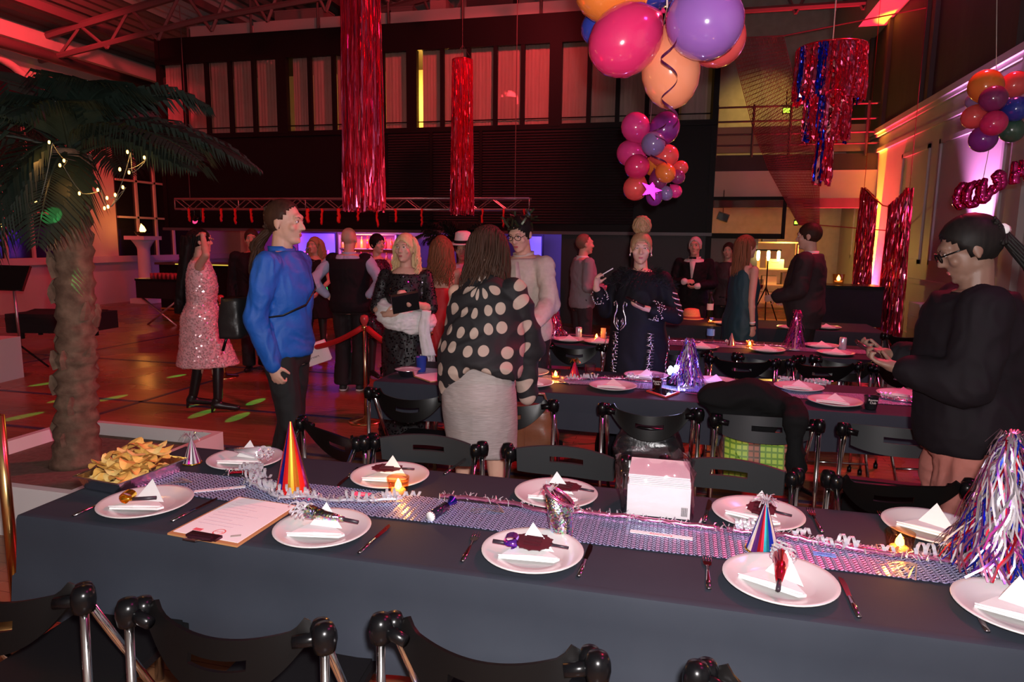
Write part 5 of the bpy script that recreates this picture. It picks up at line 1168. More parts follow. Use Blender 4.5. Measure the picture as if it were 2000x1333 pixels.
for x, y, z, lb in ((3.70, 10.5, 1.40, 'slim black LED uplight on a stand behind the person with the phone'), (3.70, 15.6, .12, 'low black LED uplight on the floor behind the foil curtains')):
    t = thing('led_uplight', lb, 'uplight', (x, y, 0)); MB().lathe([(.05, z-.1), (.055, z-.08), (.055, z), (.045, z+.005), (.04, z-.02)], 16, caps=False).build('can', BLACK, t, True); MB().lathe([(.09, 0), (.09, .012), (.015, .02), (.012, max(.021, z-.09))], 16).build('stand', BLACK, t, True)
# ---- dark potted palm in front of the bar
pp = atY(895, 470, 9.6); plant = thing('potted_palm', 'dark potted palm standing in front of the truss', 'plant', (pp.x, 9.6, 0))
MB().lathe([(.001, 0), (.2, 0), (.26, .42), (.24, .42), (.001, .38)], 20, caps=False).build('pot', BLACK, plant, True); MB().tube([(0, 0, .35), (.03, 0, 1.0), (0, 0, 1.5)], [.06, .045, .035], 8).build('stem', bark, plant, True)
dl = mat('dark_leaf', (.01, .014, .011), .5)
for i in range(22): frond(i*2.4+.3, rnd(.3, 1.1), rnd(.5, .95), rnd(.3, .7), plant, Vector((0, 0, 1.5+rnd(-.05, .1))), .035, 16, .32, dl)
random.seed(5)

# ---- bags and coat on the chairs of the second table
lea = mat('brown_leather', (.18, .065, .03), .3, coat=.4, noise_=(9, (.12, .04, .02), .3), bump=.25)
def softbox(mb, c, d, sag=.2, n=12, seed=0):
    rings = []
    for i in range(n+1):
        f = i/n; z = f*d[2]; k = 1-.18*f+sag*.25*math.sin(f*PI); ring = []
        for a in range(28):
            an = a/28*2*PI; sx = math.copysign(abs(math.cos(an))**.45, math.cos(an)); sy = math.copysign(abs(math.sin(an))**.45, math.sin(an)); j = 1+.09*noise.noise(Vector((an*1.5, f*4, seed)))
            ring.append(Vector((c[0]+sx*d[0]/2*k*j, c[1]+sy*d[1]/2*k*j, c[2]+z+.02*noise.noise(Vector((an*2, seed, f)))*f)))
        rings.append(ring)
    mb.loft(rings); return mb
t = thing('handbag', 'glossy brown leather handbag on a chair seat', 'bag', (-.80, 3.68, .474))
softbox(MB(), (0, 0, 0), (.33, .2, .25)).build('body', lea, t, True); MB().tube([(-.12, 0, .23), (-.09, -.02, .33), (.09, -.02, .33), (.12, 0, .23)], .008, 8).build('strap', lea, t, True); MB().box((.0, -.112, .12), (.006, .006, .2)).build('seam', lea, t)
t = thing('black_bag', 'shiny black soft bag on the chair seat', 'bag', (-.13, 3.70, .474)); softbox(MB(), (0, 0, 0), (.36, .26, .16), .5, seed=4).build('body', mat('black_nylon', (.012, .012, .014), .25, bump=.2), t, True); MB().box((.11, -.135, .06), (.02, .004, .02)).build('badge', gold, t); MB().tube([(-.12, -.02, .14), (-.05, -.08, .19), (.08, -.06, .18), (.13, 0, .13)], .01, 8).build('strap', BLACK, t, True)
plaid = mat('plaid_green', (.3, .5, .06), .55); g = N(plaid); tc = g.n('TexCoord'); sp = g.n('SeparateXYZ'); g.l(tc.outputs['Object'], sp.inputs[0])
fx = g.math('FRACT', g.math('MULTIPLY', sp.outputs[0], 6)); fz = g.math('FRACT', g.math('MULTIPLY', sp.outputs[2], 36)); fx2 = g.math('FRACT', g.math('MULTIPLY', sp.outputs[0], 36))
base = g.ramp(fx, [(0, (.32, .45, .05)), (.62, (.42, .48, .07)), (.66, (.3, .1, .06)), (.95, (.25, .12, .1))], 'CONSTANT')
chk = g.math('MAXIMUM', g.math('GREATER_THAN', fz, .68), g.math('GREATER_THAN', fx2, .74)); mx = g.n('MixRGB', blend_type='MULTIPLY'); mx.inputs[2].default_value = (.35, .5, .45, 1); g.l(chk, mx.inputs[0]); g.l(base, mx.inputs[1]); g.l(mx.outputs[0], g.b.inputs['Base Color'])
t = thing('plaid_bag', 'green plaid shopping bag on the chair under the coat', 'bag', (.42, 3.58, .474)); softbox(MB(), (0, 0, 0), (.38, .30, .20), .4, seed=9).build('body', plaid, t, True); MB().tube([(-.12, -.15, .15), (-.08, -.18, .10), (-.04, -.155, .05)], .012, 6, flat=.4).build('handle', plaid, t)
# black coat hung over the grey chair
wool = mat('black_wool', (.0045, .0045, .005), .9, spec=.2, bump=.2)
def coat_mesh():
    m = MB(); Y0 = 3.50
    m.cap((.21, Y0+.02, .82), (.22, Y0+.02, .90), .04, .06); m.cap((.18, Y0+.02, .88), (.36, Y0+.02, .91), .07, .085); m.cap((.36, Y0+.02, .91), (.52, Y0, .86), .085, .075); m.cap((.52, Y0, .87), (.55, Y0-.1, .89), .07, .05)
    m.cap((.55, Y0-.1, .89), (.55, Y0-.2, .84), .05, .05); m.cap((.55, Y0-.2, .84), (.56, Y0-.21, .62), .05, .045); m.loft([[Vector((.34+rx*math.cos(a*PI/12), Y0+.03+.06*math.sin(a*PI/12), z)) for a in range(24)] for z, rx in ((.70, .15), (.78, .17), (.86, .17), (.92, .13))])
    return m
co = coat_mesh().build('coat', wool, None, True); tag(co, 'black wool coat hung over the back of the chair with the plaid bag', 'coat')
# ---- green laser dots from an effect light on the truss
for px, py in ((90, 750), (130, 780), (220, 778), (240, 820), (345, 735), (370, 760), (395, 808), (465, 815), (150, 530), (12, 865), (380, 790), (625, 822), (500, 785), (215, 790), (40, 815), (345, 570)):
    q = atZ(px, py, 0) if py > 600 else atY(px, py, 3.3)
    lamp('SPOT', (-4.6, 12.4, 2.5) if py > 600 else (-2.2, 1.2, 3.6), (.06, 1, .22), 9000 if py > 600 else 700, q, .003, .75 if py > 600 else 2.2, .2, name='laser_dot' if py > 600 else 'laser_dot_offscreen')
# ================================================================ PEOPLE
BAKE = []
def baked(o, voxel, post=None, smooth=6):
    r = o.modifiers.new('r', 'REMESH'); r.mode = 'VOXEL'; r.voxel_size = voxel; r.use_smooth_shade = True
    s_ = o.modifiers.new('s', 'SMOOTH'); s_.factor = .5; s_.iterations = smooth
    BAKE.append((o, post)); return o
def sstep(x, a, b): x = min(1, max(0, (x-a)/(b-a))); return x*x*(3-2*x)
def folds(amp=.008, kx=20, kz=8, seed=0):
    def f(me):
        ns = [n_.vector.copy() for n_ in me.vertex_normals]
        for v, n_ in zip(me.vertices, ns):
            c = v.co; a = math.atan2(c.y, c.x)
            w_ = noise.noise(Vector((c.x*5+seed, c.y*5, c.z*4)))*1.2; d = 1.3*noise.noise(Vector((c.x*kx*.5+seed, c.y*kx*.5, c.z*kz+w_)))+.7*(1-2*abs(noise.noise(Vector((c.x*kx*.8+w_*2+seed, c.y*kx*.8, c.z*kz*1.6+w_)))))-.3
            v.co = c+n_*amp*d
    return f
SKIN = lambda n, c: mat('skin_'+n, c, .5, noise_=(14, tuple(x*.88 for x in c), .3), spec=.4)
SK = SKIN('fair', (.62, .36, .27)); SKT = SKIN('tan', (.48, .26, .18))
def hairm(n, c, c2): return mat('hair_'+n, c, .55, noise_=(60, c2, .25), scale=(1, 1, .08), spec=.15)
HB = hairm('brown', (.030, .014, .010), (.055, .026, .017)); HK = hairm('black', (.007, .006, .006), (.014, .011, .01)); HBL = hairm('blonde', (.55, .36, .18), (.72, .52, .3)); HA = hairm('auburn', (.16, .06, .03), (.25, .1, .05)); HG = hairm('grey', (.45, .42, .4), (.6, .57, .55)); HDB = hairm('dark_blonde', (.28, .16, .08), (.4, .25, .14))
eye_w = mat('eye_white', (.8, .78, .76), .2); eye_d = mat('eye_iris', (.05, .035, .025), .1); lip_m = mat('lips', (.45, .1, .11), .4); brow_m = mat('brow', (.12, .06, .035), .7)
TOR = [(.84, .150, .105, 0), (.92, .172, .122, -.005), (.98, .170, .122, -.005), (1.06, .152, .112, 0), (1.14, .150, .112, .005), (1.24, .163, .122, .008), (1.33, .172, .122, .004), (1.40, .172, .105, 0), (1.445, .135, .085, -.004), (1.48, .085, .068, -.006)]
TORF = [(.84, .158, .112, -.005), (.92, .180, .128, -.012), (.98, .172, .120, -.008), (1.07, .132, .100, 0), (1.14, .128, .100, .006), (1.24, .145, .128, .016), (1.33, .150, .112, .006), (1.40, .148, .092, 0), (1.445, .112, .076, -.004), (1.48, .072, .06, -.006)]
class Person:
    def __init__(s, label, loc, rz, H=1.75, fem=False, lean=0, side=0, skin=None, head=(0, 0, 0), arms=None, legs=None, build=1.0, foot=False, voxel=.0085, feet_yaw=(0, 0)):
        s.t = thing('person', label, 'person', (loc[0], loc[1], 0), rz, None); s.k = H/1.75; s.fem = fem; s.lean = R(lean); s.side = R(side); s.b = build; s.skin = skin or SK
        s.tor = TORF if fem else TOR; s.shw = .165 if fem else .188; s.lm = .9 if fem else 1.0; k = s.k
        s.HM = Matrix.Translation(s.bend(Vector((0, .015, 1.635)))) @ Matrix.Rotation(-s.lean, 4, 'X') @ Matrix.Rotation(R(head[0]), 4, 'Z') @ Matrix.Rotation(R(head[1]), 4, 'X') @ Matrix.Rotation(R(head[2]), 4, 'Y')
        arms = arms or {}; legs = legs or {}; s.J = {}
        for n_, sg in (('R', 1), ('L', -1)):
            a = arms.get(n_, {}); sh = s.bend(Vector((sg*s.shw, 0, 1.415))); el = sh+Vector(a.get('el', (sg*.055, -.03, -.285))); wr = el+Vector(a.get('wr', (sg*.0, .06, -.245)))
            d = Vector(a['hd']).normalized() if 'hd' in a else (wr-el).normalized(); pn = Vector(a.get('pn', (-sg, 0, 0))); pn = (pn-d*pn.dot(d)).normalized()
            s.J[n_] = dict(sh=sh, el=el, wr=wr, d=d, pn=pn, curl=a.get('curl', .35), th=a.get('th', None), sg=sg)
            l = legs.get(n_, {}); hp = Vector((sg*.088, 0, .92)); kn = hp+Vector(l.get('kn', (sg*.005, .02, -.43))); an = kn+Vector(l.get('an', (0, -.035, -.405)))
            s.J[n_].update(hp=hp, kn=kn, an=an, fy=R(l.get('yaw', -sg*8)))
        m = MB(); s.torso(m, 0); s.limbs(m); s.headgeo(m); s.hands(m)
        if foot:
            for n_ in 'RL':
                j = s.J[n_]; f = Vector((math.sin(-j['fy']), math.cos(j['fy']), 0)); m.cap(j['an']+Vector((0, 0, -.03)), j['an']+f*.13+Vector((0, 0, -.06)), .036, .03)
        s.body = s.out(m, 'body', s.skin, voxel=voxel, smooth=3)
    def bend(s, p):
        p = Vector(p); a = s.lean*sstep(p.z, .9, 1.2); b = s.side*sstep(p.z, .9, 1.2); z = p.z-.95
        if z <= 0: return p
        y, z2 = p.y*math.cos(a)+z*math.sin(a), z*math.cos(a)-p.y*math.sin(a); x, z3 = p.x*math.cos(b)+z2*math.sin(b), z2*math.cos(b)-p.x*math.sin(b)
        return Vector((x, y, .95+z3))
    def ring(s, z, rx, ry, cy, n=24, cx=0): return [s.bend(Vector((cx+rx*math.cos(2*PI*i/n), cy+ry*math.sin(2*PI*i/n), z))) for i in range(n)]
    def torso(s, m, off, z0=.84, z1=1.48, belly=0, offy=None):
        rr = []
        offy = off if offy is None else offy
        zs = sorted(set([z0, z1]+[t_[0] for t_ in s.tor if z0 < t_[0] < z1]))
        for z in zs:
            for a, b in zip(s.tor[:-1], s.tor[1:]):
                if a[0] <= z <= b[0]: f = (z-a[0])/(b[0]-a[0]); q = [a[i]+(b[i]-a[i])*f for i in range(4)]; break
            else: q = list(s.tor[0]) if z < s.tor[0][0] else list(s.tor[-1])
            bl = belly*math.exp(-((z-1.08)/.14)**2); rr.append(s.ring(z, q[1]*s.b+off, q[2]*s.b+offy+bl*.6, q[3]+bl*.5))
        m.loft(rr)
        if z1 > 1.4:
            for n_ in 'RL': m.ell(s.J[n_]['sh']+Vector((-s.J[n_]['sg']*.02, 0, -.016)), .052*s.lm+off)
    def sleeve(s, m, n_, off, frac=1.0, cuff=None):
        j = s.J[n_]; l = s.lm*s.b; m.cap(j['sh'], j['el'], .045*l+off, .039*l+off)
        if frac > .5: e = j['el'].lerp(j['wr'], (frac-.5)*2); m.cap(j['el'], e, .041*l+off, .030*l+(cuff if cuff is not None else off))
    def limbs(s, m):
        l = s.lm
        for n_ in 'RL':
            j = s.J[n_]; m.cap(j['sh'], j['el'], .046*l*s.b, .037*l); m.cap(j['el'], j['wr'], .038*l, .025*l); mid = j['el'].lerp(j['wr'], .3); m.ell(mid, .039*l)
            m.cap(j['hp'], j['kn'], .085*s.b, .054*l); m.cap(j['kn'], j['an'], .050*l, .033*l); q = j['kn'].lerp(j['an'], .32)+Vector((0, -.016, 0)); m.cap(q, j['kn'].lerp(j['an'], .6), .052*l, .038*l)
    def headgeo(s, m):
        H = s.HM; k = .95 if s.fem else 1.0; A = H.to_3x3()
        def e(c, r): m.ell(H @ (Vector(c)*k), tuple(x*k for x in r), 18, 12, A)
        def cp(a, b, ra, rb): m.cap(H @ (Vector(a)*k), H @ (Vector(b)*k), ra*k, rb*k)
        e((0, -.015, .028), (.076, .097, .090)); e((0, .028, -.03), (.062, .066, .088)); e((0, .052, -.088), (.036 if s.fem else .042, .038, .03)); e((0, .0, -.055), (.060, .06, .055))
        e((0, .078, .032), (.05, .02, .022)); cp((0, .088, .012), (0, .108, -.022), .0095, .0125); e((0, .108, -.028), (.0135, .014, .009)); e((.012, .098, -.03), (.008, .009, .007)); e((-.012, .098, -.03), (.008, .009, .007))
        e((0, .086, -.058), (.021, .011, .0055)); e((0, .085, -.068), (.019, .011, .006)); e((0, .08, -.098), (.018, .016, .014))
        for x in (-1, 1): e((x*.042, .066, -.024), (.024, .02, .022)); e((x*.077, -.008, -.006), (.009, .02, .031)); e((x*.078, -.004, -.03), (.008, .011, .014)); e((x*.031, .079, .008), (.0165, .008, .010))
        m.cap(s.bend(Vector((0, -.01, 1.43))), H @ Vector((0, -.012, -.06)), .062*s.lm, .052*s.lm)
    def hands(s, m):
        for n_ in 'RL':
            j = s.J[n_]; d, pn, wr = j['d'], j['pn'], j['wr']; sd = d.cross(pn).normalized(); l = .92 if s.fem else 1.0; th = j['th'] if j['th'] is not None else 1
            M = Matrix((sd, d, pn)).transposed(); m.ell(wr+d*.045*l, (.036*l, .05*l, .0155*l), 14, 10, M); m.cap(wr-d*.02, wr+d*.03, .025*l, .024*l)
            for i, (o, L) in enumerate(((-.029, .066), (-.0098, .077), (.0098, .074), (.028, .058))):
                p = wr+d*(.085-.006*abs(i-1.4))*l+sd*o*l*(-th); c = j['curl']*(1+.12*i); dirs = d; r = .0088*l; fan = sd*(o*(-th)*1.2)
                for q, seg in enumerate((.42, .32, .26)):
                    a = c*(.55+q*.5); dd = (d*math.cos(a*(q+1)*.75)+pn*math.sin(a*(q+1)*.75)+fan).normalized(); p2 = p+dd*L*l*seg; m.cap(p, p2, r, r*.9, 8); p = p2; r *= .92
            p = wr+d*.02*l+sd*.024*l*th*(-1 if False else 1); dd = (d*.62+sd*.62*th+pn*.42).normalized(); p2 = p+dd*.042*l; m.cap(p, p2, .0125*l, .0105*l, 8); dd = (d*.85+sd*.25*th+pn*(.3+.4*j['curl'])).normalized(); m.cap(p2, p2+dd*.034*l, .0105*l, .0085*l, 8)
    def out(s, m, name, mt, voxel=None, post=None, parent=None, smooth=6, auto=None):
        k = s.k; m.v = [(x*k, y*k, z*k) for x, y, z in m.v]
        o = m.build(name, mt, parent or s.t, True)
        if voxel: baked(o, voxel, post, smooth)
        return o
    def eyes(s, lipc=True, brow=None, open_=1.0):
        k = .95 if s.fem else 1.0; A = s.HM.to_3x3()
        for x in (-1, 1):
            m = MB(); m.ell(s.HM @ (Vector((x*.031, .0865, .009))*k), (.0135*k, .006*k, .0068*k*open_), 12, 8, A); e = s.out(m, 'eye', eye_w, parent=s.body)
            m = MB(); m.ell(s.HM @ (Vector((x*.031, .0915, .009))*k), (.0056*k, .0025*k, .0058*k*open_), 10, 6, A); s.out(m, 'iris', eye_d, parent=s.body)
            m = MB(); m.tube([s.HM @ (Vector((x*q[0], q[1], q[2]))*k) for q in ((.015, .0955, .027), (.03, .093, .034), (.048, .080, .029))], [.0028, .0034, .0015], 6, flat=.7); s.out(m, 'eyebrow', brow or brow_m, parent=s.body)
            m = MB(); m.tube([s.HM @ (Vector((x*q[0], q[1], q[2]))*k) for q in ((.017, .088, .008), (.031, .0935, .0165*open_), (.046, .083, .010))], .0016, 5); s.out(m, 'lashes', brow_m, parent=s.body)
        if lipc: m = MB(); m.ell(s.HM @ (Vector((0, .0945, -.060))*k), (.020*k, .005*k, .0042*k), 12, 6, A); m.ell(s.HM @ (Vector((0, .093, -.068))*k), (.017*k, .005*k, .0045*k), 12, 6, A); s.out(m, 'lips', lip_m, voxel=.002, parent=s.body, smooth=2)
    # ---- hair
    def cap_hair(s, mt, line=1.7, c0=-.078, thick=1.07, name='hair', locks=None, back=0):
        k = .95 if s.fem else 1.0; m = MB(); n, mm = 34, 22; vs = []; ok = []
        for i in range(mm+1):
            t_ = PI*i/mm
            for j_ in range(n):
                p = 2*PI*j_/n; q = Vector((.079*math.sin(t_)*math.cos(p), .101*math.sin(t_)*math.sin(p), .094*math.cos(t_)))*thick; w_ = 1+.03*noise.noise(Vector((p*4, t_*6, 3))); q = q*w_+Vector((0, -.015, .028))
                vs.append(s.HM @ (q*k)); ok.append(q.z > c0+line*q.y)
        fs = []
        for i in range(mm):
            for j_ in range(n):
                a, b, c, d = i*n+j_, (i+1)*n+j_, (i+1)*n+(j_+1) % n, i*n+(j_+1) % n
                if sum((ok[a], ok[b], ok[c], ok[d])) >= 3: fs.append((a, b, c, d))
        m.add(vs, fs); o = s.out(m, name, mt); so = o.modifiers.new('sol', 'SOLIDIFY'); so.thickness = .012; so.offset = -1; return o
    def locks(s, mt, n, length, spread=.03, wave=.012, freq=3, front=False, name='hair_locks', r=.010, drift=(0, 0, 0), back=True, taper=.3, seed=1, pull=None):
        random.seed(seed); k = .95 if s.fem else 1.0; m = MB()
        for i in range(n):
            az = rnd(-.25 if front else .1, PI+(.25 if front else -.1)); az = -az      # back half: negative y
            el_ = rnd(.05, 1.0); q = Vector((.082*math.cos(az)*math.cos(el_*.9), .104*math.sin(az)*math.cos(el_*.9)-.015, .03+.092*math.sin(el_*.9)))
            p0 = s.HM @ (q*k); out_ = (s.HM.to_3x3() @ Vector((q.x, q.y*.7, 0)))
            out_ = out_.normalized() if out_.length > 1e-4 else Vector((0, -1, 0)); L = length*rnd(.82, 1.05)+q.z*.9; ph = rnd(0, 6.28); pts = []; rs = []
            for j_ in range(13):
                f = j_/12; w_ = wave*f*math.sin(ph+f*freq*6.28); sp_ = spread*math.sin(min(1, f*1.6)*PI/2)
                p = p0+out_*(sp_+.012)+Vector((w_+drift[0]*f, wave*f*math.cos(ph+f*freq*6.28)+drift[1]*f, -L*f*(.35+.65*f if f < .3 else 1)+drift[2]*f)) if j_ else p0
                if pull: p = p.lerp(Vector((pull[0], pull[1], p.z)), sstep(f, .1, .9)*pull[2])
                pts.append(p); rs.append(r*(1-(1-taper)*f)*rnd(.85, 1.1))
            m.tube(pts, rs, 6, flat=.7)
        random.seed(99); return s.out(m, name, mt)
    def mass(s, mt, length, w0=.088, w1=.075, depth=.055, yo=-.06, name='hair_mass', drift=(0, 0), amp=.010, top=.05, seed=1):
        k = .95 if s.fem else 1.0; m = MB(); c0 = s.HM @ Vector((0, yo, top)); rr = []
        for i in range(9):
            f = i/8; w_ = w0+(w1-w0)*f; d_ = depth*(1-.35*f); w_ *= (.55 if i == 0 else 1)*(.6 if i == 8 else 1); c = c0+Vector((drift[0]*f, drift[1]*f, -length*f)); rr.append([c+Vector((w_*math.cos(a*PI/14), d_*math.sin(a*PI/14), .0)) for a in range(28)])
        m.loft(rr); return s.out(m, name, mt, .008, folds(amp, 34, 3, seed), smooth=4)
    def ponytail(s, mt, n, length, tie=(0, -.12, 0), out_=(0, -.09), r=.007, seed=1, wave=.012, freq=2, wide=.03, name='ponytail'):
        random.seed(seed); m = MB(); T = s.HM @ Vector(tie)
        for i in range(n):
            q = Vector((rnd(-.06, .06), -.09+rnd(-.015, .015), rnd(-.03, .09))); p0 = s.HM @ q; ph = rnd(0, 6.28); ox, oy = rnd(-wide, wide), rnd(-wide, wide)*.6; pts = [p0, p0.lerp(T, .6), T+Vector((ox*.25, oy*.25, 0))]; L = length*rnd(.8, 1.05)
            for j in range(1, 13): f = j/12; pts.append(T+Vector((ox*min(1, .4+f*2)+wave*f*math.sin(ph+f*freq*6.28), oy+out_[1]*sstep(f, 0, .4)+wave*f*math.cos(ph+f*freq*6.28), -L*f*(.55+.45*f))))
            m.tube(pts, [r*.8, r, r*.7]+[r*(1.1-.8*(j/12)) for j in range(1, 13)], 6)
        random.seed(99); return s.out(m, name, mt)
    # ---- clothes
    def shirt(s, name, mt, off=.018, frac=1.0, z0=.86, z1=1.47, belly=0, sl='RL', post=None, cuff=None, voxel=.010, flare=0, offy=None):
        m = MB(); s.torso(m, off, z0, z1, belly, offy)
        for n_ in sl: s.sleeve(m, n_, off, frac, cuff)
        return s.out(m, name, mt, voxel, post or folds())
    def collar(s, mt, name='collar', h=.045, r=.076, z=1.455):
        m = MB(); rr = []
        for zz, rad in ((z-.015, r+.012), (z+h*.6, r), (z+h, r+.004), (z+h*.9, r-.008), (z, r-.004)): rr.append([s.bend(Vector((rad*math.cos(a*PI/12), -.008+rad*.95*math.sin(a*PI/12), zz-(.012 if math.sin(a*PI/12) > .7 else 0)))) for a in range(24)])
        m.loft(rr, False); return s.out(m, name, mt)
    def pants(s, name, mt, off=.02, flare=.02, z1=1.0, post=None, zb=.06):
        m = MB(); s.torso(m, off*.7, .84, z1)
        for n_ in 'RL':
            j = s.J[n_]; b = j['kn'].lerp(j['an'], 1.0); b.z = max(zb, b.z-.02); m.cap(j['hp'], j['kn'], .088*s.b+off*.6, .062+off*.6); m.tube([j['kn']+Vector((0, 0, .06)), j['kn'], j['kn'].lerp(b, .5), b], [.06+off*.6, .064+off*.6, .06+off*.5+flare*.4, .05+off*.5+flare], 18)
        return s.out(m, name, mt, .011, post or folds(.007, 18, 5, 3))
    def skirt(s, name, mt, rows, post=None, voxel=.010):
        m = MB(); m.loft([s.ring(z, rx, ry, cy, 36, cx) for z, rx, ry, cy, cx in rows]); return s.out(m, name, mt, voxel, post or folds(.005, 20, 3, 2))
    def shoes(s, mt, name='shoe', heel=0, L=.17, w_=.04, sole=None):
        for n_ in 'RL':
            j = s.J[n_]; f = Vector((math.sin(-j['fy']), math.cos(j['fy']), 0)); a = j['an']; z = a.z; m = MB()
            m.cap(a+Vector((0, 0, -.02))-f*.01, Vector((a.x, a.y, .04+heel*.7))-f*.03, .043, .038); m.cap(Vector((a.x, a.y, .04+heel*.6))-f*.03, Vector((a.x, a.y, .034))+f*L, w_, w_*.72)
            o = s.out(m, name, mt, .009, None, None, 3)
            if heel: h = MB(); h.tube([Vector((a.x, a.y, .05+heel*.6))-f*.045, Vector((a.x, a.y, .003))-f*.06], [.022, .009], 8); s.out(h, 'heel', mt, parent=o)
            if sole: h = MB(); h.tube([Vector((a.x, a.y, .012))-f*.065, Vector((a.x, a.y, .012)), Vector((a.x, a.y, .012))+f*L*.7, Vector((a.x, a.y, .012))+f*(L+.025)], [.03, .045, .046, .03], 14, flat=.32); s.out(h, 'sole', sole, parent=o)
def sequins(target, n, r, mt, seed=1, zmin=-9, zmax=9):
    def f(me):
        random.seed(seed); m = MB(); ps = list(me.polygons); A = [p.area for p in ps]
        for p in random.choices(ps, weights=A, k=n):
            c = Vector(p.center); nn = Vector(p.normal)
            if not zmin < c.z < zmax: continue
            nn = (nn+Vector((rnd(-.35, .35), rnd(-.35, .35), rnd(-.45, .15)))).normalized(); u = nn.orthogonal().normalized(); v = nn.cross(u); c += Vector(p.normal)*.003
            m.add([c+(u*math.cos(a*PI/3)+v*math.sin(a*PI/3))*r for a in range(6)], [(0, 1, 2, 3, 4, 5)])
        stuff(m.build('sequins', mt, target, False)); random.seed(99)
    return f
def both(*fs):
    def f(me):
        for g_ in fs: g_(me)
    return f
def at(px, Y): return atY(px, 480, Y)
blackc = mat('black_fabric', (.008, .007, .009), .8, spec=.25); blackt = mat('black_trousers', (.009, .009, .010), .8); shoe_k = mat('black_shoe', (.01, .01, .01), .25)
tights = mat('black_tights', (.02, .014, .014), .6)

# ---- blue shirt man walking, profile
q = at(553, 3.62)
p = Person('man with a dark ponytail in a blue shirt with a black waist bag', (q.x, q.y), R(-84), 1.86, skin=SK, arms={'R': dict(el=(.04, -.055, -.29), wr=(-.02, .07, -.25), curl=.75, pn=(-1, .2, 0)), 'L': dict(el=(-.03, -.06, -.28), wr=(.02, .0, -.25))}, legs={'R': dict(kn=(0, .06, -.42), an=(0, -.1, -.39)), 'L': dict(kn=(0, -.03, -.43), an=(0, -.1, -.39))}, voxel=.007, head=(0, -4, 0))
sh = p.shirt('shirt', mat('blue_cotton', (.008, .10, .46), .6, noise_=(9, (.007, .085, .40), .3), bump=.9), .024, 1.0, .90, 1.475, post=folds(.011, 15, 6, 5), cuff=.012, voxel=.009); p.collar(MATS['blue_cotton'], h=.05)
p.pants('trousers', blackt, .018, .03, .94); p.shoes(shoe_k); p.eyes(); p.cap_hair(HB, 2.1, -.03, 1.05)
p.ponytail(HB, 90, .42, (0, -.10, -.045), (0, -.07), .008, 3, .022, 2.5, .035)
m = MB(); softbox(m, (0, 0, 0), (.17, .13, .22), .5, seed=2); m.v = [(x+.09, y-.25, z+1.0) for x, y, z in m.v]; wb_ = p.out(m, 'waist_bag', mat('bag_nylon', (.012, .011, .012), .4, bump=.2))
m = MB(); m.tube([(.05, -.18, 1.12), (.19, -.05, 1.12), (.19, .08, 1.14), (.09, .165, 1.19), (-.05, .16, 1.27), (-.16, .06, 1.42), (-.1, -.1, 1.44), (0, -.2, 1.12)], .012, 8, flat=.4); p.out(m, 'bag_strap', mat('bag_nylon', (.012, .011, .012), .4)); m = MB(); m.tube([(.09, -.30, 1.02), (.10, -.33, .92)], .009, 6); p.out(m, 'strap_end', BLACK, parent=wb_)

# ---- woman in the pale sequin dress, arms raised to her hair
q = atZ(405, 800, 0); 
p = Person('woman from behind in a pale pink sequin dress with long black hair', (q.x, q.y), R(-52), 1.72, True, skin=SK, arms={'L': dict(el=(-.13, .06, .03), wr=(.12, .02, .20), hd=(.8, 0, .5), curl=.6), 'R': dict(el=(.12, .06, .10), wr=(-.12, -.02, .18), hd=(-.9, 0, .2), curl=.6)}, legs={'R': dict(kn=(.02, .12, -.40), an=(.05, -.02, -.38)), 'L': dict(kn=(-.02, -.02, -.42), an=(-.02, -.10, -.37))})
seq_w = mat('sequin_pink', (.9, .66, .68), .22, .55); drs = mat('dress_pink', (.7, .42, .44), .5, noise_=(160, (.85, .62, .64), .15), bump=.5)
rows = [(.44, .23, .285, .03, .0), (.54, .22, .255, .02, .0), (.66, .21, .225, .01, .0), (.80, .20, .20, 0, 0), (.93, .20, .18, -.012, 0), (1.06, .168, .128, 0, 0), (1.2, .172, .145, .01, 0), (1.33, .17, .13, 0, 0), (1.42, .155, .1, 0, 0), (1.455, .12, .085, 0, 0)]
dr_ = p.skirt('sequin_dress', drs, rows); BAKE[-1] = (dr_, both(folds(.005), sequins(dr_, 4200, .0085, seq_w, 4)))
p.cap_hair(HK, -.2, -.12, 1.10); p.mass(HK, .74, .085, .05, .07, -.09, seed=7, drift=(-.03, -.13)); p.locks(HK, 90, .52, .01, .01, 1.5, r=.012, pull=(-.04, -.21, .85), seed=8, name='long_hair'); p.shoes(mat('boot_black', (.012, .011, .012), .35), 'boot', .06); m = MB()
for n_ in 'RL': j = p.J[n_]; m2 = MB(); m2.cap(j['kn']+Vector((0, 0, .1)), j['an'], .058, .042); p.out(m2, 'boot_shaft', mat('boot_black', (.012, .011, .012), .35))
# ---- man in dark suit behind the ponytail
q = at(492, 7.4)
p = Person('man in a dark jacket standing behind the blue shirt man', (q.x, q.y), R(-150), 1.74, skin=SKT); p.shirt('jacket', blackc, .03); p.pants('trousers', blackt); p.shoes(shoe_k); p.cap_hair(HB); p.eyes()

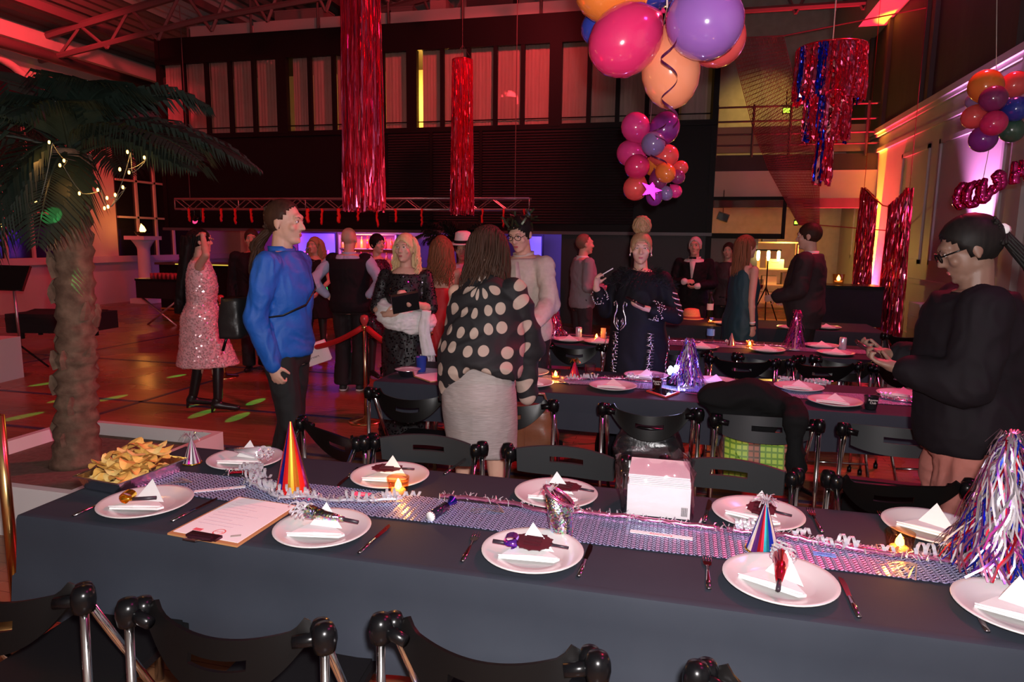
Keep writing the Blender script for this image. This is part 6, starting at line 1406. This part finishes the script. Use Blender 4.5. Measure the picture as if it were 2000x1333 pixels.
# ---- woman in the black dress with the bright curls
q = atZ(622, 703, 0)
p = Person('woman in a short black dress with a pearl necklace and curly hair', (q.x, q.y), R(172), 1.66, True, skin=SK, arms={'R': dict(el=(.08, .02, -.27), wr=(-.10, .14, -.16), curl=.5), 'L': dict(el=(-.08, .02, -.27), wr=(.10, .14, -.16), curl=.5)}, legs={'R': dict(kn=(.04, .02, -.42), an=(.03, -.02, -.40)), 'L': dict(kn=(-.02, .02, -.42), an=(.0, -.02, -.40))})
p.skirt('dress', blackc, [(.62, .27, .2, 0, 0), (.8, .235, .175, -.01, 0), (.95, .19, .14, -.01, 0), (1.07, .15, .118, 0, 0), (1.24, .165, .148, .015, 0), (1.36, .165, .12, 0, 0), (1.44, .13, .09, 0, 0)], folds(.012, 18, 3)); p.eyes(); p.cap_hair(HDB, 1.9, -.09, 1.12); p.mass(HDB, .24, .1, .12, .06, -.04, seed=8, amp=.016); p.locks(HDB, 120, .22, .05, .02, 3, True, r=.014, seed=12)
for n_ in 'RL': j = p.J[n_]; m2 = MB(); m2.cap(j['hp'], j['kn'], .088, .056); m2.cap(j['kn'], j['an'], .054, .036); p.out(m2, 'tights', tights, .011)
p.shoes(shoe_k, 'shoe', .06, .14, .034); m = MB()
for i in range(30): a = i/30*2*PI; m.ell(p.bend(Vector((.085*math.cos(a), .01+.085*math.sin(a), 1.455-.045*max(0, math.sin(a))))), .006, 6, 5)
stuff(p.out(m, 'pearl_necklace', mat('pearl', (.85, .8, .75), .2)))
# ---- waistcoat man, hands on hips
q = atZ(688, 762, 0)
p = Person('bald man from behind in a black waistcoat, hands on his hips', (q.x, q.y), R(14), 1.76, skin=SK, build=1.08, head=(-6, 0, 0), arms={'R': dict(el=(.17, -.12, -.22), wr=(-.15, .05, -.16), hd=(-.5, .6, -.3), curl=.4), 'L': dict(el=(-.17, -.12, -.22), wr=(.13, .05, -.16), hd=(.5, .6, -.3), curl=.4)})
p.shirt('shirt', mat('pale_blue_cotton', (.36, .44, .62), .7), .016, .95, .9, 1.47, post=folds(.009, 16, 7, 8)); p.collar(MATS['pale_blue_cotton']); p.shirt('waistcoat', blackc, .042, 0, .86, 1.425, sl='', post=folds(.004)); p.pants('trousers', blackt, .03, .04); p.shoes(mat('sneaker', (.03, .03, .03), .6), 'sneaker', 0, .17, .042, WHITE)
m = MB(); 
# ---- woman in the dark sequin dress with short black hair
q = at(736, 7.5); seq_d = mat('sequin_plum', (.3, .05, .12), .12, .9); ddm = mat('dress_plum', (.03, .008, .018), .5, bump=.4)
p = Person('woman with short black hair in a dark plum sequin dress', (q.x, q.y), R(-120), 1.70, True, skin=SK, arms={'R': dict(el=(.07, .03, -.27), wr=(-.02, .15, -.18))})
d_ = p.skirt('sequin_dress', ddm, [(.5, .2, .16, 0, 0), (.7, .2, .16, 0, 0), (.92, .2, .152, -.01, 0), (1.07, .155, .12, 0, 0), (1.24, .168, .15, .015, 0), (1.38, .165, .12, 0, 0), (1.45, .11, .08, 0, 0)]); BAKE[-1] = (d_, both(folds(), sequins(d_, 2600, .008, seq_d, 6))); p.cap_hair(HK, 1.3, -.08, 1.14); p.eyes()
for n_ in 'RL': j = p.J[n_]; m2 = MB(); m2.cap(j['hp'], j['kn'], .088, .056); m2.cap(j['kn'], j['an'], .054, .036); p.out(m2, 'tights', tights, .011)
p.shoes(shoe_k, 'shoe', .05)
# ---- blonde woman with the white shawl
q = at(792, 5.0); seq_k = mat('sequin_black', (.06, .045, .06), .1, .95)
p = Person('blonde woman in a black sequin top with a white fringed shawl', (q.x, q.y), R(-168), 1.69, True, skin=SK, head=(-14, 0, 0), voxel=.007, arms={'L': dict(el=(-.06, .10, -.25), wr=(.16, .18, .06), hd=(.3, .3, .7), curl=.8, pn=(.6, -.6, 0)), 'R': dict(el=(.09, .0, -.27), wr=(-.13, .17, -.03), hd=(-.9, .4, .2), curl=.5, pn=(0, -1, .2))})
tp = p.shirt('sequin_top', ddm if False else mat('top_black', (.012, .01, .012), .5, bump=.4), .016, .28, 1.02, 1.43); BAKE[-1] = (tp, both(folds(.004), sequins(tp, 1500, .006, seq_k, 9)))
sk = p.skirt('sequin_skirt', MATS['top_black'], [(.08, .24, .2, 0, 0), (.45, .20, .165, 0, 0), (.8, .195, .15, -.01, 0), (.94, .198, .148, -.01, 0), (1.07, .15, .118, 0, 0)]); BAKE[-1] = (sk, both(folds(), sequins(sk, 1800, .007, seq_k, 10)))
p.shoes(shoe_k); p.eyes(); p.cap_hair(HBL, 1.75, -.085, 1.09); p.mass(HBL, .34, .095, .11, .05, -.06, seed=4); p.locks(HBL, 160, .27, .022, .02, 3.5, True, r=.010, seed=14)
shawl_m = mat('shawl_white', (.8, .78, .77), .85, noise_=(30, (.68, .66, .65), .3), bump=.3); m = MB(); rr = []
for z, rx, ry, cx in ((1.0, .20, .165, 0), (1.03, .235, .19, 0), (1.10, .24, .2, 0), (1.16, .225, .19, 0), (1.19, .19, .16, 0)): rr.append([p.bend(Vector((rx*math.cos(a*PI/18)+cx, .01+ry*math.sin(a*PI/18), z+.05*math.cos(a*PI/18+.6)))) for a in range(36)])
m.loft(rr); p.out(m, 'shawl', shawl_m, .010, folds(.014, 12, 26, 4)); j = p.J['L']; m = MB(); b_ = j['el'].lerp(j['wr'], .15)+Vector((.0, .06, -.02)); rr = []
for i in range(9): f = i/8; c = b_+Vector((.02*math.sin(f*4), .01, -.36*f)); rr.append([c+Vector(((.04+.02*f)*math.cos(a*PI/8), .022*math.sin(a*PI/8)+.01*math.sin(a*3), 0)) for a in range(16)])
m.loft(rr); p.out(m, 'shawl_end', shawl_m, .008, folds(.006, 30, 6)); m = MB()
for i in range(26): x = b_.x-.055+.11*i/25; c = Vector((x, b_.y+rnd(-.01, .02), b_.z-.35)); m.tube([c, c+Vector((rnd(-.01, .01), 0, -.05)), c+Vector((rnd(-.02, .02), rnd(-.01, .01), -.13))], .0028, 4)
stuff(p.out(m, 'fringe', shawl_m))
cl = thing('clutch_bag', 'black clutch held by the blonde woman', 'bag', p.t.matrix_basis @ ((j['wr']+j['d']*.06)*p.k), R(-140)); cl.rotation_euler = (R(-30), R(10), R(-150)); MB().box((0, .02, -.05), (.2, .025, .15)).build('body', mat('clutch', (.012, .012, .013), .3), cl); MB().box((0, .02, .027), (.2, .028, .008)).build('clasp', CHROME, cl)
# ---- woman in the red dress
q = at(862, 5.9); redf = mat('red_fabric', (.5, .012, .02), .6)
p = Person('woman from behind in a red strappy dress with long wavy hair', (q.x, q.y), R(12), 1.68, True, skin=SKT, arms={'L': dict(el=(-.05, .05, -.27), wr=(.05, .14, -.18))})
p.skirt('dress', redf, [(.62, .20, .16, 0, 0), (.8, .2, .158, -.01, 0), (.93, .205, .152, -.012, 0), (1.07, .152, .12, 0, 0), (1.2, .158, .135, .01, 0), (1.27, .162, .142, .014, 0)]); p.cap_hair(HA, .2, -.1, 1.12); p.mass(HA, .42, .1, .13, .06, -.05, seed=5, amp=.016); p.locks(HA, 170, .34, .035, .022, 3, True, r=.012, seed=17)
for x in (-1, 1): m = MB(); m.tube([p.bend(Vector((x*.09, y, z))) for y, z in ((-.13, 1.26), (-.105, 1.38), (-.03, 1.475), (.07, 1.4), (.125, 1.28))], .005, 6); p.out(m, 'strap', redf)
for n_ in 'RL': j = p.J[n_]; m2 = MB(); m2.cap(j['hp'], j['kn'], .088, .056); m2.cap(j['kn'], j['an'], .054, .036); p.out(m2, 'tights', tights, .011)
p.shoes(shoe_k, 'shoe', .05)
# ---- man in the white hat
q = at(905, 6.9)
p = Person('man in a pale shirt and a white fedora', (q.x, q.y), R(-175), 1.66, skin=SKT, head=(0, -6, 0)); p.shirt('shirt', mat('lilac_shirt', (.5, .42, .5), .7), .02, .95); p.pants('trousers', blackt); p.shoes(shoe_k); p.eyes(); p.cap_hair(HB, 1.6, -.08, 1.04)
ht_ = thing('fedora', 'white fedora with a black band worn by the man in the pale shirt', 'hat', (0, 0, 0)); ht_.matrix_world = p.t.matrix_basis @ Matrix.Scale(p.k, 4) @ p.HM @ Matrix.Translation((0, -.012, .065)); strawW = mat('hat_white', (.76, .73, .7), .8, noise_=(80, (.64, .61, .58), .3))
mm_ = MB(); 
MB().lathe([(.001, .13), (.05, .135), (.082, .12), (.095, .04), (.1, .0), (.15, -.006), (.155, .004), (.15, .008), (.1, .008)], 30, caps=False, M=Matrix.Diagonal((1, 1.15, 1))).build('crown', strawW, ht_, True); MB().lathe([(.1005, .008), (.0965, .04)], 30, caps=False, M=Matrix.Diagonal((1.02, 1.17, 1))).build('band', blackc, ht_, True)
# ---- man with glasses, beige jacket, leaning
q = at(1034, 5.15); beige = mat('beige_jacket', (.58, .48, .42), .8, noise_=(40, (.48, .39, .34), .3))
p = Person('man with glasses in a pale jacket with a wristband', (q.x, q.y), R(155), 1.83, skin=SK, lean=8, head=(10, -14, 0), arms={'L': dict(el=(-.10, .06, -.27), wr=(-.02, .22, -.12), curl=.7, hd=(0, .7, -.5)), 'R': dict(el=(.06, .03, -.28), wr=(-.02, .2, -.12))})
p.shirt('jacket', beige, .028, .95, .80, 1.46, post=folds(.011, 12, 6)); p.collar(beige); m = MB()
for x in (-1, 1): m.tube([p.bend(Vector((x*.05, .11, 1.45)))+Vector((0, .03, 0)), p.bend(Vector((x*.075, .15, 1.33)))+Vector((0, .02, 0)), p.bend(Vector((x*.02, .15, 1.12)))+Vector((0, .02, 0))], [.02, .03, .008], 8, flat=.3)
stuff(p.out(m, 'lapels', beige)); p.pants('trousers', blackt); p.shoes(shoe_k); p.eyes(); p.cap_hair(HK, 1.7, -.07, 1.08)
m = MB()
for x in (-1, 1): m.tube([p.HM @ Vector((x*.033+.025*math.cos(a*PI/8), .105, .006+.018*math.sin(a*PI/8))) for a in range(17)], .0025, 5); m.tube([p.HM @ Vector((x*.058, .104, .01)), p.HM @ Vector((x*.08, .0, .008))], .0022, 5)
m.tube([p.HM @ Vector((-.01, .108, .01)), p.HM @ Vector((.01, .108, .01))], .002, 5); stuff(p.out(m, 'glasses', BLACK)); j = p.J['L']; m = MB(); ax = (j['wr']-j['el']).normalized(); m.tube([j['wr']-ax*.012, j['wr']+ax*.012], .036, 16); p.out(m, 'wristband', paper)
m = MB(); random.seed(3)
for i in range(40): a = rnd(0, 6.28); c = p.HM @ Vector((.085*math.cos(a), .1*math.sin(a)-.015, .075+rnd(-.01, .03))); d = Vector((rnd(-1, 1), rnd(-1, 1), rnd(-.2, 1))).normalized(); strip(m, [c, c+d*.03, c+d*.06], .014, d.orthogonal())
stuff(p.out(m, 'leaf_wreath', mat('wreath_leaf', (.03, .035, .015), .3, .3)))
# ---- woman in the polka dot shawl
dots = mat('polka_dots', (.01, .009, .011), .75); g = N(dots); uvn = g.n('UVMap'); mp = g.n('Mapping'); mp.inputs['Scale'].default_value = (9.0, 9.0, 1); g.l(uvn.outputs[0], mp.inputs[0]); vo = g.n('TexVoronoi', voronoi_dimensions='2D'); vo.inputs['Randomness'].default_value = .33; vo.inputs['Scale'].default_value = 1; g.l(mp.outputs[0], vo.inputs['Vector'])
g.l(g.ramp(vo.outputs['Distance'], [(0, (.40, .30, .25)), (.29, (.40, .30, .25)), (.31, (.01, .009, .011))]), g.b.inputs['Base Color'])
def cyl_uv(cx=0, cy=0, r=.22):
    def f(me):
        uv = me.uv_layers.new(name='UVMap'); nrm = me.vertex_normals
        for l in me.loops:
            c = me.vertices[l.vertex_index].co; a = math.atan2(c.x-cx, -(c.y-cy)); rr = math.hypot(c.x, c.y-.05); uv.data[l.index].uv = (.5*a*r+.65*c.x, c.z-.55*rr)
    return f
q = at(938, 3.2)
p = Person('woman from behind in a black polka dot shawl and grey skirt, leaning over the table', (q.x, q.y), R(-8), 1.74, True, skin=SK, lean=14, side=-3, head=(0, -28, 0), voxel=.007, arms={'R': dict(el=(.03, .10, -.25), wr=(-.02, .22, -.10)), 'L': dict(el=(-.03, .13, -.24), wr=(.0, .2, -.12))})
m = MB(); rows = [(.99, .20, .17, -.01, .0), (1.03, .215, .185, -.01, .0), (1.1, .218, .19, .0, 0), (1.18, .212, .185, .01, 0), (1.27, .205, .175, .01, 0), (1.36, .185, .145, .0, 0), (1.44, .13, .105, 0, 0), (1.49, .085, .078, 0, 0)]
rr = []
for i, (z, rx, ry, cy, cx) in enumerate(rows):
    ring = p.ring(z, rx, ry, cy, 36, cx)
    if i < 2: ring = [Vector((v_.x*1.03, v_.y, v_.z-(.22 if i == 0 else .10)*(max(0, -v_.x)*3.2)+(.06 if i == 0 else .02)*math.cos(v_.x*9))) for v_ in ring]
    rr.append(ring)
m.loft(rr); jr = p.J['R']; m.cap(jr['sh'], jr['el']+Vector((.03, .02, -.05)), .068, .07); m.cap(jr['el']+Vector((.0, 0, 0)), jr['el']+Vector((.0, .02, -.30)), .07, .055)
so = p.out(m, 'polka_dot_shawl', dots, .010, both(folds(.012, 10, 6, 7), cyl_uv()))
grey = mat('grey_knit', (.36, .31, .3), .6, noise_=(90, (.26, .22, .21), .2), scale=(.25, .25, 3), bump=.25)
p.skirt('skirt', grey, [(.595, .178, .15, 0, .02), (.65, .18, .155, 0, .015), (.75, .19, .16, -.005, .01), (.9, .195, .16, -.015, 0), (1.0, .18, .14, -.01, 0), (1.06, .16, .125, 0, 0)], folds(.004, 14, 3)); p.shoes(shoe_k); p.cap_hair(HB, -.3, -.12, 1.10); p.mass(HB, .48, .10, .14, .07, -.055, seed=3, drift=(0, -.09)); p.locks(HB, 200, .40, .035, .02, 2, True, r=.008, seed=23, drift=(0, -.09, 0)); p.eyes()
# ---- grey sweater man
q = at(1140, 8.1)
p = Person('balding man in a grey sweater and white collar, seen in profile', (q.x, q.y), R(-62), 1.73, skin=SK, arms={'R': dict(el=(.05, -.03, -.28), wr=(-.04, .22, -.02), curl=.7), 'L': dict(el=(-.05, 0, -.28), wr=(.06, .22, .0), curl=.7)}); p.shirt('sweater', mat('grey_sweater', (.24, .23, .26), .85), .026, .95, .88, 1.45, belly=.04); p.collar(WHITE); p.pants('trousers', mat('dark_trousers', (.03, .025, .03), .8)); p.shoes(shoe_k); p.eyes(); p.cap_hair(mat('stubble', (.2, .11, .08), .8), -.5, -.01, 1.015) if False else None
p.cap_hair(hairm('stub', (.16, .09, .06), (.22, .12, .09)), 2.6, .01, 1.018)
# ---- woman in the embroidered robe with a high bun
q = at(1253, 5.08); robe = mat('robe_black', (.006, .006, .010), .75, spec=.25)
p = Person('woman with a high hair bun in a long black robe with silver embroidery', (q.x, q.y), R(172), 1.72, True, skin=SK, build=1.02, head=(12, -6, 0), voxel=.007, arms={'R': dict(el=(.08, .03, -.26), wr=(.04, .16, .20), hd=(-.2, .3, .9), curl=.9, pn=(-.6, .3, 0)), 'L': dict(el=(-.11, .02, -.27), wr=(.18, .16, .06), hd=(.8, .4, .2), curl=.4, pn=(0, -.2, 1))})
m = MB(); p.torso(m, .03, .84, 1.47); p.sleeve(m, 'R', .018, .86, .024); p.sleeve(m, 'L', .020, .86, .035); m.loft([p.ring(z, rx, ry, 0, 36) for z, rx, ry in ((.06, .30, .25), (.5, .265, .22), (.85, .235, .18), (1.05, .205, .165), (1.3, .195, .155))]); rb = p.out(m, 'robe', robe, .011, folds(.009, 10, 3, 6)); p.shoes(shoe_k); p.eyes(open_=.7); p.cap_hair(HDB, 1.7, -.07, 1.06)
m = MB(); m.ell(p.HM @ Vector((0, -.035, .165)), (.062, .06, .066), 18, 12); p.out(m, 'bun_core', HDB); m = MB(); random.seed(31)
for i in range(26):
    a = rnd(0, 6.28); tl_ = rnd(-.6, .6); pts = []
    for k_ in range(10): b_ = k_/9*PI*1.5; pts.append(p.HM @ (Vector((0, -.035, .165))+Quaternion((math.cos(a), math.sin(a), tl_), b_) @ (Vector((math.sin(a)*.064, -math.cos(a)*.064, rnd(-.003, .003)))+Vector((0, 0, .02*math.sin(b_))))))
    m.tube(pts, .009, 6, flat=.6)
stuff(p.out(m, 'bun_strands', HDB)); m = MB()
for i in range(900):
    a = rnd(0, 6.28); z = rnd(1.36, 1.485); rr_ = (.25-(z-1.36)*1.1); c = p.bend(Vector((rr_*math.cos(a)*1.02, rr_*.78*math.sin(a), z))); d = Vector((math.cos(a)+rnd(-.7, .7), math.sin(a)+rnd(-.7, .7), rnd(-.8, .8))).normalized(); strip(m, [c, c+d*.022, c+d*.042], .004, d.orthogonal())
stuff(p.out(m, 'feather_collar', mat('feather_black', (.008, .007, .008), .8))); emb = mat('embroidery_silver', (.75, .7, .75), .25, .85)
def on_front(x, z, y=None):      # point on the robe front
    t_ = sstep(z, .5, 1.05); rx = .275-.06*t_+.01; ry = .22-.055*t_+.02; return Vector((x, ry*math.sqrt(max(0, 1-(x/rx)**2))+.024, z))
m = MB(); random.seed(8)
for x0 in (-.13, .0, .13):
    if x0 == 0: continue
    z = 1.02
    while z > .45: m.tube([on_front(x0+rnd(-.012, .012), z), on_front(x0+rnd(-.02, .02), z-.03)], .0045, 5); m.tube([on_front(x0-.018-rnd(0, .01), z), on_front(x0+.018+rnd(0, .01), z-rnd(-.01, .01))], .003, 4); z -= .022
for x0 in (-.235, .235):
    z = 1.0
    while z > .3: m.tube([on_front(x0, z)+Vector((0, .01, 0)), on_front(x0+rnd(-.008, .008), z-.025)+Vector((0, .01, 0))], .004, 4); z -= .03
for mir in (-1, 1):               # paisley motif at the waist
    c0 = Vector((.10, 0, 0)); pts = [on_front(.10+mir*x*.8, z) for x, z in ((.01, 1.04), (.035, 1.06), (.06, 1.09), (.055, 1.14), (.035, 1.18), (.03, 1.22), (.045, 1.25), (.065, 1.24), (.06, 1.215))]; m.tube(pts, .005, 6); m.tube([on_front(.10+mir*x*.8, z) for x, z in ((.012, 1.06), (.035, 1.09), (.03, 1.13), (.015, 1.11), (.02, 1.085))], .004, 5)
stuff(p.out(m, 'embroidery', emb, parent=None)); m = MB(); j = p.J['L']
for i in range(90): f = rnd(.55, .86); ax = (j['wr']-j['el']).normalized(); c = j['el'].lerp(j['wr'], f); a = rnd(0, 6.28); u = ax.orthogonal().normalized(); v = ax.cross(u); rr_ = .068; c = c+(u*math.cos(a)+v*math.sin(a))*rr_; m.ell(c, .006, 5, 4)
for i in range(80): a = rnd(0, 6.28); f = rnd(0, 1); j2 = p.J['R']; ax = (j2['wr']-j2['el']).normalized(); u = ax.orthogonal().normalized(); v = ax.cross(u); c = j2['el'].lerp(j2['wr'], .45+.3*f)+(u*math.cos(a)+v*math.sin(a))*.056; m.ell(c, .006, 5, 4)
for i in range(120): a = i*.21; c = j['sh'].lerp(j['el'], .35+.6*(i/120))+Vector((-.055-.02*math.sin(a), .05+.03*math.cos(a), 0)); m.ell(c, .0055, 5, 4)
stuff(p.out(m, 'sleeve_beads', emb)); jr = p.J['R']; m = MB(); c = jr['wr']+jr['d']*.07; m.tube([c, c+Vector((-.12, .03, .07))], .004, 6); w_ = p.t.matrix_basis
st_ = p.out(m, 'x', paper); st_.parent = None; st_.name = 'paper_straw'; st_.data.name = 'paper_straw'; st_.matrix_world = w_; tag(st_, 'thin white straw held up by the robe woman', 'straw')
jl = p.J['L']; m = MB(); m.box(jl['wr']+jl['d']*.09+Vector((0, 0, .03)), (.15, .07, .008), ry=R(-25)); ph = p.out(m, 'x', mat('phone_dark', (.03, .012, .015), .2)); ph.parent = None; ph.name = 'smartphone_dark'; ph.matrix_world = w_; tag(ph, 'dark phone in the hand of the robe woman', 'phone'); m = MB()
for x in (-1, 1): m.tube([p.HM @ Vector((x*.076, .0, -.035)), p.HM @ Vector((x*.078, .0, -.06))], [.004, .008], 6)
stuff(p.out(m, 'earrings', emb))
# ---- man in the dinner jacket
q = at(1358, 9.2)
p = Person('grey-haired man in a black dinner jacket and bow tie, arms folded', (q.x, q.y), R(170), 1.72, skin=SK, arms={'R': dict(el=(.07, .03, -.27), wr=(-.16, .14, .03), hd=(-1, .1, .1), curl=.4), 'L': dict(el=(-.07, .03, -.27), wr=(.16, .17, -.02), hd=(1, .1, -.2), curl=.4)}); p.shirt('dress_shirt', WHITE, .012, 1.05, .95, 1.47); p.collar(WHITE); p.shirt('jacket', blackc, .026, .93, .80, 1.43); p.pants('trousers', blackt); p.shoes(shoe_k); p.eyes(); p.cap_hair(HG, 1.8, -.07, 1.06); m = MB(); m.add([Vector((-.04, .152, 1.46)), Vector((.04, .152, 1.46)), Vector((.008, .165, 1.22)), Vector((-.008, .165, 1.22))], [(0, 1, 2, 3)]); o = p.out(m, 'shirt_front', WHITE); so = o.modifiers.new('s', 'SOLIDIFY'); so.thickness = .02; m = MB(); m.box((-.025, .15, 1.485), (.04, .02, .03)); m.box((.025, .15, 1.485), (.04, .02, .03)); m.ell((0, .158, 1.485), .01); p.out(m, 'bow_tie', blackc, .004, smooth=2)
# ---- person half hidden behind the teal dress
q = at(1424, 9.7)
p = Person('person in a dark top half hidden behind the teal dress woman', (q.x, q.y), R(165), 1.66, True, skin=SK); p.shirt('top', mat('dark_stripe', (.05, .03, .035), .7), .02, .9); p.pants('trousers', blackt); p.shoes(shoe_k); p.eyes(); p.cap_hair(HB, 1.7, -.08, 1.08)
# ---- woman in the teal dress with a wine glass
q = at(1456, 7.1); teal = mat('teal_fabric', (.008, .045, .06), .6)
p = Person('woman in a sleeveless dark teal dress holding a glass of red wine', (q.x, q.y), R(-58), 1.73, True, skin=SK, arms={'L': dict(el=(-.05, .05, -.27), wr=(.02, .22, .02), curl=.8, hd=(.1, .6, .5)), 'R': dict(el=(.06, -.06, -.28), wr=(.0, .03, -.25))}); p.skirt('dress', teal, [(.42, .22, .18, 0, 0), (.7, .21, .17, 0, 0), (.92, .205, .152, -.01, 0), (1.07, .17, .135, 0, 0), (1.24, .17, .15, .015, 0), (1.38, .15, .11, 0, 0), (1.455, .1, .08, 0, 0)]); p.eyes(); p.cap_hair(HA, 1.2, -.1, 1.08); p.mass(HA, .42, .085, .07, .045, -.06, seed=6); p.locks(HA, 120, .30, .012, .008, 1.5, r=.011, seed=41); p.shoes(shoe_k, 'shoe', .05); j = p.J['R']; ax = (j['wr']-j['el']).normalized(); m = MB(); m.tube([j['wr']-ax*.03, j['wr']-ax*.015], .028, 14); p.out(m, 'bracelet', paper); m = MB(); m.tube([j['wr']+ax*.0, j['wr']+ax*.012], .03, 14); p.out(m, 'watch', BLACK)
j = p.J['L']; c = p.t.matrix_basis @ ((j['wr']+j['d']*.08+j['pn']*.02)*p.k); t = thing('wine_glass', 'glass of red wine held by the woman in teal', 'glass', c); MB().lathe([(.03, -.12), (.004, -.112), (.004, -.03), (.03, .0), (.038, .04), (.033, .09), (.032, .09), (.036, .04), (.028, .004), (.001, -.02)], 18, caps=False).build('glass', MATS['clear_cup'], t, True); MB().lathe([(.001, -.018), (.027, .004), (.034, .035), (.001, .036)], 16, caps=False).build('wine', mat('red_wine', (.25, .01, .02), .1), t, True)
# ---- man in the dark suit, facing left
q = at(1582, 7.3)
p = Person('tall man in a dark suit jacket and open white collar facing the teal dress', (q.x, q.y), R(72), 1.85, skin=SK, build=1.12, head=(0, -6, 0), arms={'L': dict(el=(-.06, .03, -.28), wr=(.04, .2, -.06), curl=.7), 'R': dict(el=(.06, .0, -.28), wr=(-.02, .18, -.10))}); p.shirt('shirt', WHITE, .012, .3, .95, 1.44, sl=''); p.collar(WHITE); p.shirt('jacket', mat('suit_dark', (.02, .012, .014), .8), .034, .95, .78, 1.47, belly=.05, post=folds(.008, 10, 5)); p.pants('trousers', blackt, .03); p.shoes(shoe_k); p.eyes(); p.cap_hair(HB, 1.6, -.07, 1.05)
# ---- person with the phone, near right
q = at(1932, 2.98)
p = Person('person with glasses and a long dark ponytail in a black jacket looking at a phone', (q.x, q.y), R(82), 1.76, skin=SKIN('deep', (.2, .11, .08)), build=1.06, head=(0, -20, 0), lean=4, voxel=.007, arms={'L': dict(el=(-.05, .03, -.27), wr=(.10, .22, .03), hd=(.2, .9, .25), curl=.6, pn=(0, -.3, 1)), 'R': dict(el=(.06, .0, -.28), wr=(-.10, .24, .05), hd=(-.25, .9, .2), curl=.55, pn=(0, -.3, 1))}); jk = mat('jacket_black', (.006, .004, .006), .8, spec=.2); p.shirt('jacket', jk, .045, .9, .86, 1.47, belly=.02, post=folds(.010, 11, 5, 11), offy=.06, cuff=.035); p.collar(jk, h=.03, r=.08); p.pants('trousers', mat('salmon_trousers', (.30, .10, .08), .85, noise_=(9, (.24, .08, .065), .3), bump=.8), .06, .06, .88, post=folds(.02, 16, 7, 2)); p.shoes(shoe_k); p.eyes(); p.cap_hair(HK, 1.75, -.06, 1.10); p.ponytail(HK, 130, .78, (0, -.125, .02), (0, -.13), .007, 51, .012, 1.5, .03); m = MB(); m.tube([p.HM @ Vector((-.02, -.115, .03)), p.HM @ Vector((.02, -.13, .02))], .022, 10); p.out(m, 'hair_tie', WHITE); m = MB()
for x in (-1, 1): m.tube([p.HM @ Vector((x*.033+.025*math.cos(a*PI/8), .106, .004+.018*math.sin(a*PI/8))) for a in range(17)], .0028, 5); m.tube([p.HM @ Vector((x*.058, .104, .01)), p.HM @ Vector((x*.08, .0, .012))], .003, 5)
m.tube([p.HM @ Vector((-.01, .108, .01)), p.HM @ Vector((.01, .108, .01))], .002, 5); stuff(p.out(m, 'glasses', BLACK)); j = p.J['L']; c = (p.J['L']['wr']+p.J['R']['wr'])/2+Vector((0, .10, .045)); m = MB(); m.box(c, (.16, .09, .012), rx=R(28)); ph = p.out(m, 'x', mat('phone_dark', (.03, .012, .015), .2)); ph.parent = None; ph.name = 'smartphone_black'; ph.matrix_world = p.t.matrix_basis; tag(ph, 'black phone held by the person with the ponytail', 'phone')

baked(co, .014, folds(.016, 12, 10, 3), 8)
# ---- bake the remeshed bodies and clothes into plain meshes
bpy.context.view_layer.update(); dg = bpy.context.evaluated_depsgraph_get()
news = [(o, post, bpy.data.meshes.new_from_object(o.evaluated_get(dg)), o.data.materials[0]) for o, post in BAKE]
for o, post, me, mt in news:
    o.modifiers.clear(); o.data = me; me.name = o.name; me.materials.clear(); me.materials.append(mt)
    if post: post(me)
    me.polygons.foreach_set('use_smooth', [True]*len(me.polygons)); me.polygons.foreach_set('material_index', [0]*len(me.polygons)); me.update()
